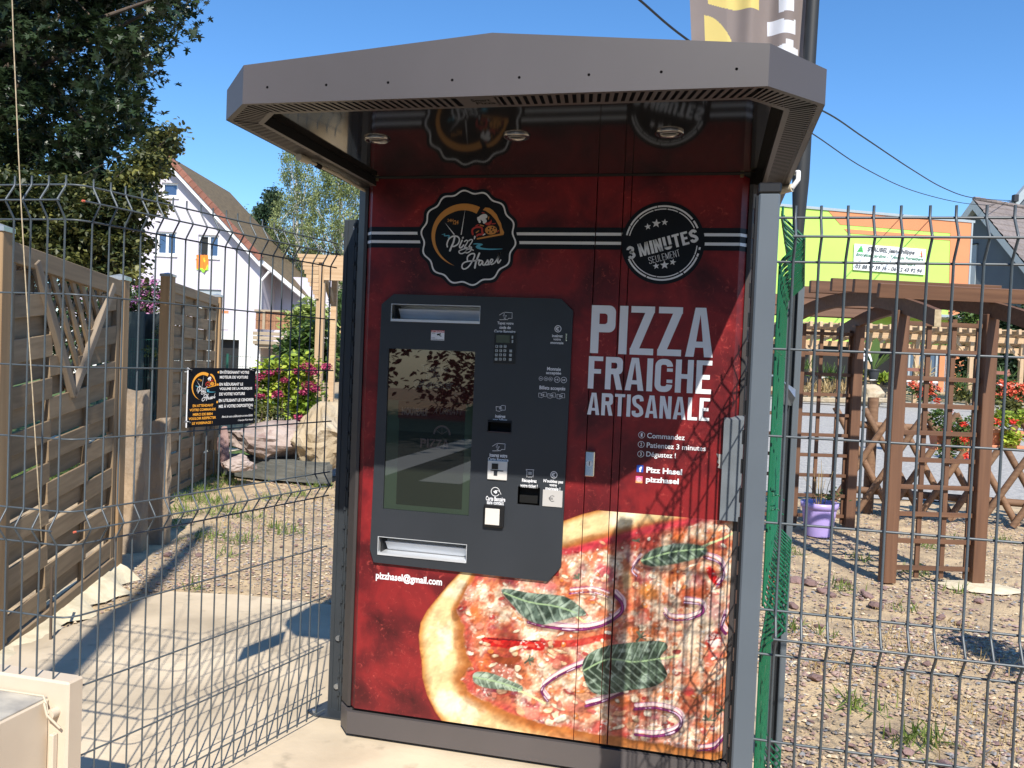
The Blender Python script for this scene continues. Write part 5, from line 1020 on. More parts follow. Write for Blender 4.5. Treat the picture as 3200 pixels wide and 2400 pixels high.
# split stone posts
def stone_post(x, y, h, w0, w1, dpt, label, seed, m, lean=0.0):
    rd = random.Random(seed); mb = MB(); n = 9; V = []; prof = []
    for k in range(n + 1):
        t = k / n; w_ = w0 + (w1 - w0) * t; j = lambda s_: rd.uniform(-s_, s_)
        sec = [(-w_ / 2 + j(.010), -dpt / 2 + j(.01)), (w_ * .15 + j(.01), -dpt / 2 + j(.01)), (w_ / 2 + j(.010), -dpt * .2 + j(.012)), (w_ / 2 + j(.01), dpt / 2), (-w_ / 2 + j(.01), dpt / 2)]
        V += [(a + lean * t, b, -.05 + (h + .05) * t + (0 if k < n else rd.uniform(-.05, .03))) for a, b in sec]
    fs = [(k * 5 + i, k * 5 + (i + 1) % 5, (k + 1) * 5 + (i + 1) % 5, (k + 1) * 5 + i) for k in range(n) for i in range(5)] + [tuple(range(n * 5, n * 5 + 5))]
    mb.add(V, fs, m); return tag(mb.build('stone_post', None, (x, y, 0), (0, 0, .23)), label, 'stone post')
stone_post(-3.93, 5.12, 1.12, .17, .10, .14, 'upright split stone post standing behind the lattice fence panel', 11, M['granite'], .03)
stone_post(-3.90, 5.40, .90, .13, .12, .10, 'lower rough slab of stone standing behind the split stone post', 12, M['granite'], -.02)
for (px, py, h, l_) in ((503, 1590, .28, 'short white plastic ground anchor beside the tall wooden post'),): 
    p = onZ(px, py); tag(MB().tube([(p[0], p[1], 0), (p[0], p[1], .46)], .016, M['ink_white'], n=8).build('ground_anchor'), l_, 'anchor')
p = onZ(158, 2010); q = onZ(140, 1900); tag(MB().tube([(p[0], p[1], 0), (p[0] - .03, p[1] + .03, .20), (p[0] - .035, p[1] + .035, .36)], .007, M['bark'], n=7).build('iron_rod'), 'thin dark bent iron rod sticking out of the concrete slab', 'rod')
# mortar haunch spilled along the foot of the panel
mb = MB(); rd = random.Random(9); V = []; fs = []; n = 26
for k in range(n + 1):
    t = k / n; p = FA.w(.3 + 1.55 * t, 0, 0); b = botA(.3 + 1.55 * t); w_ = .16 + rd.uniform(-.03, .04) + .05 * math.sin(k)
    V += [(p[0] - FA.n[0] * w_, p[1] - FA.n[1] * w_, .003), (p[0] - FA.n[0] * w_ * .5, p[1] - FA.n[1] * w_ * .5, .02 + max(0, b) * .55 + rd.uniform(0, .012)), (p[0], p[1], max(.03, b + .012)), (p[0] + FA.n[0] * .2, p[1] + FA.n[1] * .2, 0)]
    if k: fs += [((k - 1) * 4 + i, k * 4 + i, k * 4 + i + 1, (k - 1) * 4 + i + 1) for i in range(3)]
mb.add(V, fs, M['mortar'], True); tag(mb.build('mortar_footing'), kind='structure')
# ================================================================== RIGHT FENCE
PX0, PX1 = .0935, .1395
pr_ = empty('capped_fence_post', (.1165, 1.96, 0), 0, 'light grey square fence post with black cap right of the kiosk', 'post')
mb = MB(); mb.box(-.023, .023, -.03, .03, .002, 1.845, M['post_grey'], .004); mb.build('tube', pr_)
mb = MB(); mb.box(-.0245, .0245, -.0315, .0315, 1.845, 1.868, M['black'], .003); mb.build('cap', pr_)
mb = MB(); mb.box(-.0285, -.0235, -.026, .03, .01, 1.84, M['black'])
for k in range(28): mb.box(-.0335, -.0285, -.022, -.012, .03 + k * .066, .062 + k * .066, M['black'])
mb.build('notched_strip', pr_)
fr_ = empty('welded_mesh_fence', (.14, 1.98, 0), 0, 'grey welded wire mesh fence right of the kiosk before the garden arch', 'fence')
wr = wire_mesh('vertical_wire', 1.826, .012, (1.752, .848), r=.0031)
for k in range(26): link('vertical_wire', wr, fr_, (.0375 + k * .0556, random.uniform(-.001, .001), 0), (random.uniform(-.0015, .0015), 0, -math.pi / 2))
for z in (1.800, 1.700, 1.502, 1.303, 1.104, .903, .800, .600, .400, .200, .020): MB().tube([(-.002, .006, z), (1.6, .006, z)], .0031, M['wire'], n=6).build('horizontal_wire', fr_)
for z in (1.752, .848): MB().tube([(.032, -.032, z), (1.6, -.032, z)], .0031, M['wire'], n=6).build('horizontal_wire', fr_)
# rear post, green screening, rolled green mesh, rusty rod
rp_ = empty('rear_fence_post', (.30, 3.17, 0), 0, 'dark grey fence post standing behind the green screening', 'post')
mb = MB(); mb.box(.004, .026, -.02, .03, 0, 1.785, M['post_grey'], .002); mb.box(-.026, .004, .0, .005, 0, 1.785, M['post_dark']); mb.box(-.040, -.026, -.02, .03, 0, 1.785, M['post_grey'], .002); mb.build('post_profile', rp_)  # web darker than the flanges: shade inside the channel put into its colour
mb = MB(); mb.add([(-.035, -.035, 1.42), (.01, -.045, 1.36), (.0, -.03, 1.33), (-.04, -.02, 1.335)], [(0, 1, 2, 3)], M['galv']); mb.add([(-.035, -.035, 1.42), (.01, -.045, 1.36), (.012, -.02, 1.39)], [(0, 1, 2)], M['galv']); mb.build('clip_bracket', rp_)
mb = MB()
for z in (.18, .08, .03): mb.tube([(-.035, -.02, z), (-.035, -.032, z)], .008, M['galv'], n=8)
mb.build('bolt', rp_)
GA = Frame(.150, 2.01, .268, 3.12)
gm = empty('green_mesh_fence', (.150, 2.01, 0), 0, 'green welded mesh fence seen nearly edge on right of the kiosk', 'fence'); gp = M['green_pvc']
def gkink(zt, zb, ks, r, bul):
    pts = [(0, 0, zt)]
    for k in ks: pts += [(0, 0, k + .055), (bul * .12, 0, k + .045), (bul * .93, 0, k + .006), (bul, 0, k), (bul * .93, 0, k - .006), (bul * .12, 0, k - .045), (0, 0, k - .055)]
    return MB().tube(pts + [(0, 0, zb)], r, gp, n=6).mesh('vertical_wire')
gw_ = gkink(1.83, .01, (1.755, .855, .10), .0031, .050); ga = math.atan2(-GA.u[0], GA.u[1])
for k in range(21): q = GA.a + GA.u * (k * .0545); link('vertical_wire', gw_, gm, (q[0] - .150, q[1] - 2.01, 0), (random.uniform(-.001, .001), random.uniform(-.001, .001), ga))
for z in (1.805, 1.70, 1.50, 1.30, 1.105, .905, .80, .60, .40, .20, .03): MB().tube([tuple(GA.a + GA.u * t - np.array([.150, 2.01, -z])) for t in (0, .5, 1.095)], .0025, gp, n=6).build('horizontal_wire', gm)
for z in (1.755, .855, .10): MB().tube([tuple(GA.a + GA.u * t - np.array([.150 - .052 * GA.u[1], 2.01 + .052 * GA.u[0], -z])) for t in (-.01, .5, 1.095)], .0025, gp, n=6).build('horizontal_wire', gm)
for z in (1.12, 1.155):
    x, y = .012, .12; MB().tube([(x, y, z), (x + .012, y - .012, z + .004), (x + .006, y - .014, z - .008), (x + .02, y - .010, z - .004), (x + .034, y - .008, z - .018)], .0022, gp, n=5).build('twist_tie', gm)
rr_ = empty('rusty_marker_rod', (.25, 2.9, 0), 0, 'rusty iron rod with orange tape leaning by the fence post', 'rod'); P_ = [onY(x, y, 2.9) for x, y in ((2413, 1792), (2404, 1900), (2392, 2080), (2384, 2200), (2374, 2300), (2368, 2420))]
MB().tube([tuple(p) for p in P_], .0085, M['rust'], n=8).build('rod', rr_, (-.25, -2.9, 0)); f = lambda a, b, m, nm: MB().tube([tuple(onY(*a, 2.9)), tuple(onY(*b, 2.9))], .0095, m, n=8).build(nm, rr_, (-.25, -2.9, 0))
f((2412, 1800), (2404, 1900), M['rust_coral'], 'coral_tape'); f((2388, 2188), (2384, 2232), M['rust_orange'], 'orange_tape')
# ================================================================== plants toolkit
LEAFQ = np.array([(0, 0, 0), (.32, .28, .05), (0, 1, 0), (-.32, .28, .05)])
MAPLE = np.array([(0, 0, 0), (.07, .26, .02), (.34, .16, .06), (.40, .20, .06), (.17, .40, .02), (.44, .52, .05), (.56, .66, .08), (.30, .62, .04), (.14, .62, 0), (.20, .84, .02), (0, 1.12, -.05), (-.20, .84, .02), (-.14, .62, 0), (-.30, .62, .04), (-.56, .66, .08), (-.44, .52, .05), (-.17, .40, .02), (-.40, .20, .06), (-.34, .16, .06), (-.07, .26, .02)])
OVAL = np.array([(0, 0, 0), (.24, .25, .04), (.28, .6, .05), (0, 1, -.05), (-.28, .6, .05), (-.24, .25, .04)])
def rand_rot(n, rs, up=.5, droop=0.0):
    a = rs.rand(n) * 6.283; tilt = (rs.rand(n) - .5) * 2 * (1 - up) * 1.5 - droop; roll = (rs.rand(n) - .5) * 1.6
    ca, sa, ct, st, cr_, sr = np.cos(a), np.sin(a), np.cos(tilt), np.sin(tilt), np.cos(roll), np.sin(roll); o, z = np.ones(n), np.zeros(n)
    Rz = np.array([[ca, -sa, z], [sa, ca, z], [z, z, o]]); Rx = np.array([[o, z, z], [z, ct, -st], [z, st, ct]]); Ry = np.array([[cr_, z, sr], [z, o, z], [-sr, z, cr_]])
    return np.einsum('ijn,jkn,kln->nil', Rz, Rx, Ry)
def clump_rnd(nc, per, rs, k=.6, p=1.5): return np.clip(np.repeat(rs.rand(nc), per) * k + rs.rand(nc * per) * (1 - k), 0, 1) ** p
def leaves(name, C, size, m, shape=LEAFQ, seed=0, up=.5, droop=0.0, jit=.35, parent=None, loc=None, rnd=None, mats=None, mi=None):
    rs = np.random.RandomState(seed); n = len(C); R_ = rand_rot(n, rs, up, droop); s_ = size * (1 - jit + 2 * jit * rs.rand(n)); k = len(shape)
    V = np.einsum('nij,kj->nki', R_, shape) * s_[:, None, None] + C[:, None, :]; F = np.arange(n * k).reshape(n, k)
    r = rs.rand(n) ** 1.3 if rnd is None else rnd
    return link(name, big_mesh(name, V.reshape(-1, 3), F, m, r, mats=mats, mi=mi), parent, loc)
def clumps(centers, per, sigma, rs, squash=(1, 1, .8), shell=True):
    out = []
    for c, r in centers:
        d = rs.randn(per, 3); d /= np.linalg.norm(d, axis=1)[:, None]; rr = (rs.rand(per) ** (.45 if shell else .8))[:, None]
        out.append(np.array(c) + d * rr * r * np.array(squash) + rs.randn(per, 3) * sigma)
    return np.concatenate(out)
def P3(px, py, d):      # point at camera-forward distance d
    r = ray(px, py); t = d / (r[0] * _fh[0] + r[1] * _fh[1]); return np.array([r[0] * t, r[1] * t, EYE + r[2] * t])
def tree_limbs(tr, base, top, r0, targets, m, seed=0, name='trunk'):
    rd = random.Random(seed); mb = MB(); base = Vector(base); top = Vector(top); n = 8; pts = []
    for i in range(n + 1):
        t = i / n; q = base.lerp(top, t); pts.append(q + Vector((rd.uniform(-1, 1), rd.uniform(-1, 1), 0)) * r0 * .5 * (0 if i == 0 else 1))
    mb.tube(pts, [r0 * (1 - .72 * i / n) for i in range(n + 1)], m, n=10); mb.build(name, tr)
    mb = MB()
    for q in targets:
        q = Vector(q); t = rd.uniform(.35, .95); s_ = base.lerp(top, t); mid = s_.lerp(q, .5) + Vector((0, 0, .12 * (q - s_).length)); r = r0 * (1 - .7 * t) * .45
        mb.tube([s_, s_.lerp(mid, .5) + Vector((0, 0, .03)), mid, q], [r, r * .75, r * .5, r * .15], m, n=6)
    mb.build('limbs', tr)
# ------------------------------------------------------------------ dark maple, top left
def maple():
    rs = np.random.RandomState(21); tr = empty('maple_tree', (0, 0, 0), 0, 'large dark maple tree filling the upper left corner', 'tree')
    cs = []
    ed = [(-700, 1400), (0, 560), (90, 600), (200, 560), (290, 600), (390, 590), (455, 500), (470, 380), (440, 300), (430, 220), (500, 150), (540, 60), (580, 10), (575, -60), (520, -200)]
    poly = [(-500, -700), (560, -700), (590, -100), (575, 20), (560, 70), (505, 90), (470, 160), (440, 250), (430, 330), (465, 400), (455, 470), (400, 520), (330, 570), (240, 560), (150, 540), (60, 560), (-100, 560), (-500, 560)]
    def inside(x, y):
        c = False
        for i in range(len(poly)):
            ax, ay = poly[i]; bx, by = poly[(i + 1) % len(poly)]
            if (ay > y) != (by > y) and x < (bx - ax) * (y - ay) / (by - ay) + ax: c = not c
        return c
    for k in range(900):
        x, y = rs.uniform(-500, 600), rs.uniform(-700, 590)
        if inside(x + 34, y + 12) and inside(x - 20, y - 20): cs.append((tuple(P3(x, y, rs.uniform(7.6, 10.8))), rs.uniform(.13, .26)))
    C = clumps(cs, 64, .04, rs, shell=False)
    tips = []   # loose sprays along the outline against the sky
    for (a, b) in zip(poly[1:13], poly[2:14]):
        for k in range(int(math.hypot(a[0] - b[0], a[1] - b[1]) / 7)):
            t = rs.rand(); x = a[0] + (b[0] - a[0]) * t - 22; y = a[1] + (b[1] - a[1]) * t; d0 = rs.uniform(7.6, 9.4); p = P3(x, y, d0)
            for j in range(9): tips.append(p + rs.randn(3) * np.array([.055, .12, .055]) + np.array([.02, 0, -.02]) * j * rs.rand())
    C = np.concatenate([C, np.array(tips)]); leaves('crown', C, .088, M['leaf_dark'], MAPLE, 5, up=.35, droop=.35, parent=tr, rnd=np.concatenate([clump_rnd(len(cs), 64, rs), rs.rand(len(tips)) ** 1.2]))
    b = P3(-350, 1900, 9.3); b[2] = 0; t = P3(-150, -500, 9.3); tree_limbs(tr, b, t, .22, [c[0] for c in cs[::12]], M['bark'], 3)
maple()
def linden():
    rs = np.random.RandomState(22); tr = empty('linden_tree', (0, 0, 0), 0, 'smaller leaved tree with yellowish leaves under the dark maple', 'tree')
    poly = [(-60, 520), (180, 560), (300, 560), (400, 520), (460, 420), (545, 390), (570, 420), (540, 480), (510, 540), (480, 600), (520, 640), (470, 680), (440, 720), (470, 760), (430, 800), (450, 850), (380, 880), (300, 860), (200, 850), (100, 800), (-60, 760)]
    def inside(x, y):
        c = False
        for i in range(len(poly)):
            ax, ay = poly[i]; bx, by = poly[(i + 1) % len(poly)]
            if (ay > y) != (by > y) and x < (bx - ax) * (y - ay) / (by - ay) + ax: c = not c
        return c
    cs = []; k = 0
    while len(cs) < 330 and k < 6000:
        k += 1; x, y = rs.uniform(-60, 575), rs.uniform(390, 890)
        if inside(x, y) and inside(x + 14, y + 5) and inside(x - 10, y - 6): cs.append((tuple(P3(x, y, rs.uniform(6.2, 7.4))), rs.uniform(.07, .15)))
    C = clumps(cs, 95, .03, rs, (1, 1, .45), shell=False); leaves('crown', C, .046, M['leaf_lime'], OVAL, 6, up=.4, droop=.35, parent=tr, rnd=clump_rnd(len(cs), 95, rs, .5, 3.0))  # mostly dark with few bright leaves: sunlit tips put into the leaf colour
    b = P3(-60, 1700, 7.6); b[2] = 0; tree_limbs(tr, b, P3(60, 760, 8.0), .045, [c[0] for c in cs[::9]], M['bark'], 4)
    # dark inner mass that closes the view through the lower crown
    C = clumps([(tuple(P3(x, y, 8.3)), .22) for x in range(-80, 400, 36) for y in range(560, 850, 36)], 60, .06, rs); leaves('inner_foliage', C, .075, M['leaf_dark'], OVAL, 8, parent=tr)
linden()
def birch(name_l, cx, base_y, top_y, halfw, d, seed, n=260, m='leaf_birch', size=.11, wsp=1.0, limbs=True, bark='birch_bark', per=60):
    rs = np.random.RandomState(seed); tr = empty('birch_tree' if bark == 'birch_bark' else 'conifer_tree' if m == 'leaf_ever' else 'leafy_tree', (0, 0, 0), 0, name_l, 'tree'); cs = []
    for k in range(n):
        t = rs.rand(); y = top_y + (base_y - top_y) * t; w_ = halfw * (.25 + .9 * math.sin(math.pi * min(1, t * .62 + .12))) * (1 if t < .8 else .9)
        x = cx + rs.uniform(-1, 1) * w_ + 10 * math.sin(t * 9 + seed); cs.append((tuple(P3(x, y, d + rs.uniform(-1, 1) * 1.6)), rs.uniform(.22, .55) * wsp))
    C = clumps(cs, per, .08, rs, (.75, .75, 1.25), shell=False); leaves('crown', C, size, M[m], LEAFQ, seed, up=.2, droop=.6, parent=tr, rnd=clump_rnd(len(cs), per, rs, .55, 1.2))
    b = P3(cx, 1150, d); b[2] = -.2; tree_limbs(tr, b, P3(cx + 5, top_y + 40, d), .17, [c[0] for c in cs[::(7 if limbs else 30)]], M[bark], seed)
birch('tall birch with its pointed crown left of the kiosk canopy edge', 925, 900, 480, 62, 50, 31, 300)
birch('full drooping birch rising directly beside the kiosk canopy', 1060, 960, 520, 92, 47, 32, 520)
birch('dark pointed conifer between the house roof and the birches', 838, 900, 600, 40, 56, 33, 170, 'leaf_ever', .2, 1.0, False, 'bark')
birch('low pale green tree top behind the mossy roof', 765, 900, 670, 60, 60, 34, 110, 'leaf_birch', .17, 1.2, False, 'bark')
birch('broad leafy tree filling the view under the birches', 960, 985, 790, 80, 52, 35, 300, 'leaf_mid', .15, 1.1, False, 'bark')
birch('leafy tree in the gap between fence post and kiosk', 1110, 1160, 900, 60, 27, 36, 130, 'leaf_mid', .13, 1.0, False, 'bark')
def bush(label, name, cat, cent, n, rad, per, size, m, seed, fl=None, fln=0, flsize=.05, sq=(1, 1, .8), shape=OVAL, stems=True, flz=0.0, zmin=None, group=None):
    """cent: list of (px,py,d) clump centres"""
    rs = np.random.RandomState(seed); b = empty(name, (0, 0, 0), 0, label, cat, group); C0 = [P3(*c) for c in cent]
    C = clumps([(tuple(c), rad) for c in C0], per, rad * .12, rs, sq)
    if zmin is not None: C = C[C[:, 2] > zmin]
    leaves('foliage', C, size, M[m], shape, seed, up=.45, parent=b, rnd=clump_rnd(len(C0), per, rs, .45, 1.3) if zmin is None else None)
    if fl:
        sel = [c for c in C0]; F_ = []
        for c in sel:
            for k in range(fln):
                dd = rs.randn(3); dd /= np.linalg.norm(dd); dd[2] = abs(dd[2]) * .9 + flz; dd[1] = -abs(dd[1]) if rs.rand() < .8 else dd[1]; q = c + dd * rad * np.array(sq) * .98
                for j in range(12): F_.append(q + rs.randn(3) * flsize * .45)
        leaves('flowers', np.array(F_), flsize, M[fl], OVAL, seed + 1, up=.5, parent=b)
    if stems:
        mb = MB()
        for c in C0:
            for k in range(3): q = c + rs.randn(3) * rad * .3; g = np.array([c[0] + rs.randn() * .08, c[1] + rs.randn() * .08, max(0, (zmin or 0) - .05)]); mb.tube([tuple(g), tuple((g + q) / 2 + rs.randn(3) * .03), tuple(q)], [.010, .007, .003], M['bark'], n=5)
        mb.build('stems', b)
    return b
# ------------------------------------------------------------------ left garden between the fences
bush('rounded shrub full of lilac pink flowers behind the wooden fence', 'flowering_shrub', 'shrub', [(x, y, 17) for x, y in ((440, 915), (480, 935), (520, 960), (450, 970), (500, 1000), (550, 930), (560, 990), (410, 950), (590, 960), (475, 900), (430, 1010), (380, 980))], 0, .26, 230, .075, 'leaf_mid', 41, 'fl_lilac', 11, .06)
mb = MB()
for k, (x0, x1, yt0, yt1) in enumerate(((400, 452, 965, 985), (455, 535, 972, 990))):
    a = P3(x0, yt0, 14.5); b = P3(x1, yt1, 14.2); mb.bar((a[0], a[1], a[2] / 2), (b[0], b[1], a[2] / 2), .03, a[2] - .1, M['tarp'])
tag(mb.build('shade_netting'), 'dark shade netting hung behind the gap in the wooden fence', 'netting')
bush('twiggy bush with pale leaves before the dark netting', 'bush', 'shrub', [(x, y, 13.6) for x, y in ((500, 1035), (520, 1080), (490, 1110), (515, 1150), (470, 1100))], 0, .13, 60, .05, 'leaf_lime', 43)
def green_net(p0, p1, h, label, nx=36, ny=9, posts=(0, 1)):
    e = empty('green_wire_fence', (0, 0, 0), 0, label, 'fence'); mb = MB(); p0 = np.array(p0); p1 = np.array(p1); m = flat('green_wire', (.02, .11, .08), .4) if 'gw' not in M else M['gw']; M['gw'] = m
    for i in range(nx + 1): q = p0 + (p1 - p0) * i / nx; mb.tube([(q[0], q[1], q[2]), (q[0], q[1], q[2] + h)], .0022, m, n=4, cap=False)
    for j in range(ny + 1): mb.tube([(p0[0], p0[1], p0[2] + h * j / ny), ((p0[0] + p1[0]) / 2, (p0[1] + p1[1]) / 2, (p0[2] + p1[2]) / 2 + h * j / ny - .012), (p1[0], p1[1], p1[2] + h * j / ny)], .0026, m, n=4, cap=False)
    tag(mb.build('wire_net', e), kind='stuff')
    for t in posts: q = p0 + (p1 - p0) * t; MB().tube([(q[0], q[1], q[2] - .05), (q[0], q[1], q[2] + h + .03)], .022, m, n=8).build('post', e)
a = P3(300, 1400, 11.3); b = P3(560, 1400, 11.3); green_net((a[0], a[1], 0), (b[0], b[1], 0), 1.55, 'green wire fence crossing the gap behind the stone post', 30, 9)
a = P3(560, 1400, 14.5); b = P3(905, 1400, 13.5); green_net((a[0], a[1], 0), (b[0], b[1], 0), 1.35, 'green wire fence running before the pale house', 44, 8, (.13, .43, .82))
# sloping retaining slab under that fence
a = P3(690, 1400, 13.2); b = P3(900, 1400, 12.6); tag(MB().bar((a[0], a[1], .22), (b[0], b[1], .22), .12, .44, M['mortar']).build('low_wall'), 'low pale concrete wall under the green wire fence', 'wall')
# boulders, slate and strap
def rk(px, py, d, size, m, label, name, cat, seed, rz=.2, tilt=(0, 0), dz=0.0, rough=.22): p = P3(px, py, d); return rock(name, (p[0], p[1], p[2] + dz), size, M[m], label, cat, seed, rz, 4, None, rough, tilt)
rk(850, 1375, 9.6, (.66, .50, .27), 'pink_rock', 'big flat pinkish boulder beyond the mesh fence', 'boulder', 'boulder', 61, .25, (0, .05))
rk(1020, 1360, 9.4, (.36, .45, .36), 'sand_rock', 'tall sandy boulder just left of the kiosk corner', 'boulder', 'boulder', 62, .1)
rk(1120, 1390, 9.5, (.40, .40, .30), 'sand_rock', 'sandstone boulder showing between fence post and kiosk', 'boulder', 'boulder', 65, .5)
rk(740, 1450, 8.9, (.20, .18, .10), 'pink_rock', 'small brown rock wedged under the pinkish boulder', 'boulder', 'boulder', 63, .6)
rk(700, 1400, 9.0, (.07, .07, .22), 'purple_rock', 'narrow upright reddish stone left of the pinkish boulder', 'boulder', 'boulder', 64)
def slab_(px0, py0, px1, py1, d0, d1, th, wd, label, seed):
    a = onZ(px0, py0); b = onZ(px1, py1); rd = random.Random(seed); L = float(np.linalg.norm((b - a)[:2])); an = math.atan2(b[1] - a[1], b[0] - a[0]); n = 10; P = []
    up_ = [(L * k / n, wd * .5 * math.sin(math.pi * (k + .6) / (n + 1.2)) ** .5 + rd.uniform(-.02, .02)) for k in range(n + 1)]; lo_ = [(L * k / n, -wd * .5 * math.sin(math.pi * (k + .6) / (n + 1.2)) ** .5 + rd.uniform(-.02, .02)) for k in range(n, -1, -1)]
    mb = MB(); mb.prism(up_ + lo_, 0, th, M['slate']); P2 = [(x * .97 + .02, y * .86) for x, y in up_ + lo_]; mb.prism(P2, th, th + .025, M['slate']); o = mb.build('slate_slab', None, (a[0], a[1], 0.004), (0, -.02, an)); return tag(o, label, 'slab')
slab_(685, 1478, 1030, 1520, 7.9, 8.1, .20, .30, 'long dark slate slab lying in front of the boulders', 71)
slab_(890, 1450, 1230, 1462, 8.75, 8.9, .20, .40, 'grey slate slab lying behind the long dark one', 72)
mb = MB(); c = onZ(965, 1480); V = []; fs = []; n = 22
for k in range(n + 1):
    a = -.25 + k / n * (math.pi + .5); r = .13; x = c[0] + math.cos(a) * r * 1.05; z = .02 + max(0, math.sin(a)) * .17; y = c[1] - .14 + .03 * math.sin(a * 2); V += [(x, y - .022, z), (x + .012, y + .022, z + .008)]
    if k: fs.append((2 * k - 2, 2 * k - 1, 2 * k + 1, 2 * k))
mb.add(V, fs, M['strap'], True); mb.add([(x, y - .002, z) for x, y, z in V], fs, M['strap'], True); mb.box(c[0] - .10, c[0] + .10, c[1] - .22, c[1] - .17, .006, .010, M['strap']); tag(mb.build('strap_loop'), 'pinkish webbing strap looped up in front of the slate slab', 'strap')
# hydrangea-like bush with magenta flower heads and yellow-green leaves
mbush = bush('yellow green bush with magenta flower heads behind the boulders', 'flowering_bush', 'shrub', [(x, y, 10.9) for x, y in ((800, 1190), (840, 1160), (880, 1150), (920, 1145), (960, 1150), (830, 1210), (880, 1210), (930, 1215), (970, 1210), (860, 1260), (910, 1270), (960, 1280), (820, 1250), (900, 1180), (950, 1250))], 0, .20, 170, .078, 'leaf_yel', 45, None)
for i, (x, y, r) in enumerate(((790, 1208, 17), (812, 1178, 16), (842, 1165, 15), (870, 1157, 12), (888, 1188, 11), (868, 1232, 18), (813, 1238, 14), (925, 1160, 10), (975, 1160, 20), (968, 1205, 24), (960, 1145, 22), (945, 1225, 14), (932, 1305, 14), (1020, 1145, 16), (985, 1215, 14))):
    c = P3(x, y, 10.72); rs = np.random.RandomState(500 + i); rr = r / 2600 * 10.7; dd = rs.randn(170, 3); dd /= np.linalg.norm(dd, axis=1)[:, None]
    leaves('flower_head', c + dd * rr * (.6 + .4 * rs.rand(170, 1)) * np.array([1, 1, .62]), .034, M['fl_pink'], OVAL, 600 + i, parent=mbush)
bush('green leafy shrub rising behind the magenta flowers', 'shrub', 'shrub', [(x, y, 12.2) for x, y in ((905, 1090), (940, 1060), (970, 1090), (920, 1120), (960, 1130), (1000, 1100), (1030, 1150), (1030, 1080), (985, 1030))], 0, .24, 150, .11, 'leaf_mid', 46)
bush('pale feathery bamboo clump before the balcony', 'bamboo', 'shrub', [(x, y, 14.5) for x, y in ((930, 1010), (960, 1000), (950, 1040), (985, 1020), (935, 1060), (1000, 990), (965, 970))], 0, .30, 260, .10, 'leaf_bamboo', 47, shape=LEAFQ)
bush('dry brown bush in the gap beside the kiosk', 'bush', 'shrub', [(x, y, 10.5) for x, y in ((1095, 1040), (1105, 1080), (1100, 1130), (1108, 1180), (1095, 1220))], 0, .13, 60, .07, 'straw', 48)
bush('low grey green shrub at the foot of the magenta bush', 'shrub', 'shrub', [(x, y, 10.5) for x, y in ((810, 1275), (835, 1290), (860, 1300), (800, 1300), (990, 1300), (1010, 1270))], 0, .12, 140, .045, 'leaf_lime', 49)
# timber shelter with shingled side
def shelter():
    d = 11.6; F_ = CF(d); e = fempty('timber_shelter', F_, 0, 'pale timber shelter with shingle roof left of the kiosk', 'shelter'); h = F_.hit
    u0, zt = h(993, 860); u1, _ = h(1018, 860); _, zb = h(985, 1290)
    MB().box(0, zt - zb + .25, -.05, .05, 0, u1 - u0, M['larch'], .004).build('post', e, (u1, 0, zb), (0, -math.pi / 2, 0))
    ul, zt2 = h(1020, 850); MB().box(ul + .02, ul + .10, .25, .33, .3, zt2, M['larch']).build('post', e)
    # triangular gable clad in planks, its slope rising to the left
    y0, y1 = 795, 935
    for k in range(11):
        a, b = y0 + (y1 - y0) * k / 11, y0 + (y1 - y0) * (k + 1) / 11 - .6; xl = 935 + (k * 5.2); uL, zA = h(xl, a); uR, _ = h(1000 if k > 1 else 1190, a); _, zB = h(xl, b)
        MB().box(uL, uR, -.08 + .004 * (k % 2), -.06 + .004 * (k % 2), zB, zA, M['larch'], .003).build('cladding_plank', e)
    uA, zA = h(1018, 800); uB, zB = h(1180, 812); MB().box(uA, uB + .4, -.09, -.05, zB - .32, zB, M['larch'], .004).build('fascia_board', e)
    # strut
    a = h(1003, 835); b = h(1040, 950); MB().bar((a[0], .02, a[1]), (b[0] - .05, .30, b[1]), .06, .06, M['larch']).build('brace', e)
    ii = 0; sh = MB().box(-.026, .026, -.006, .006, -.065, .065, M['larch'], .002).mesh('shingle')
    for r in range(11):
        for c in range(9):
            u, z = h(1098 + c * 9.5 + (r % 2) * 4, 842 + r * 11); o = link('shingle', sh, e, (u, -.03 - r * .012 + .002 * (c % 2), z), (-.18, 0, random.uniform(-.02, .02))); o.scale = (.85, 1, 1)
    uA, zA = h(1095, 955); MB().box(uA - .02, uA + .5, -.2, -.15, zA - .03, zA + .03, M['larch']).build('eave_board', e)
shelter()
p = P3(1095, 1010, 22); q = P3(1150, 1000, 22); tag(MB().bar((p[0], p[1], p[2] - .5), (q[0] + 1, q[1], p[2] - .5), .6, 1.3, M['house_base']).build('van_side'), 'pale grey vehicle side glimpsed between shelter and kiosk', 'vehicle')
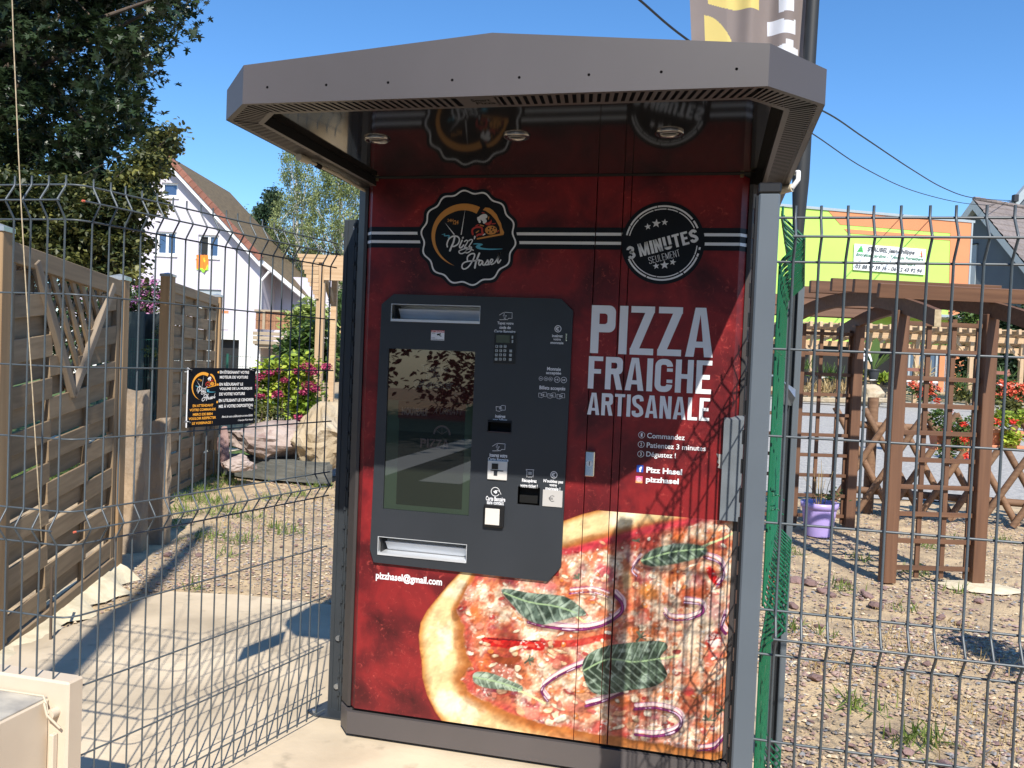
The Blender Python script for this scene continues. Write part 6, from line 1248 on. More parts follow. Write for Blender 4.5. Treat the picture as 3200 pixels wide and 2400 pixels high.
# ================================================================== THE PALE HOUSE
def house():
    d = 41.0; F_ = CF(d); e = fempty('gabled_house', F_, 0, 'pale lilac gabled house with terracotta verge tiles beyond the fence', 'house'); h = F_.hit
    uR, _ = h(811, 1000); ua, za = h(512, 478); ue, ze = h(822, 815); sl = (za - ze) / (ue - ua); uL = 2 * ua - uR; _, zp = h(700, 1035)
    W = M['house_wall']; zr = lambda u: za - sl * abs(u - ua) - .25
    wins = {'attic': (506, 555, 570, 615), 'a': (490, 550, 723, 797), 'b': (620, 683, 733, 805), 'c': (620, 690, 903, 960)}
    holes = []; wr_ = {}
    for k, (xa, xb, ya, yb) in wins.items():
        a = h(xa, ya); b = h(xb, yb); wr_[k] = (a[0], b[0], b[1], a[1]); holes.append([(a[0], b[1]), (b[0], b[1]), (b[0], a[1]), (a[0], a[1])])
    g0 = h(690, 1060); g1 = h(745, 1150); garage = [(g0[0] - .3, -.2), (g1[0], -.2), (g1[0], g0[1]), (g0[0] - .3, g0[1])]
    MB().plate([(uL, zp), (uR, zp), (uR, zr(uR)), (ua, zr(ua)), (uL, zr(uL))], holes, 0, .3, W).build('wall', e)
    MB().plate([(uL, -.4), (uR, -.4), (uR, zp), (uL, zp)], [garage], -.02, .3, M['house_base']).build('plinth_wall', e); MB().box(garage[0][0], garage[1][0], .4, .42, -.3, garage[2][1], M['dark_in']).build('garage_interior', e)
    for k, (u0, u1, z0, z1) in wr_.items():
        mb = MB(); t = .09
        for q in ((u0, u0 + t, z0, z1), (u1 - t, u1, z0, z1), (u0 + t, u1 - t, z0, z0 + t), (u0 + t, u1 - t, z1 - t, z1)): mb.box(q[0], q[1], .10, .16, q[2], q[3], M['white_pvc'])
        if k != 'attic': mb.box((u0 + u1) / 2 - .06, (u0 + u1) / 2 + .06, .10, .16, z0 + t, z1 - t, M['white_pvc'])
        w_ = mb.build('window', e); MB().box(u0, u1, .17, .18, z0, z1, M['win_glass'] if k != 'c' else M['dark_in']).build('pane', w_); MB().box(u0 - .08, u1 + .08, -.08, .10, z0 - .10, z0, M['white_pvc']).build('sill', w_)
        if k == 'b': MB().box(u0 + .12, (u0 + u1) / 2 - .05, .165, .172, z0 + .08, z1 - .1, M['dark_in']).build('open_sash', w_)
        if k == 'c': MB().box(u0, u1, .09, .12, (z0 + z1) / 2, z1, M['grey_trim']).build('shutter', w_)
    # side wall receding on the right, darker in shade
    MB().box(uR - .02, uR, .3, 9, -.3, zr(uR) + .1, W).build('side_wall', e)
    MB().box(uR, uR + 3.0, 2.5, 2.8, 1.2, h(880, 850)[1], W).build('annex_wall', e)
    # roof slopes
    for sgn in (1, -1):
        ue_ = ua + sgn * (ue - ua) ; P = [(ua, za), (ue_, ze), (ue_, ze - .18), (ua, za - .2)]
        mb = MB(); V = []; 
        for y in (-.45, 9.5): V += [(p[0], y, p[1]) for p in P]
        mb.add(V, [(0, 1, 2, 3), (4, 7, 6, 5), (0, 4, 5, 1), (1, 5, 6, 2), (2, 6, 7, 3), (3, 7, 4, 0)], M['roof_moss']); mb.build('roof', e)
        MB().add([(ua, -.52, za - .34), (ue_ , -.52, ze - .34), (ue_, -.52, ze - .02), (ua, -.52, za - .02), (ua, -.40, za - .34), (ue_, -.40, ze - .34), (ue_, -.40, ze - .02), (ua, -.40, za - .02)], [(0, 1, 2, 3), (4, 7, 6, 5), (0, 4, 5, 1), (3, 2, 6, 7), (1, 5, 6, 2), (0, 3, 7, 4)], M['white_pvc']).build('barge_board', e)
        L = math.hypot(ue - ua, za - ze); n = 20; tm = MB().box(0, L / n * 1.02, -.10, .10, -.06, .22, M['terracotta'], .02).mesh('verge_tile')
        for k in range(n):
            t = k / n; u = ua + (ue_ - ua) * t; z = za + (ze - za) * t; link('verge_tile', tm, e, (u, -.50, z - .02), (0, (1 if sgn > 0 else -1) * math.atan2(za - ze, ue - ua) + (math.pi if sgn < 0 else 0), 0)) if sgn > 0 else None
    # lower lean-to eave on the right
    a = h(822, 820); b = h(925, 920); mb = MB(); mb.add([(a[0], -.3, a[1] + .15), (b[0], 1.5, b[1]), (b[0], 5, b[1] + .4), (a[0], 5, a[1] + .5)], [(0, 1, 2, 3)], M['roof_moss']); mb.bar((a[0], -.3, a[1]), (b[0], 1.5, b[1] - .05), .12, .2, M['white_pvc']); mb.build('eave', e)
    p0 = h(832, 850); p1 = h(818, 880); p2 = h(812, 1150); MB().tube([(p0[0] + .2, -.2, p0[1]), (p1[0], -.15, p1[1]), (p2[0], -.15, .1)], .07, M['white_pvc']).build('downpipe', e)
    for x, y in ((690, 690), (800, 800)): u, z = h(x, y); MB().box(u - .12, u + .12, -.35, .02, z - .12, z + .12, M['white_pvc']).build('purlin_end', e)
    # balcony with plank fence
    bl = e; u0, z1 = h(812, 975); u1, _ = h(925, 975); _, z0 = h(812, 1030); n = 30
    pm = MB().box(0, (u1 - u0) / n * .9, -.012, .012, 0, z1 - z0, M['balcony_wood']).mesh('balcony_plank')
    for k in range(n): link('balcony_plank', pm, e, (u0 + (u1 - u0) * k / n, -.6, z0))
    MB().box(u0 - .05, u1 + .1, -.72, -.56, z1, z1 + .09, M['old_wood']).build('balcony_rail', e); MB().box(u0, u1, -.64, -.615, (z0 + z1) / 2, (z0 + z1) / 2 + .08, M['balcony_wood']).build('balcony_rail', e)
    for k in range(3): zz = z0 - .12 - k * .22; MB().box(u0 - .1, u1 + .9, -.68 + .02 * k, -.60 + .02 * k, zz - .16, zz, M['old_wood']).build('balcony_beam', e)
    for x in (838,): u, _ = h(x, 1000); MB().box(u - .06, u + .06, -.74, -.66, z0, z1, M['old_wood']).build('balcony_post', e)
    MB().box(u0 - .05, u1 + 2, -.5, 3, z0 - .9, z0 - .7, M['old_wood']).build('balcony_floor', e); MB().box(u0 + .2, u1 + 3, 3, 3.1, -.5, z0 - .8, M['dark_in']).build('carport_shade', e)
    MB().box(uR - .03, uR + .15, -.7, -.5, -.4, z0 - .8, M['white_pvc']).build('carport_post', e)
    # towel hanging from the window
    u0, z1 = h(617, 797); u1, z0 = h(652, 845); n = 10; V = []; fs = []
    for i in range(n + 1):
        for j in range(7): V.append((u0 + (u1 - u0) * i / n, -.14 + .05 * math.sin(i * 1.5) + .01 * j, z1 - (z1 - z0 + (.12 if 4 < i < 8 else 0)) * j / 6))
    for i in range(n):
        for j in range(6): fs.append((i * 7 + j, (i + 1) * 7 + j, (i + 1) * 7 + j + 1, i * 7 + j + 1))
    tw = MB().add(V, fs, M['towel'], True).build('towel', None, (F_.a[0], F_.a[1], 0), (0, 0, F_.ang)); tag(tw, 'orange and green towel hanging out of the open house window', 'towel')
    u0, z1 = h(690, 970); u1, z0 = h(713, 1030); b = MB().box(u0, u1, -.04, -.02, z0, z1, flat('poster_white', (.7, .66, .68), .6)).box(u0, u1, -.05, -.04, z1 - .14, z1, M['orange']).build('wall_banner', None, (F_.a[0], F_.a[1], 0), (0, 0, F_.ang)); tag(b, 'small banner with orange top on the house wall', 'banner')
house()
# dark hedge far left behind everything so that no bare horizon shows between the trees
bush('dark hedge mass closing the view behind the wooden fence', 'hedge', 'hedge', [(x, y, 19) for x in range(-300, 420, 55) for y in (930, 990, 1050, 1110)], 0, .55, 120, .16, 'leaf_ever', 51, stems=False)
# ================================================================== GARDEN ARCH (right)
AR = Frame(1.30, 6.30, 1.915, 6.475)       # u along the near trellis side, n away across the passage
def arch():
    e = fempty('garden_arch', AR, 0, 'brown stained wooden garden arch with trellis sides on the gravel', 'arch'); Wd = M['arch_wood']; SP = 2.0
    zc = lambda v: 2.015 - .17 * ((v - SP / 2) / 1.3) ** 2
    sk_ = -.16       # the far side sits a little to the left
    for n_, us in ((0.0, (0.0, .64)), (SP, (.10, .66))):
        off = 0 if n_ == 0 else -.02
        for u in us: MB().box(0, zc(n_) + .0, -.045, .045, -.045, .045, Wd, .004).build('post', e, (u + (0 if n_ == 0 else off), n_, 0), (0, -math.pi / 2, 0))
        for u in (us[0] + .055, us[0] + .225, us[0] + .405, us[1] - .055):
            MB().box(0, 1.84, -.010, .010, -.016, .016, Wd, .001).build('trellis_upright', e, (u + off, n_ + .03, .03), (0, -math.pi / 2, 0))
        sm_ = MB().box(0, us[1] - us[0] - .09, -.010, .010, -.016, .016, Wd, .001).mesh('trellis_bar')
        for k in range(10): link('trellis_bar', sm_, e, (us[0] + .045 + off, n_ + .005, .105 + .1915 * k))
    # the far trellis continues to the left of the far post as seen behind the fence
    for u in (-.46, -.28, -.11):
        MB().box(0, 1.72, -.010, .010, -.016, .016, Wd, .001).build('trellis_upright', e, (u, SP + .03, .03), (0, -math.pi / 2, 0))
    sm_ = MB().box(0, .52, -.010, .010, -.016, .016, Wd, .001).mesh('trellis_bar')
    for k in range(9): link('trellis_bar', sm_, e, (-.50, SP + .005, .105 + .1915 * k))
    for u in (0.0, .64):      # arched beams, long overhang towards the viewer
        vs = np.linspace(-.47, SP + .42, 17); mb = MB()
        V = []; fs = []
        for v in vs:
            z = zc(v) + .04; h2 = .055; V += [(u - .0225, v, z - h2), (u + .0225, v, z - h2), (u + .0225, v, z + h2), (u - .0225, v, z + h2)]
        for i in range(len(vs) - 1): fs += [(i * 4 + k, i * 4 + (k + 1) % 4, i * 4 + 4 + (k + 1) % 4, i * 4 + 4 + k) for k in range(4)]
        mb.add(V, fs, Wd); mb.add(V[:4], [(0, 1, 2, 3)], M['endgrain']); mb.add(V[-4:], [(0, 1, 2, 3)], Wd); mb.build('arched_beam', e)
    for k, v in enumerate((-.06, .28, .62, .98, 1.34, 1.72, 2.08)):
        z = zc(v) + .140; x0, x1 = (-.20 - .02 * k, .88) if k else (-.20, 1.12)
        MB().box(x0, x1, -.022, .022, -.05, .05, Wd, .003).build('rafter', e, (0, v, z), (-(v - 1) * .16, 0, 0))
arch()
# ================================================================== CROSSED LOG FENCE
LF = CF(8.55)
pa_ = P3(2640, 1700, 8.75); pb_ = P3(3260, 1700, 8.15); LF = Frame(pa_[0], pa_[1], pb_[0], pb_[1])
def log_fence():
    e = fempty('crossed_log_fence', LF, 0, 'rustic fence of crossed brown round logs behind the garden arch', 'fence'); Wd = M['log_wood']
    zl = LF.hit(2700, 1534)[1]; zu = LF.hit(2700, 1328)[1]; u0 = LF.hit(2640, 1500)[0]; u1 = LF.hit(3420, 1500)[0]
    for z in (zl, zu): MB().tube([(u0, .05, z), (u1, .05, z)], .038, Wd, n=10).build('rail', e)
    up = LF.hit(2719, 1500)[0]
    for u in (up, up + 2.05): MB().tube([(u, .12, -.05), (u, .12, 1.22)], .055, Wd, n=12).build('post', e)
    ph = .285; L = .60; A = [(-.30, .02), (.30, 1.08)]
    m1 = MB().tube([(-.30, 0, 0), (.30, 0, 1.08)], .033, Wd, n=8).mesh('log'); m2 = MB().tube([(.30, 0, 0), (-.30, 0, 1.08)], .033, Wd, n=8).mesh('log')
    k = 0; u = u0 + .15
    while u < u1 + .2:
        link('log', m1, e, (u, -.035, .02 + random.uniform(-.01, .01))); link('log', m2, e, (u + .02, .005, .02 + random.uniform(-.01, .01))); u += ph; k += 1
log_fence()
# ------------------------------------------------------------------ flower boxes hung on it
def planter(x0, x1, y0, y1, d, label):
    a = P3(x0, y0, d); b = P3(x1, y1, d); F_ = CF(d); ua = F_.hit(x0, y0)[0]; ub = F_.hit(x1, y0)[0]; zt = F_.hit(x0, y0)[1]; zb = F_.hit(x0, y1)[1]; e = fempty('flower_box', F_, 0, label, 'planter')
    mb = MB(); mb.add([(ua + .02, 0, zb), (ub - .02, 0, zb), (ub - .02, .13, zb), (ua + .02, .13, zb), (ua, -.02, zt), (ub, -.02, zt), (ub, .15, zt), (ua, .15, zt)], [(0, 1, 2, 3), (0, 1, 5, 4), (1, 2, 6, 5), (2, 3, 7, 6), (3, 0, 4, 7)], M['terra_pot']); mb.build('box', e)
    mb = MB(); mb.box(ua - .01, ub + .01, -.032, -.018, zt - .03, zt + .004, M['terra_pot'], .003); mb.build('rim', e); MB().box(ua - .03, ub + .03, -.06, .16, zb - .03, zb - .004, M['terra_pot'], .004).build('tray', e); MB().box(ua + .01, ub - .01, -.01, .14, zt - .03, zt - .02, M['soil']).build('compost', e)
planter(3088, 3196, 1343, 1388, 7.7, 'terracotta coloured flower box hanging on the log fence at the right edge')
planter(2925, 3035, 1350, 1395, 7.9, 'flower box hidden under red geraniums behind the arch trellis')
ger = bush('trailing red geraniums behind the arch trellis', 'geranium', 'flowers', [(x, y, 7.75) for x, y in ((2925, 1300), (2945, 1330), (2975, 1340), (3005, 1330), (3020, 1360), (2990, 1370), (2965, 1400), (3030, 1320), (2935, 1290), (3000, 1390), (2955, 1420))], 0, .085, 110, .034, 'leaf_mid', 81, None, shape=OVAL, stems=False)
yel = bush('yellow leaved trailing plant with red blooms in the right flower box', 'trailing_plant', 'flowers', [(x, y, 7.62) for x, y in ((3110, 1310), (3140, 1315), (3165, 1370), (3150, 1380), (3130, 1300), (3180, 1310), (3155, 1360), (3200, 1300))], 0, .075, 70, .05, 'leaf_yel', 82, None, stems=False)
def blooms(pts, d, m, par, r=.035, n=55, seed=0, sz=.022):
    for i, (x, y) in enumerate(pts):
        c = P3(x, y, d); rs = np.random.RandomState(seed + i); dd = rs.randn(n, 3); dd /= np.linalg.norm(dd, axis=1)[:, None]
        leaves('flower_head', c + dd * r * np.array([1, 1, .75]) * rs.rand(n, 1) ** .4, sz, M[m], OVAL, seed + i, parent=par)
blooms(((3013, 1325), (2965, 1282), (2960, 1345), (3012, 1375), (3022, 1422), (2958, 1400), (2925, 1252)), 7.6, 'fl_red', ger, seed=900)
blooms(((3165, 1316), (3120, 1318)), 7.5, 'fl_red', yel, seed=920)
bush('bushy plant with grey green leaves above the right flower box', 'potted_plant', 'plant', [(x, y, 8.6) for x, y in ((3160, 1270), (3180, 1290), (3140, 1280), (3200, 1320), (3170, 1310))], 0, .10, 90, .06, 'leaf_lime', 83, stems=False)
bush('round mass of coral geraniums behind the right arch post', 'geranium', 'flowers', [(x, y, 13) for x, y in ((3125, 1215), (3150, 1235), (3170, 1215), (3185, 1240), (3140, 1250), (3165, 1255), (3195, 1225), (3110, 1240))], 0, .12, 130, .05, 'leaf_mid', 84, 'fl_coral', 14, .035, stems=False, flz=.3)
bush('coral geraniums seen between the near trellis bars', 'geranium', 'flowers', [(x, y, 14) for x, y in ((2850, 1215), (2875, 1225), (2895, 1205), (2915, 1225), (2880, 1245), (2900, 1240))], 0, .11, 120, .05, 'leaf_mid', 85, 'fl_coral', 14, .035, stems=False, flz=.3)
# lilac pot
def pot(p, r0, r1, h, m, label, name='plant_pot', rim=True, group=None):
    e = empty(name, tuple(p), 0, label, 'pot', group); mb = MB(); n = 28; prof = [(r0, 0), (r0 * 1.02, .01), (r1 * .96, h * .80), (r1 * .96, h * .82), (r1 * 1.04, h * .83), (r1 * 1.06, h), (r1 * .98, h), (r1 * .93, h * .88)]; V = []; fs = []
    for r, z in prof: V += [(r * math.cos(6.2832 * k / n), r * math.sin(6.2832 * k / n), z) for k in range(n)]
    for a in range(len(prof) - 1): fs += [(a * n + k, a * n + (k + 1) % n, (a + 1) * n + (k + 1) % n, (a + 1) * n + k) for k in range(n)]
    mb.add(V, fs, m, True); mb.add(V[:n], [tuple(range(n))], m); mb.build('pot_body', e); MB().disc((0, 0, h * .88), r1 * .94, M['soil'], axis='z').build('compost', e); return e
pp = onZ(2556, 1672); pot((pp[0], pp[1] , ground_z(pp[0], pp[1])), .115, .155, .30, M['lilac_pot'], 'lilac plastic pot with a withered plant beside the arch')
mb = MB(); rs = np.random.RandomState(5)
for k in range(9): a = rs.rand() * 6.28; h = rs.uniform(.2, .42); mb.tube([(pp[0] + .04 * math.cos(a), pp[1] + .04 * math.sin(a), .25), (pp[0] + .07 * math.cos(a), pp[1] + .05 * math.sin(a), .26 + h * .6), (pp[0] + .12 * math.cos(a) * rs.rand() * 1.5, pp[1] + .08 * math.sin(a), .28 + h)], [.004, .003, .0015], M['straw'], n=5)
wp = empty('withered_plant', (0, 0, 0), 0, 'dry stems with a few green leaves growing from the lilac pot', 'plant'); mb.build('dry_stems', wp)
leaves('foliage', np.array([(pp[0] + .09, pp[1] - .05, .36)]) + rs.randn(60, 3) * np.array([.05, .04, .035]), .032, M['leaf_mid'], OVAL, 7, parent=wp)
# pale mortar spill under the right arch post
mb = MB(); c = onZ(3060, 1835); n = 26; mb.add([(c[0] + (.26 + .05 * math.sin(k * 2.1)) * math.cos(k / n * 6.283), c[1] + (.17 + .03 * math.sin(k * 3.3)) * math.sin(k / n * 6.283), .0) for k in range(n)] + [(c[0] + .16 * math.cos(k / n * 6.283), c[1] + .1 * math.sin(k / n * 6.283), .02) for k in range(n)], [(k, (k + 1) % n, n + (k + 1) % n, n + k) for k in range(n)] + [tuple(range(n, 2 * n))], M['mortar'], True); tag(mb.build('mortar_spill'), kind='structure')
# ================================================================== GREEN AND ORANGE BUILDING
def building():
    d = 38.0; a = P3(2300, 1100, d); B_ = Frame(a[0], a[1], a[0] + .905, a[1] + .424); h = B_.hit; e = fempty('garden_centre_building', B_, 0, 'lime green and orange rendered building with white sign board', 'building')
    g0 = .35; uL = h(2360, 700)[0]; uR, _ = h(3025, 900); zt = h(2700, 666)[1]; topl = lambda x, y: h(x, y)
    u1, z1 = h(2510, 651); u2, z2 = h(3034, 697); zT = (z1 + z2) / 2; Gs = h(2970, 735)[0]
    zb = 2.9
    MB().box(uL - 2, uR, 0, 8, zb, zT, M['lime']).build('upper_wall', e); MB().box(uL - 2, uR + .15, -.06, .1, zT, zT + .12, M['grey_trim']).build('parapet_cap', e)
    pr = Print(-.01); pr.STEP = .004
    def pl(*q): return [h(*p) for p in q]
    q = pl((2588, 654), (3050, 700), (3022, 1100), (2960, 1100), (2970, 740)); zcap = zT - .001
    pr2 = lambda pts, m, lay: pr.poly([(min(uR - .002, p[0]), min(zcap, p[1])) for p in pts], m, lay)
    pr2([h(2588, 640), h(3060, 690), h(3060, 734), h(2970, 729), h(2625, 702)], M['orange'], 2); pr2(pl((2637, 715), (2972, 740), (2972, 752), (2650, 729)), M['orange'], 2); pr2([h(2970, 690), h(3060, 690), h(3050, 1180), h(2958, 1180)], M['orange'], 3)
    pr.build('painted_bands', e)
    for x0, x1 in ((h(3025, 900)[0], h(3025, 900)[0]),): MB().box(uR - .03, uR + .06, -.05, .02, zb, zT, M['grey_trim']).build('corner_trim', e)
    # sign
    c = [h(2667, 764), h(2889, 778), h(2886, 858), h(2663, 845)]; su0, su1 = (c[0][0] + c[3][0]) / 2, (c[1][0] + c[2][0]) / 2; sz0, sz1 = (c[2][1] + c[3][1]) / 2, (c[0][1] + c[1][1]) / 2
    s_ = MB().box(su0, su1, -.09, -.04, sz0, sz1, M['white_pvc']).build('sign_board', e); pr = Print(-.092); pr.STEP = .02
    DK = flat('sign_dark_grey', (.08, .09, .10), .6); GN = flat('sign_green', (.10, .25, .16), .6); W_, H_ = su1 - su0, sz1 - sz0; T = lambda b, x0, x1, y0, y1, m, **k: pr.text(b, su0 + W_ * x0, su0 + W_ * x1, sz0 + H_ * y0, sz0 + H_ * y1, m, 1, .03, slant=.25, **k)
    T('STAUBEL Jean-Philippe', .17, .83, .70, .93, DK); T('Entretien Jardins - Travaux Forestiers', .02, .96, .50, .66, GN); T('Aménagements Extérieurs', .20, .85, .28, .45, GN); T('03 88 97 59 16 - 06 12 43 92 94', .02, .95, .06, .22, DK)
    tx_, tz_ = su0 + W_ * .08, sz0 + H_ * .70
    for k in range(3): pr.poly([(tx_ - .20 * W_ / 4 * (1 - k * .22), tz_ + k * .06 * H_), (tx_ + .20 * W_ / 4 * (1 - k * .22), tz_ + k * .06 * H_), (tx_, tz_ + (.14 + k * .06) * H_)], flat('fir_green', (.08, .45, .12), .6) if k == 0 else pr.mb.mats[-1], 1 + k)
    gx, gz = su0 + W_ * .92, sz0 + H_ * .68; pr.poly([(gx - .05 * W_, gz), (gx + .05 * W_, gz), (gx + .01 * W_, gz + .03 * H_)], pr.mb.mats[-1], 1); pr.poly([(gx + .01 * W_, gz + .02 * H_), (gx + .03 * W_, gz), (gx + .02 * W_, gz + .26 * H_), (gx + .012 * W_, gz + .26 * H_)], M['fl_coral'], 2); pr.poly([(gx - .03 * W_, gz + .1 * H_), (gx + .015 * W_, gz + .19 * H_), (gx + .01 * W_, gz + .15 * H_)], M['fl_yel'], 2)
    pr.build('sign_lettering', s_)
    # floodlight, lean-to canopy and dark shopfront
    q = h(2905, 900); MB().add([(q[0] - .3, -.5, q[1] - .15), (q[0] + .35, -.5, q[1] - .15), (q[0] + .45, -.05, q[1] + .12), (q[0] - .15, -.05, q[1] + .12)], [(0, 1, 2, 3)], M['galv']).build('floodlight', e)
    q0 = h(2760, 985); q1_ = h(2990, 990); MB().box(q0[0] - 1, q1_[0], -1.6, 0, q0[1] - .06, q0[1] + .06, M['grey_trim']).build('canopy_slab', e)
    mb = MB(); mb.box(uL - 2, uL + .1, .2, 8, g0, zb, M['slate_wall']); mb.build('ground_floor_wall', e)
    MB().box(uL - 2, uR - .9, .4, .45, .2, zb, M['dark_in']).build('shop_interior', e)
    ux0, _ = h(2855, 1200); ux1, _ = h(2935, 1200); mb = MB()
    for u in np.linspace(ux0 - .8, ux1 + .3, 6): mb.box(u - .05, u + .05, 0, .1, .3, zb, M['grey_trim'])
    mb.build('shop_mullions', e); MB().box(ux0 - .8, ux1 + .3, .06, .08, .4, zb - .2, M['win_glass']).build('shop_glass', e)
    MB().box(uR - 1.35, uR, 0, 6, .2, zb, M['orange']).build('corner_pier', e); MB().box(ux1 + .5, ux1 + .9, .0, .1, .4, zb, M['orange']).build('door_jamb', e)
building()
# ------------------------------------------------------------------ grey gabled house behind
def grey_house():
    A_ = P3(3026, 1180, 52.0); gx = .42 * _fh[1] - .906 * _fh[0]; gy = -.42 * _fh[0] - .906 * _fh[1]
    F_ = Frame(A_[0], A_[1], A_[0] + gx, A_[1] + gy); e = fempty('grey_house', F_, 0, 'slate grey rendered house with brown tiled roof at the right edge', 'house'); h = F_.hit
    za = h(3026, 637)[1]; er = h(3240, 860); sl = (za - er[1]) / er[0]; W = 5.4; zr = lambda u: za - sl * abs(u)
    MB().plate([(-W, 0), (W, 0), (W, zr(W) - .2), (0, za - .25), (-W, zr(W) - .2)], [], 0, .3, M['slate_wall']).build('gable_wall', e); MB().box(W - .05, W, .3, 15, 0, zr(W), M['slate_wall']).build('front_wall', e)
    for s_ in (1, -1):
        ue = s_ * (W + .5); MB().add([(0, -.5, za + .1), (ue, -.5, zr(ue) + .1), (ue, -.5, zr(ue) - .4), (0, -.5, za - .5), (0, .05, za - .5), (ue, .05, zr(ue) - .4)], [(0, 1, 2, 3), (3, 2, 5, 4)], M['grey_trim']).build('barge_board', e)
    n = 17
    for k in range(n):
        u0, u1 = (W + .5) * k / n, (W + .5) * (k + 1) / n; MB().add([(u0, -.45, zr(u0) + .14), (u1, -.45, zr(u1) + .21), (u1, 15, zr(u1) + .21), (u0, 15, zr(u0) + .14), (u1, -.45, zr(u1) + .10), (u1, 15, zr(u1) + .10)], [(0, 1, 2, 3), (1, 4, 5, 2)], M['roof_grey']).build('tile_course', e)
    MB().add([(0, -.45, za + .14), (-W - .5, -.45, zr(W + .5) + .2), (-W - .5, 15, zr(W + .5) + .2), (0, 15, za + .14)], [(0, 1, 2, 3)], M['roof_grey']).build('roof', e)
    rt = MB().tube([(0, 0, 0), (0, .48, .03)], .13, M['roof_grey'], n=8).mesh('ridge_tile')
    for k in range(30): link('ridge_tile', rt, e, (0, -.4 + k * .5, za + .17))
    q0 = h(3020, 768); q1_ = h(3048, 890); MB().box(q0[0] - .6, q1_[0], -.08, 0, q1_[1], q0[1], M['grey_trim']).build('window', e); MB().box(q0[0] - .66, q1_[0] + .06, -.12, 0, q0[1], q0[1] + .07, M['dark_in']).build('lintel', e)
    G_ = CF(68.0); g = G_.hit; e2 = fempty('far_grey_house', G_, 0, 'taller grey gabled house just entering at the right edge', 'house'); F2 = g(3150, 660); tp = g(3330, 445); MB().plate([(F2[0], 0), (2 * tp[0] - F2[0], 0), (2 * tp[0] - F2[0], F2[1]), tp, F2], [], 0, .3, M['slate_wall']).build('gable_wall', e2)
    MB().bar((F2[0] - .4, -.3, F2[1] - .3), (tp[0], -.3, tp[1] + .15), .6, .55, M['grey_trim']).build('barge_board', e2)
    q = g(3157, 628); mb = MB(); mb.box(q[0] - .2, q[0] + .15, -.9, -.5, q[1] - .2, q[1] + .35, M['cable']); mb.tube([(q[0], -.6, q[1]), (q[0] - .05, -.4, q[1] - .9)], .07, M['cable']); mb.build('wire_bracket', e2)
grey_house()
bush('dark laurel hedge between the orange wall and the grey house', 'hedge', 'hedge', [(x, y, 33) for x in range(3010, 3330, 26) for y in (985, 1015, 1045, 1080, 1120, 1160, 1200)], 0, .55, 120, .20, 'leaf_ever', 86, stems=False)
bush('sunlit leafy shrub top behind the arch beam', 'shrub', 'shrub', [(x, y, 31) for x, y in ((3030, 985), (3050, 975), (3070, 990), (3045, 1005), (3090, 1000))], 0, .35, 120, .15, 'leaf_mid', 87, stems=False)
# ------------------------------------------------------------------ nursery pergola and stock
def nursery():
    d = 29.0; F_ = CF(d); e = fempty('nursery_pergola', F_, 0, 'long pale timber pergola along the front of the building', 'pergola'); h = F_.hit; g = .5
    zt = h(2850, 1040)[1]; u0, u1 = h(2420, 1040)[0], h(3330, 1040)[0]
    for z, y_ in ((zt - .14, 0), (zt - .42, 1.9)): MB().box(u0, u1, y_ - .05, y_ + .05, z - .10, z + .10, M['larch'], .01).build('beam', e)
    rm = MB().box(-.05, .05, -.75, 2.6, -.09, .09, M['larch'], .01).mesh('rafter'); n = 30
    for k in range(n): link('rafter', rm, e, (u0 + (u1 - u0) * k / n, 0, zt + .06), (-.10, 0, 0))
    for k in range(4): MB().box(u0, u1, -.6 + k * .55, -.5 + k * .55, zt + .16 - k * .05, zt + .20 - k * .05, M['larch']).build('lath', e)
    for x in (2534, 2712, 2862, 3032, 3190):
        u = h(x, 1150)[0]; MB().box(0, zt - .2 - g, -.07, .07, -.07, .07, M['larch'], .01).build('post', e, (u, 0, g), (0, -math.pi / 2, 0))
        for s_ in (-1, 1): MB().bar((u, 0, zt - .85), (u + s_ * .55, 0, zt - .22), .07, .09, M['larch']).build('brace', e)
    # staging tables
    for i, (xa, xb) in enumerate(((2440, 2640), (2660, 2780), (2840, 2960), (3080, 3300))):
        a, b = h(xa, 1180)[0], h(xb, 1180)[0]; t_ = fempty('plant_bench', F_, 0, ['pale plant bench left of the far arch posts', 'pale plant bench under the tall banana plant', 'pale plant bench seen through the near trellis', 'pale plant bench at the right edge of the nursery'][i], 'bench')
        MB().box(a, b, .6, 1.9, g + .78, g + .84, M['white_pvc']).build('bench_top', t_)
        for u in (a + .1, b - .1): MB().box(u - .04, u + .04, .7, .78, g, g + .78, M['galv']).build('leg', t_)
nursery()
def pallet_stack(xa, xb, ya, yb, d, label):
    F_ = CF(d); h = F_.hit; a, b = h(xa, ya)[0], h(xb, ya)[0]; zt = h(xa, ya)[1]; zb = h(xa, yb)[1]; e = fempty('wooden_pallet', F_, 0, label, 'pallet', 'weathered pallets under the nursery pergola')
    n = 5; s_ = (zt - zb) / n
    for k in range(n + 1): MB().box(a, b, 0, .03, zb + k * s_ - .03, zb + k * s_ + .05, M['fwood_g'], .004).build('slat', e)
    for t in (0, .5, 1): MB().box(a + (b - a) * t - .06, a + (b - a) * t + .06, .03, .12, zb - .03, zt + .04, M['fwood_g']).build('stringer', e)
pallet_stack(2673, 2738, 1191, 1237, 28.0, 'upright weathered pallet left of the pale rock'); pallet_stack(2744, 2790, 1193, 1240, 28.0, 'upright weathered pallet right of the pale rock'); pallet_stack(2470, 2510, 1185, 1235, 28.0, 'upright weathered pallet furthest left under the pergola'); pallet_stack(2580, 2640, 1185, 1235, 28.2, 'upright weathered pallet behind the far trellis')
p = P3(2722, 1240, 27); rock('pale_boulder', (p[0], p[1], p[2]), (.42, .3, .42), M['sand_rock'], 'pale boulder standing before the pallets', 'boulder', 91, .3)
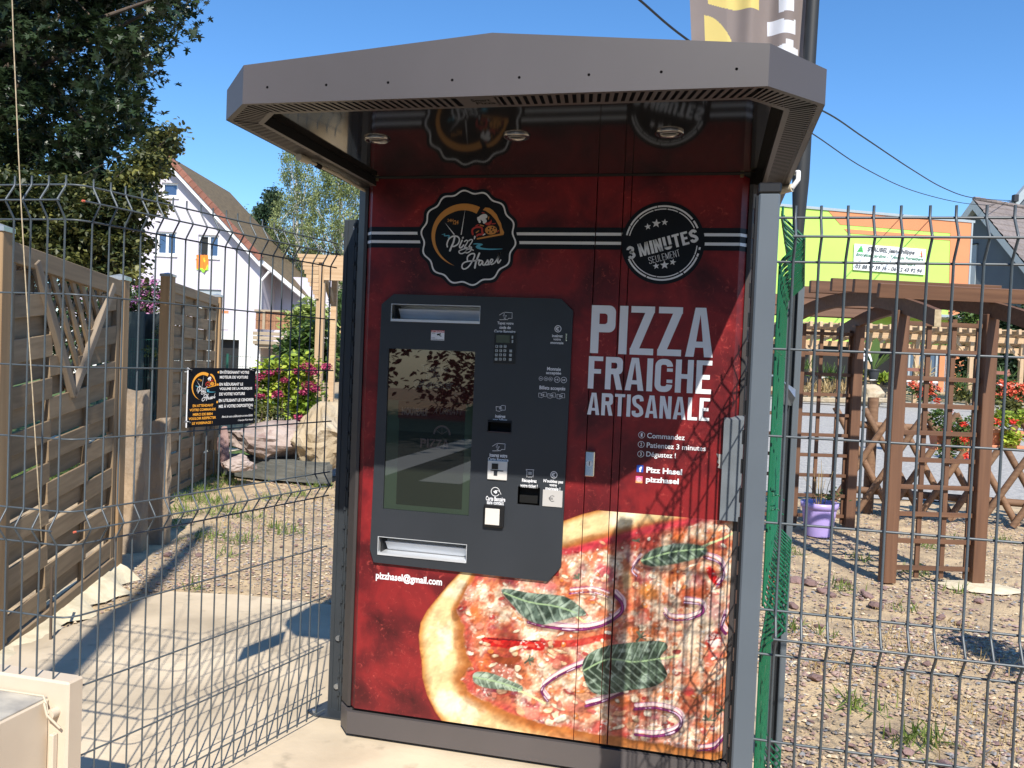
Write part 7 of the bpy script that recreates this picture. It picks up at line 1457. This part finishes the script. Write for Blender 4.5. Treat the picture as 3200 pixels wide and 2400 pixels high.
for i, (x0, x1) in enumerate(((2500, 2650), (2655, 2800))): a = P3(x0, 1250, 27); b = P3(x1, 1254, 26.5); tag(MB().bar((a[0], a[1], a[2] + .02), (b[0], b[1], b[2] + .02), .3, .16, M['sand_rock'], bev=.03).build('kerb_stone'), ['pale kerb edging in front of the left pallets', 'pale kerb edging in front of the pale boulder'][i], 'kerb')
p = P3(2729, 1186, 27.5); pot((p[0], p[1], p[2]), .13, .19, .34, M['black_pot'], 'black pot holding the tall banana plant')
bp = empty('banana_plant', (0, 0, 0), 0, 'tall banana like plant in a black pot on the bench', 'plant'); c = P3(2729, 1160, 27.5)
BL = np.array([(0, 0, 0), (.03, .3, .03), (.075, .55, .06), (.05, .85, 0), (0, 1, -.08), (-.05, .85, 0), (-.075, .55, .06), (-.03, .3, .03)])
rs = np.random.RandomState(31); V = []; F = []; 
for k in range(9):
    a = rs.rand() * 6.28; el = rs.uniform(.7, 1.35) if k > 3 else 1.45; L = rs.uniform(.8, 1.25); dx, dz = math.cos(a) * math.cos(el), math.sin(el); dy = math.sin(a) * math.cos(el); b0 = len(V)
    side = np.array([-math.sin(a), math.cos(a), 0]) if abs(math.sin(a)) > .1 else np.array([0, 1, 0]); side = side * .6 + np.array([.8, .2, 0]); dr = np.array([dx, dy, dz])
    for q in BL: V.append(c + dr * q[1] * L + side * q[0] * L * 1.3 + np.array([0, 0, -q[1] ** 2 * .12]))
    F.append(list(range(b0, b0 + 8)))
link('foliage', big_mesh('foliage', np.array(V), np.array(F), M['leaf_mid'], rs.rand(9)), bp)
SPK = np.array([(0, 0, 0), (.035, .3, 0), (.02, .8, 0), (0, 1, 0), (-.02, .8, 0), (-.035, .3, 0)])
for i, (x, y, w_, n, m, lab) in enumerate(((2590, 1170, .5, 120, 'leaf_mid', 'spiky green plant on the bench behind the far trellis'), (2560, 1215, .7, 260, 'straw', 'dry straw coloured grasses behind the far trellis'), (2690, 1165, .35, 90, 'leaf_lime', 'drooping pale plant left of the banana plant'), (2765, 1175, .45, 200, 'leaf_yel', 'low yellowish plant right of the banana plant'), (2500, 1150, .4, 140, 'leaf_mid', 'small green plant beside the rear fence post'), (2885, 1165, .3, 110, 'straw', 'tuft of reddish dry grass behind the near trellis'), (3010, 1230, .55, 200, 'leaf_lime', 'pale leafy plants under the pergola post'), (3000, 1200, .3, 100, 'leaf_mid', 'dark leaved climber beside the orange wall'), (3120, 1180, .5, 120, 'leaf_mid', 'dark green plants behind the right arch post'), (2630, 1215, .4, 90, 'straw', 'bundle of dry stalks against the pallets'))):
    c = P3(x, y, 27.8); rs = np.random.RandomState(700 + i); C = c + np.stack([rs.randn(n) * w_ * .35, rs.randn(n) * .15, -np.abs(rs.randn(n)) * .12], 1); tag(leaves('potted_plant', C, .42 if m in ('straw', 'leaf_mid') else .16, M[m], SPK if m in ('straw', 'leaf_mid') else OVAL, 710 + i, up=.15, droop=-.9), lab, 'plant')
for i, (x, y) in enumerate(((2520, 1185), (2545, 1188), (2600, 1190), (2640, 1188), (2690, 1188), (2770, 1195), (2575, 1225), (2610, 1228))): p = P3(x, y, 27.9); pot((p[0], p[1], p[2] - .1), .10, .14, .26, M['black_pot'], ('small black pot beside the rear fence post', 'small black pot left of the far trellis uprights', 'small black pot under the spiky green plant', 'small black pot right of the spiky green plant', 'small black pot between the far arch post and the banana plant', 'small black pot right of the banana plant', 'low black pot on the ground behind the far trellis', 'low black pot on the ground beside the far arch post')[i], group='small black nursery pots')
for i, (x, y) in enumerate(((2852, 1155), (3120, 1165))): p = P3(x, y, 25); mb = MB(); mb.box(-.24, .2, -.01, .01, -.05, .05, M['terracotta']); mb.tube([(.2, 0, 0), (.28, 0, .08), (.3, 0, -.02), (.24, 0, -.08)], .05, M['terracotta'], n=6); mb.tube([(0, 0, -.05), (0, 0, -.7)], .012, M['black'], n=5); tag(mb.build('garden_sign', None, tuple(p)), ['small rusty garden sign seen through the near trellis', 'small rusty garden sign right of the arch'][i], 'sign')
for x, y in ((2698, 1100), (2712, 1118)): p = P3(x, y, 28.6); tag(MB().box(-.16, .16, 0, .02, -.12, .12, M['ink_white']).build('notice_sheet', None, tuple(p)), ('upper' if y == 1100 else 'lower') + ' white notice sheet hanging on the pergola post', 'notice', 'white notice sheets on the pergola post')
# ================================================================== FLAG behind the kiosk and overhead cables
def flag():
    Y = 4.2; e = empty('feather_flag', (.40, Y, 0), 0, 'taupe feather flag with yellow and white print rising behind the kiosk canopy', 'flag'); nx, nz = 200, 150; px0, px1 = 2152, 2546
    A0 = onY(2150, -140, Y); A1 = onY(2546, -140, Y); B0 = onY(2166, 260, Y); B1 = onY(2538, 260, Y); V = np.zeros((nz + 1, nx + 1, 3)); 
    for j in range(nz + 1):
        for i in range(nx + 1):
            s_, t = i / nx, j / nz; L = A0 * (1 - t) + B0 * t; R_ = A1 * (1 - t) + B1 * t; p = L * (1 - s_) + R_ * s_
            p = p + np.array([0, .028 * math.sin(s_ * 21 + t * 1.6) * (s_ > .3) * min(1, (s_ - .3) * 5) + .012 * math.sin(s_ * 9 + 1), 0]); V[j, i] = p - np.array([.40, Y, 0])
    xs, ys = np.meshgrid((np.arange(nx) + .5) / nx, (np.arange(nz) + .5) / nz); PXx = px0 + (px1 - px0) * xs; PYy = -140 + 400 * ys; mi = np.zeros(xs.shape, int)
    cy = lambda x, y: ((x - 1700) / .452, y / .452)
    # yellow shapes: big rounded form at the top and a second one below it
    ex, ey = (PXx - 1700) / .4521, PYy / .4521
    mi[(ey < 75 + 0 * ex) & (ex > 1130) & (ex < 1490) & (ey < 20 + 55 * np.sin(np.clip((ex - 1130) / 360, 0, 1) * 2.4) + (ex > 1400) * 25)] = 1
    mi[(ex > 1098) & (ex < 1290) & (ey > 100 + ((ex - 1100) / 190.0) ** 2 * 175)] = 1
    mi[(ex > 1630) & (ex < 1735) & (ey < 85)] = 2; mi[(ex > 1552) & (ex < 1750) & (ey > 135) & (ey < 235)] = 2; mi[(ex > 1680) & (ex < 1735) & (ey > 275)] = 2; mi[(ex > 1600) & (ex < 1770) & (ey > 318 - 10 * np.cos((ex - 1685) / 30))] = 2; mi[(ex > 1665) & (ex < 1735) & (ey > 80) & (ey < 145)] = 0
    ii = np.arange((nz + 1) * (nx + 1)).reshape(nz + 1, nx + 1); F = np.stack([ii[:-1, :-1], ii[:-1, 1:], ii[1:, 1:], ii[1:, :-1]], -1).reshape(-1, 4)
    link('cloth', big_mesh('cloth', V.reshape(-1, 3), F, None, None, True, mi.ravel(), [M['flag'], M['flag_y'], M['flag_w']]), e)
    a = onY(2560, -140, Y); b = onY(2552, 150, Y); c = onY(2500, 640, Y); d_ = onY(2490, 795, Y); sub = np.array([.40, Y, 0])
    mb = MB(); mb.tube([tuple(onY(2549, -140, Y) - sub), tuple(onY(2528, 200, Y) - sub), tuple(onY(2502, 560, Y) - sub), tuple(onY(2492, 780, Y) - sub)], [.030, .031, .040, .022], M['flag_pole'], n=10); mb.build('mast_sleeve', e)
    q = onY(2490, 790, Y) - sub; mb = MB(); mb.tube([tuple(q), (q[0] + .004, q[1], q[2] - .06), (q[0] + .01, q[1] - .01, q[2] - .12)], .008, M['ink_white'], n=6); q2_ = onY(2478, 1100, Y) - sub; q3_ = onY(2440, 1850, Y) - sub; mb.tube([tuple(q), tuple(q2_), (q3_[0], q3_[1], 0)], .011, M['flag_pole'], n=8); mb.build('mast', e)
flag()
def cable(pts, r, label):
    P = [P3(*p) for p in pts]; out = catmull(P, 8); tag(MB().tube(out, r, M['cable'], n=6).build('overhead_cable'), label, 'cable')
cable(((1900, -80, 14), (1999, 0, 14.5), (2140, 118, 16), (2360, 265, 19), (2574, 348, 22), (2700, 430, 26), (2850, 530, 32), (2950, 588, 38), (3040, 618, 44), (3157, 627, 54)), .022, 'thick overhead cable sagging from the top of the picture to the grey house')
cable(((2400, 330, 20), (2550, 425, 24), (2700, 525, 30), (2850, 595, 38), (3000, 633, 46), (3100, 640, 52), (3157, 628, 54)), .018, 'thin overhead cable sagging below the thick one')
# ================================================================== GRAVEL, STONES, WEEDS
OCT = np.array([(1, 0, 0), (0, 1, 0), (-1, 0, 0), (0, -1, 0), (0, 0, .8), (0, 0, -.5)]); OF = np.array([(0, 1, 4), (1, 2, 4), (2, 3, 4), (3, 0, 4), (1, 0, 5), (2, 1, 5), (3, 2, 5), (0, 3, 5)])
def gravel(name, regions, seed, label, cat='gravel', m='pebble', flat_=1.0, keep=None):
    rs = np.random.RandomState(seed); P = []
    for (x0, x1, y0, y1, n, smin, smax, test) in regions:
        x = rs.uniform(x0, x1, n); y = rs.uniform(y0, y1, n); s_ = smin + (smax - smin) * rs.rand(n) ** 2.6; k = test(x, y); P.append(np.stack([x[k], y[k], s_[k]], 1))
    P = np.concatenate(P); n = len(P); dn = np.sin(P[:, 0] * 5.1 + 1.3 * np.sin(P[:, 1] * 3.7)) + np.sin(P[:, 1] * 4.3 + 1.7 * np.sin(P[:, 0] * 2.9)) + np.sin(P[:, 0] * 11 + P[:, 1] * 9); P = P[rs.rand(n) < np.clip((keep or .74) + .26 * dn, .10 if keep is None else .02, 1)]; n = len(P); a = rs.rand(n) * 6.28; sc_ = np.stack([rs.uniform(.7, 1.3, n), rs.uniform(.6, 1.1, n), rs.uniform(.35, .75, n) * flat_], 1) * P[:, 2:3]
    V = OCT[None] * (1 + .35 * (rs.rand(n, 6, 1) - .5)) * sc_[:, None, :]; ca, sa = np.cos(a)[:, None], np.sin(a)[:, None]; X = V[..., 0] * ca - V[..., 1] * sa; Y = V[..., 0] * sa + V[..., 1] * ca
    gz = np.array([ground_z(q[0], q[1]) for q in P]); V = np.stack([X + P[:, :1], Y + P[:, 1:2], V[..., 2] + gz[:, None] - .004], -1); F = (OF[None] + np.arange(n)[:, None, None] * 6).reshape(-1, 3)
    tag(link(name, big_mesh(name, V.reshape(-1, 3), F, M[m], np.repeat(rs.rand(n), 8))), label, cat, kind='stuff')
onslab = lambda x, y: (x > -3.1) & (x < .33) & (y < 4.40)
fl = lambda x, y: (x < -2.99 - (y - 2.65) * .2965)
gravel('gravel', [(-3.9, .6, 4.3, 6.3, 24000, .004, .017, lambda x, y: ~onslab(x, y) & ~fl(x, y)), (-5.6, .6, 6.2, 9.6, 14000, .006, .022, lambda x, y: ~fl(x, y)), (-3.8, -2.6, 3.2, 4.6, 1400, .006, .02, lambda x, y: ~onslab(x, y) & ~fl(x, y)),
    (.30, 3.2, 2.6, 5.2, 27000, .004, .018, lambda x, y: x < .5 + .42 * y), (.2, 4.2, 5.1, 9.8, 16000, .006, .018, lambda x, y: x < .5 + .42 * y), (.35, 1.8, 1.9, 2.7, 5000, .004, .015, lambda x, y: x > .35)], 77, 'loose mixed gravel covering the ground')
rs = np.random.RandomState(8); rms = [rock_mesh('purple_stone', 1, .8, .5, M['purple_rock'], 200 + k, 2, .25) for k in range(7)]; ns = 0
for (px, py, r) in ((2485, 1815, 36), (2530, 1825, 42), (2570, 1848, 34), (2600, 1860, 30), (2625, 1815, 30), (2650, 1820, 26), (2708, 1862, 42), (2735, 1895, 46), (2690, 1872, 18), (2765, 1815, 28), (2760, 1838, 22), (2480, 1895, 34), (2560, 1958, 26), (2548, 2118, 48), (2560, 2075, 24), (2580, 2240, 18), (2535, 2255, 18), (2718, 2160, 20), (2800, 1960, 22), (2855, 1882, 16), (3000, 1950, 30), (2940, 1930, 24), (3060, 1880, 26), (2895, 2075, 24), (2780, 2290, 34), (2835, 2350, 44), (2950, 2390, 40), (2750, 2380, 30), (2500, 1940, 22), (3130, 2260, 20), (3100, 2110, 22), (2990, 2180, 20), (2660, 2330, 22), (1, 1, 0),
    (620, 1735, 20), (525, 1735, 26), (935, 1630, 14), (925, 1705, 14), (880, 1708, 12), (790, 1790, 10), (700, 1800, 12), (650, 1830, 14), (940, 1640, 16), (820, 1650, 10), (600, 1640, 10)):
    if r == 0: continue
    c = onZ(px, py); d = math.hypot(c[0], c[1]); s_ = r / 2600 * d * .62; o = link('purple_stone', rms[rs.randint(7)], None, (c[0], c[1], .1 * s_), (rs.uniform(-.3, .3), rs.uniform(-.3, .3), rs.rand() * 6.28)); o.scale = (s_, s_, s_ * rs.uniform(.7, 1.1)); sz_ = 'large' if r >= 36 else 'fist sized' if r >= 22 else 'small'
    if px > 1500: pl_c = 'near the arch foot' if py < 1850 else 'below the arch' if py < 2000 else 'midway down the gravel' if py < 2200 else 'at the bottom edge'; sd_ = 'beside the rear fence post' if px < 2620 else 'far right' if px > 2800 else 'left of the arch'
    else: pl_c = 'near the concrete slab edge' if py > 1720 else 'on the upper gravel'; sd_ = 'towards the kiosk' if px > 860 else 'towards the wooden fence'
    o['label'] = '%s purple brown stone %s, %s' % (sz_, pl_c, sd_); o['category'] = 'stone'; o['group'] = 'purple stones right of the kiosk' if px > 1500 else 'purple stones left of the kiosk'
BLADE = np.array([(-.05, 0, 0), (.05, 0, 0), (.03, .5, .06), (0, 1, .0), (-.03, .5, .06)])
def tufts(name, spots, seed, m, label, size=.07, n=26, spread=.05):
    rs = np.random.RandomState(seed); C = []
    for (px, py, k) in spots:
        c = onZ(px, py); c[2] = ground_z(c[0], c[1]); q = c + rs.randn(int(n * k), 3) * np.array([spread * k ** .5, spread * k ** .5, 0]); C.append(q)
    C = np.concatenate(C); tag(leaves(name, C, size, M[m], BLADE, seed, up=.1, droop=-1.0), label, 'grass', kind='stuff')
gravel('purple_chips', [(.3, 3.2, 2.3, 6.4, 4200, .006, .030, lambda x, y: x < .5 + .42 * y), (-3.8, .3, 4.4, 7.5, 1300, .005, .02, lambda x, y: ~onslab(x, y) & ~fl(x, y))], 79, 'angular purple brown stone chips strewn over the gravel', m='purple_chip', flat_=.6, keep=.45)
gravel('grit', [(-3.0, .3, 2.3, 4.3, 420, .002, .007, lambda x, y: onslab(x, y))], 78, 'loose grit scattered on the concrete slab')
tufts('weeds', [(650, 1680, 3), (760, 1690, 2.5), (870, 1650, 1.5), (905, 1665, 2), (690, 1600, 4), (600, 1560, 6), (560, 1600, 5), (640, 1530, 6), (720, 1510, 4), (1000, 1520, 3), (880, 1500, 3), (700, 1735, 1), (590, 1840, .6), (780, 1620, 1.6), (840, 1560, 2), (950, 1500, 3), (930, 1550, 2), (660, 1570, 4), (530, 1640, 3),
    (2695, 2215, 1.4), (2660, 2195, .8), (2860, 2310, 1.4), (2890, 2300, 1), (2640, 1840, 1.4), (2470, 1965, 1), (2570, 1985, .6), (2480, 1730, 1), (2900, 1710, 1.5), (3000, 1690, 1.2), (3130, 1690, 1), (2860, 1790, 2), (2990, 1850, 1), (2700, 1750, 1), (2830, 1910, .6), (2840, 2340, .8)], 55, 'grassb', 'scattered green weeds and grass tufts in the gravel')
tufts('dry_weeds', [(900, 1600, 3), (760, 1590, 2), (840, 1640, 2), (1020, 1560, 3), (700, 1640, 2), (600, 1690, 1.5), (2560, 2090, 2), (2740, 1980, 2.5), (2850, 2030, 3), (2980, 1960, 2), (3080, 2230, 3), (3100, 2340, 3), (2900, 2200, 2), (2620, 1930, 2), (2760, 1900, 1.5), (2500, 2000, 1.5), (2680, 2090, 2), (3000, 2060, 2), (3150, 2080, 2), (2820, 2150, 2)], 56, 'straw', 'scattered dry straw coloured grass in the gravel', .05, 22, .07)
tag(leaves('lawn_grass', (lambda r: np.stack([r.uniform(-8.8, -5.2, 9000), r.uniform(7.0, 9.4, 9000), np.zeros(9000)], 1))(np.random.RandomState(3)), .06, M['grassb'], BLADE, 57, up=.1, droop=-1.0), 'green lawn beyond the wooden fence', 'grass', kind='stuff')
# unseen shadow caster added outside the right edge: shrub whose shade falls on the gravel
bush('unseen tall shrub added beyond the right picture edge to shade the gravel', 'shrub', 'shrub', [(x, y, 3.6) for x, y in ((3560, 1650), (3600, 1560), (3650, 1700), (3580, 1780))], 0, .17, 120, .06, 'leaf_mid', 95, zmin=.02)
lp = empty('street_lamp_pole', (-.97, -1.05, 0), 0, 'tall tapered street lamp pole behind the viewer', 'street lamp'); MB().tube([(0, 0, .01), (0, 0, 1.4), (0, 0, 1.42), (0, 0, 7.6)], [.13, .125, .105, .05], M['galv'], n=16).build('pole', lp); MB().tube([(0, 0, 7.55), (.1, -.5, 7.75), (.2, -1.1, 7.8)], [.04, .035, .07], M['galv'], n=10).build('arm', lp)
# ================================================================== across the road, behind the viewer (mirrored in the screen)
rs = np.random.RandomState(12); cs = [((x + rs.randn() * .4, -13.5 + rs.randn() * .6, z + rs.rand() * .5), .95) for x in np.arange(-26, 24, .9) for z in (.5, 1.6, 2.7, 3.8)]
hb = empty('roadside_hedge', (0, 0, 0), 0, 'green hedge across the road behind the viewer', 'hedge'); leaves('foliage', clumps(cs, 230, .1, rs), .20, M['leaf_mid'], OVAL, 96, parent=hb, rnd=clump_rnd(len(cs), 230, rs, .5, 2.5))
nm_ = ('first', 'second', 'third', 'fourth', 'fifth', 'sixth', 'seventh')
for i, x in enumerate((-24, -17, -10.5, -4, 3.0, 10, 17.5)):
    t_ = empty('roadside_tree', (0, 0, 0), 0, nm_[i] + ' leafy tree from the left across the road behind the viewer', 'tree'); cs = [((x + rs.randn() * 2.2, -17 + rs.randn() * 1.2, rs.uniform(2.2, 8.6)), 1.4) for k in range(34)]; leaves('crown', clumps(cs, 300, .2, rs), .24, M['leaf_mid'], OVAL, 97 + i, parent=t_, rnd=clump_rnd(len(cs), 300, rs)); tree_limbs(t_, (x, -17, 0), (x, -17, 7.5), .2, [c[0] for c in cs[:7]], M['bark'], 9 + i)
# ------------------------------------------------------------------ move every Empty left at the world origin to the base of its thing
from mathutils import Matrix as _Mx
def _bb(o, acc):
    if o.type == 'MESH' and len(o.data.vertices):
        co = np.empty(len(o.data.vertices) * 3, np.float32); o.data.vertices.foreach_get('co', co); co = co.reshape(-1, 3); acc.append(co.min(0)); acc.append(co.max(0))
for o in list(COL.objects):
    if o.type == 'EMPTY' and o.parent is None and tuple(o.location) == (0, 0, 0) and o.children:
        acc = []
        for c in o.children: _bb(c, acc)
        if acc:
            lo = np.min(acc, 0); hi = np.max(acc, 0); base = Vector(((lo[0] + hi[0]) / 2, (lo[1] + hi[1]) / 2, max(0, lo[2])))
            o.location = base
            for c in o.children: c.location = Vector(c.location) - base
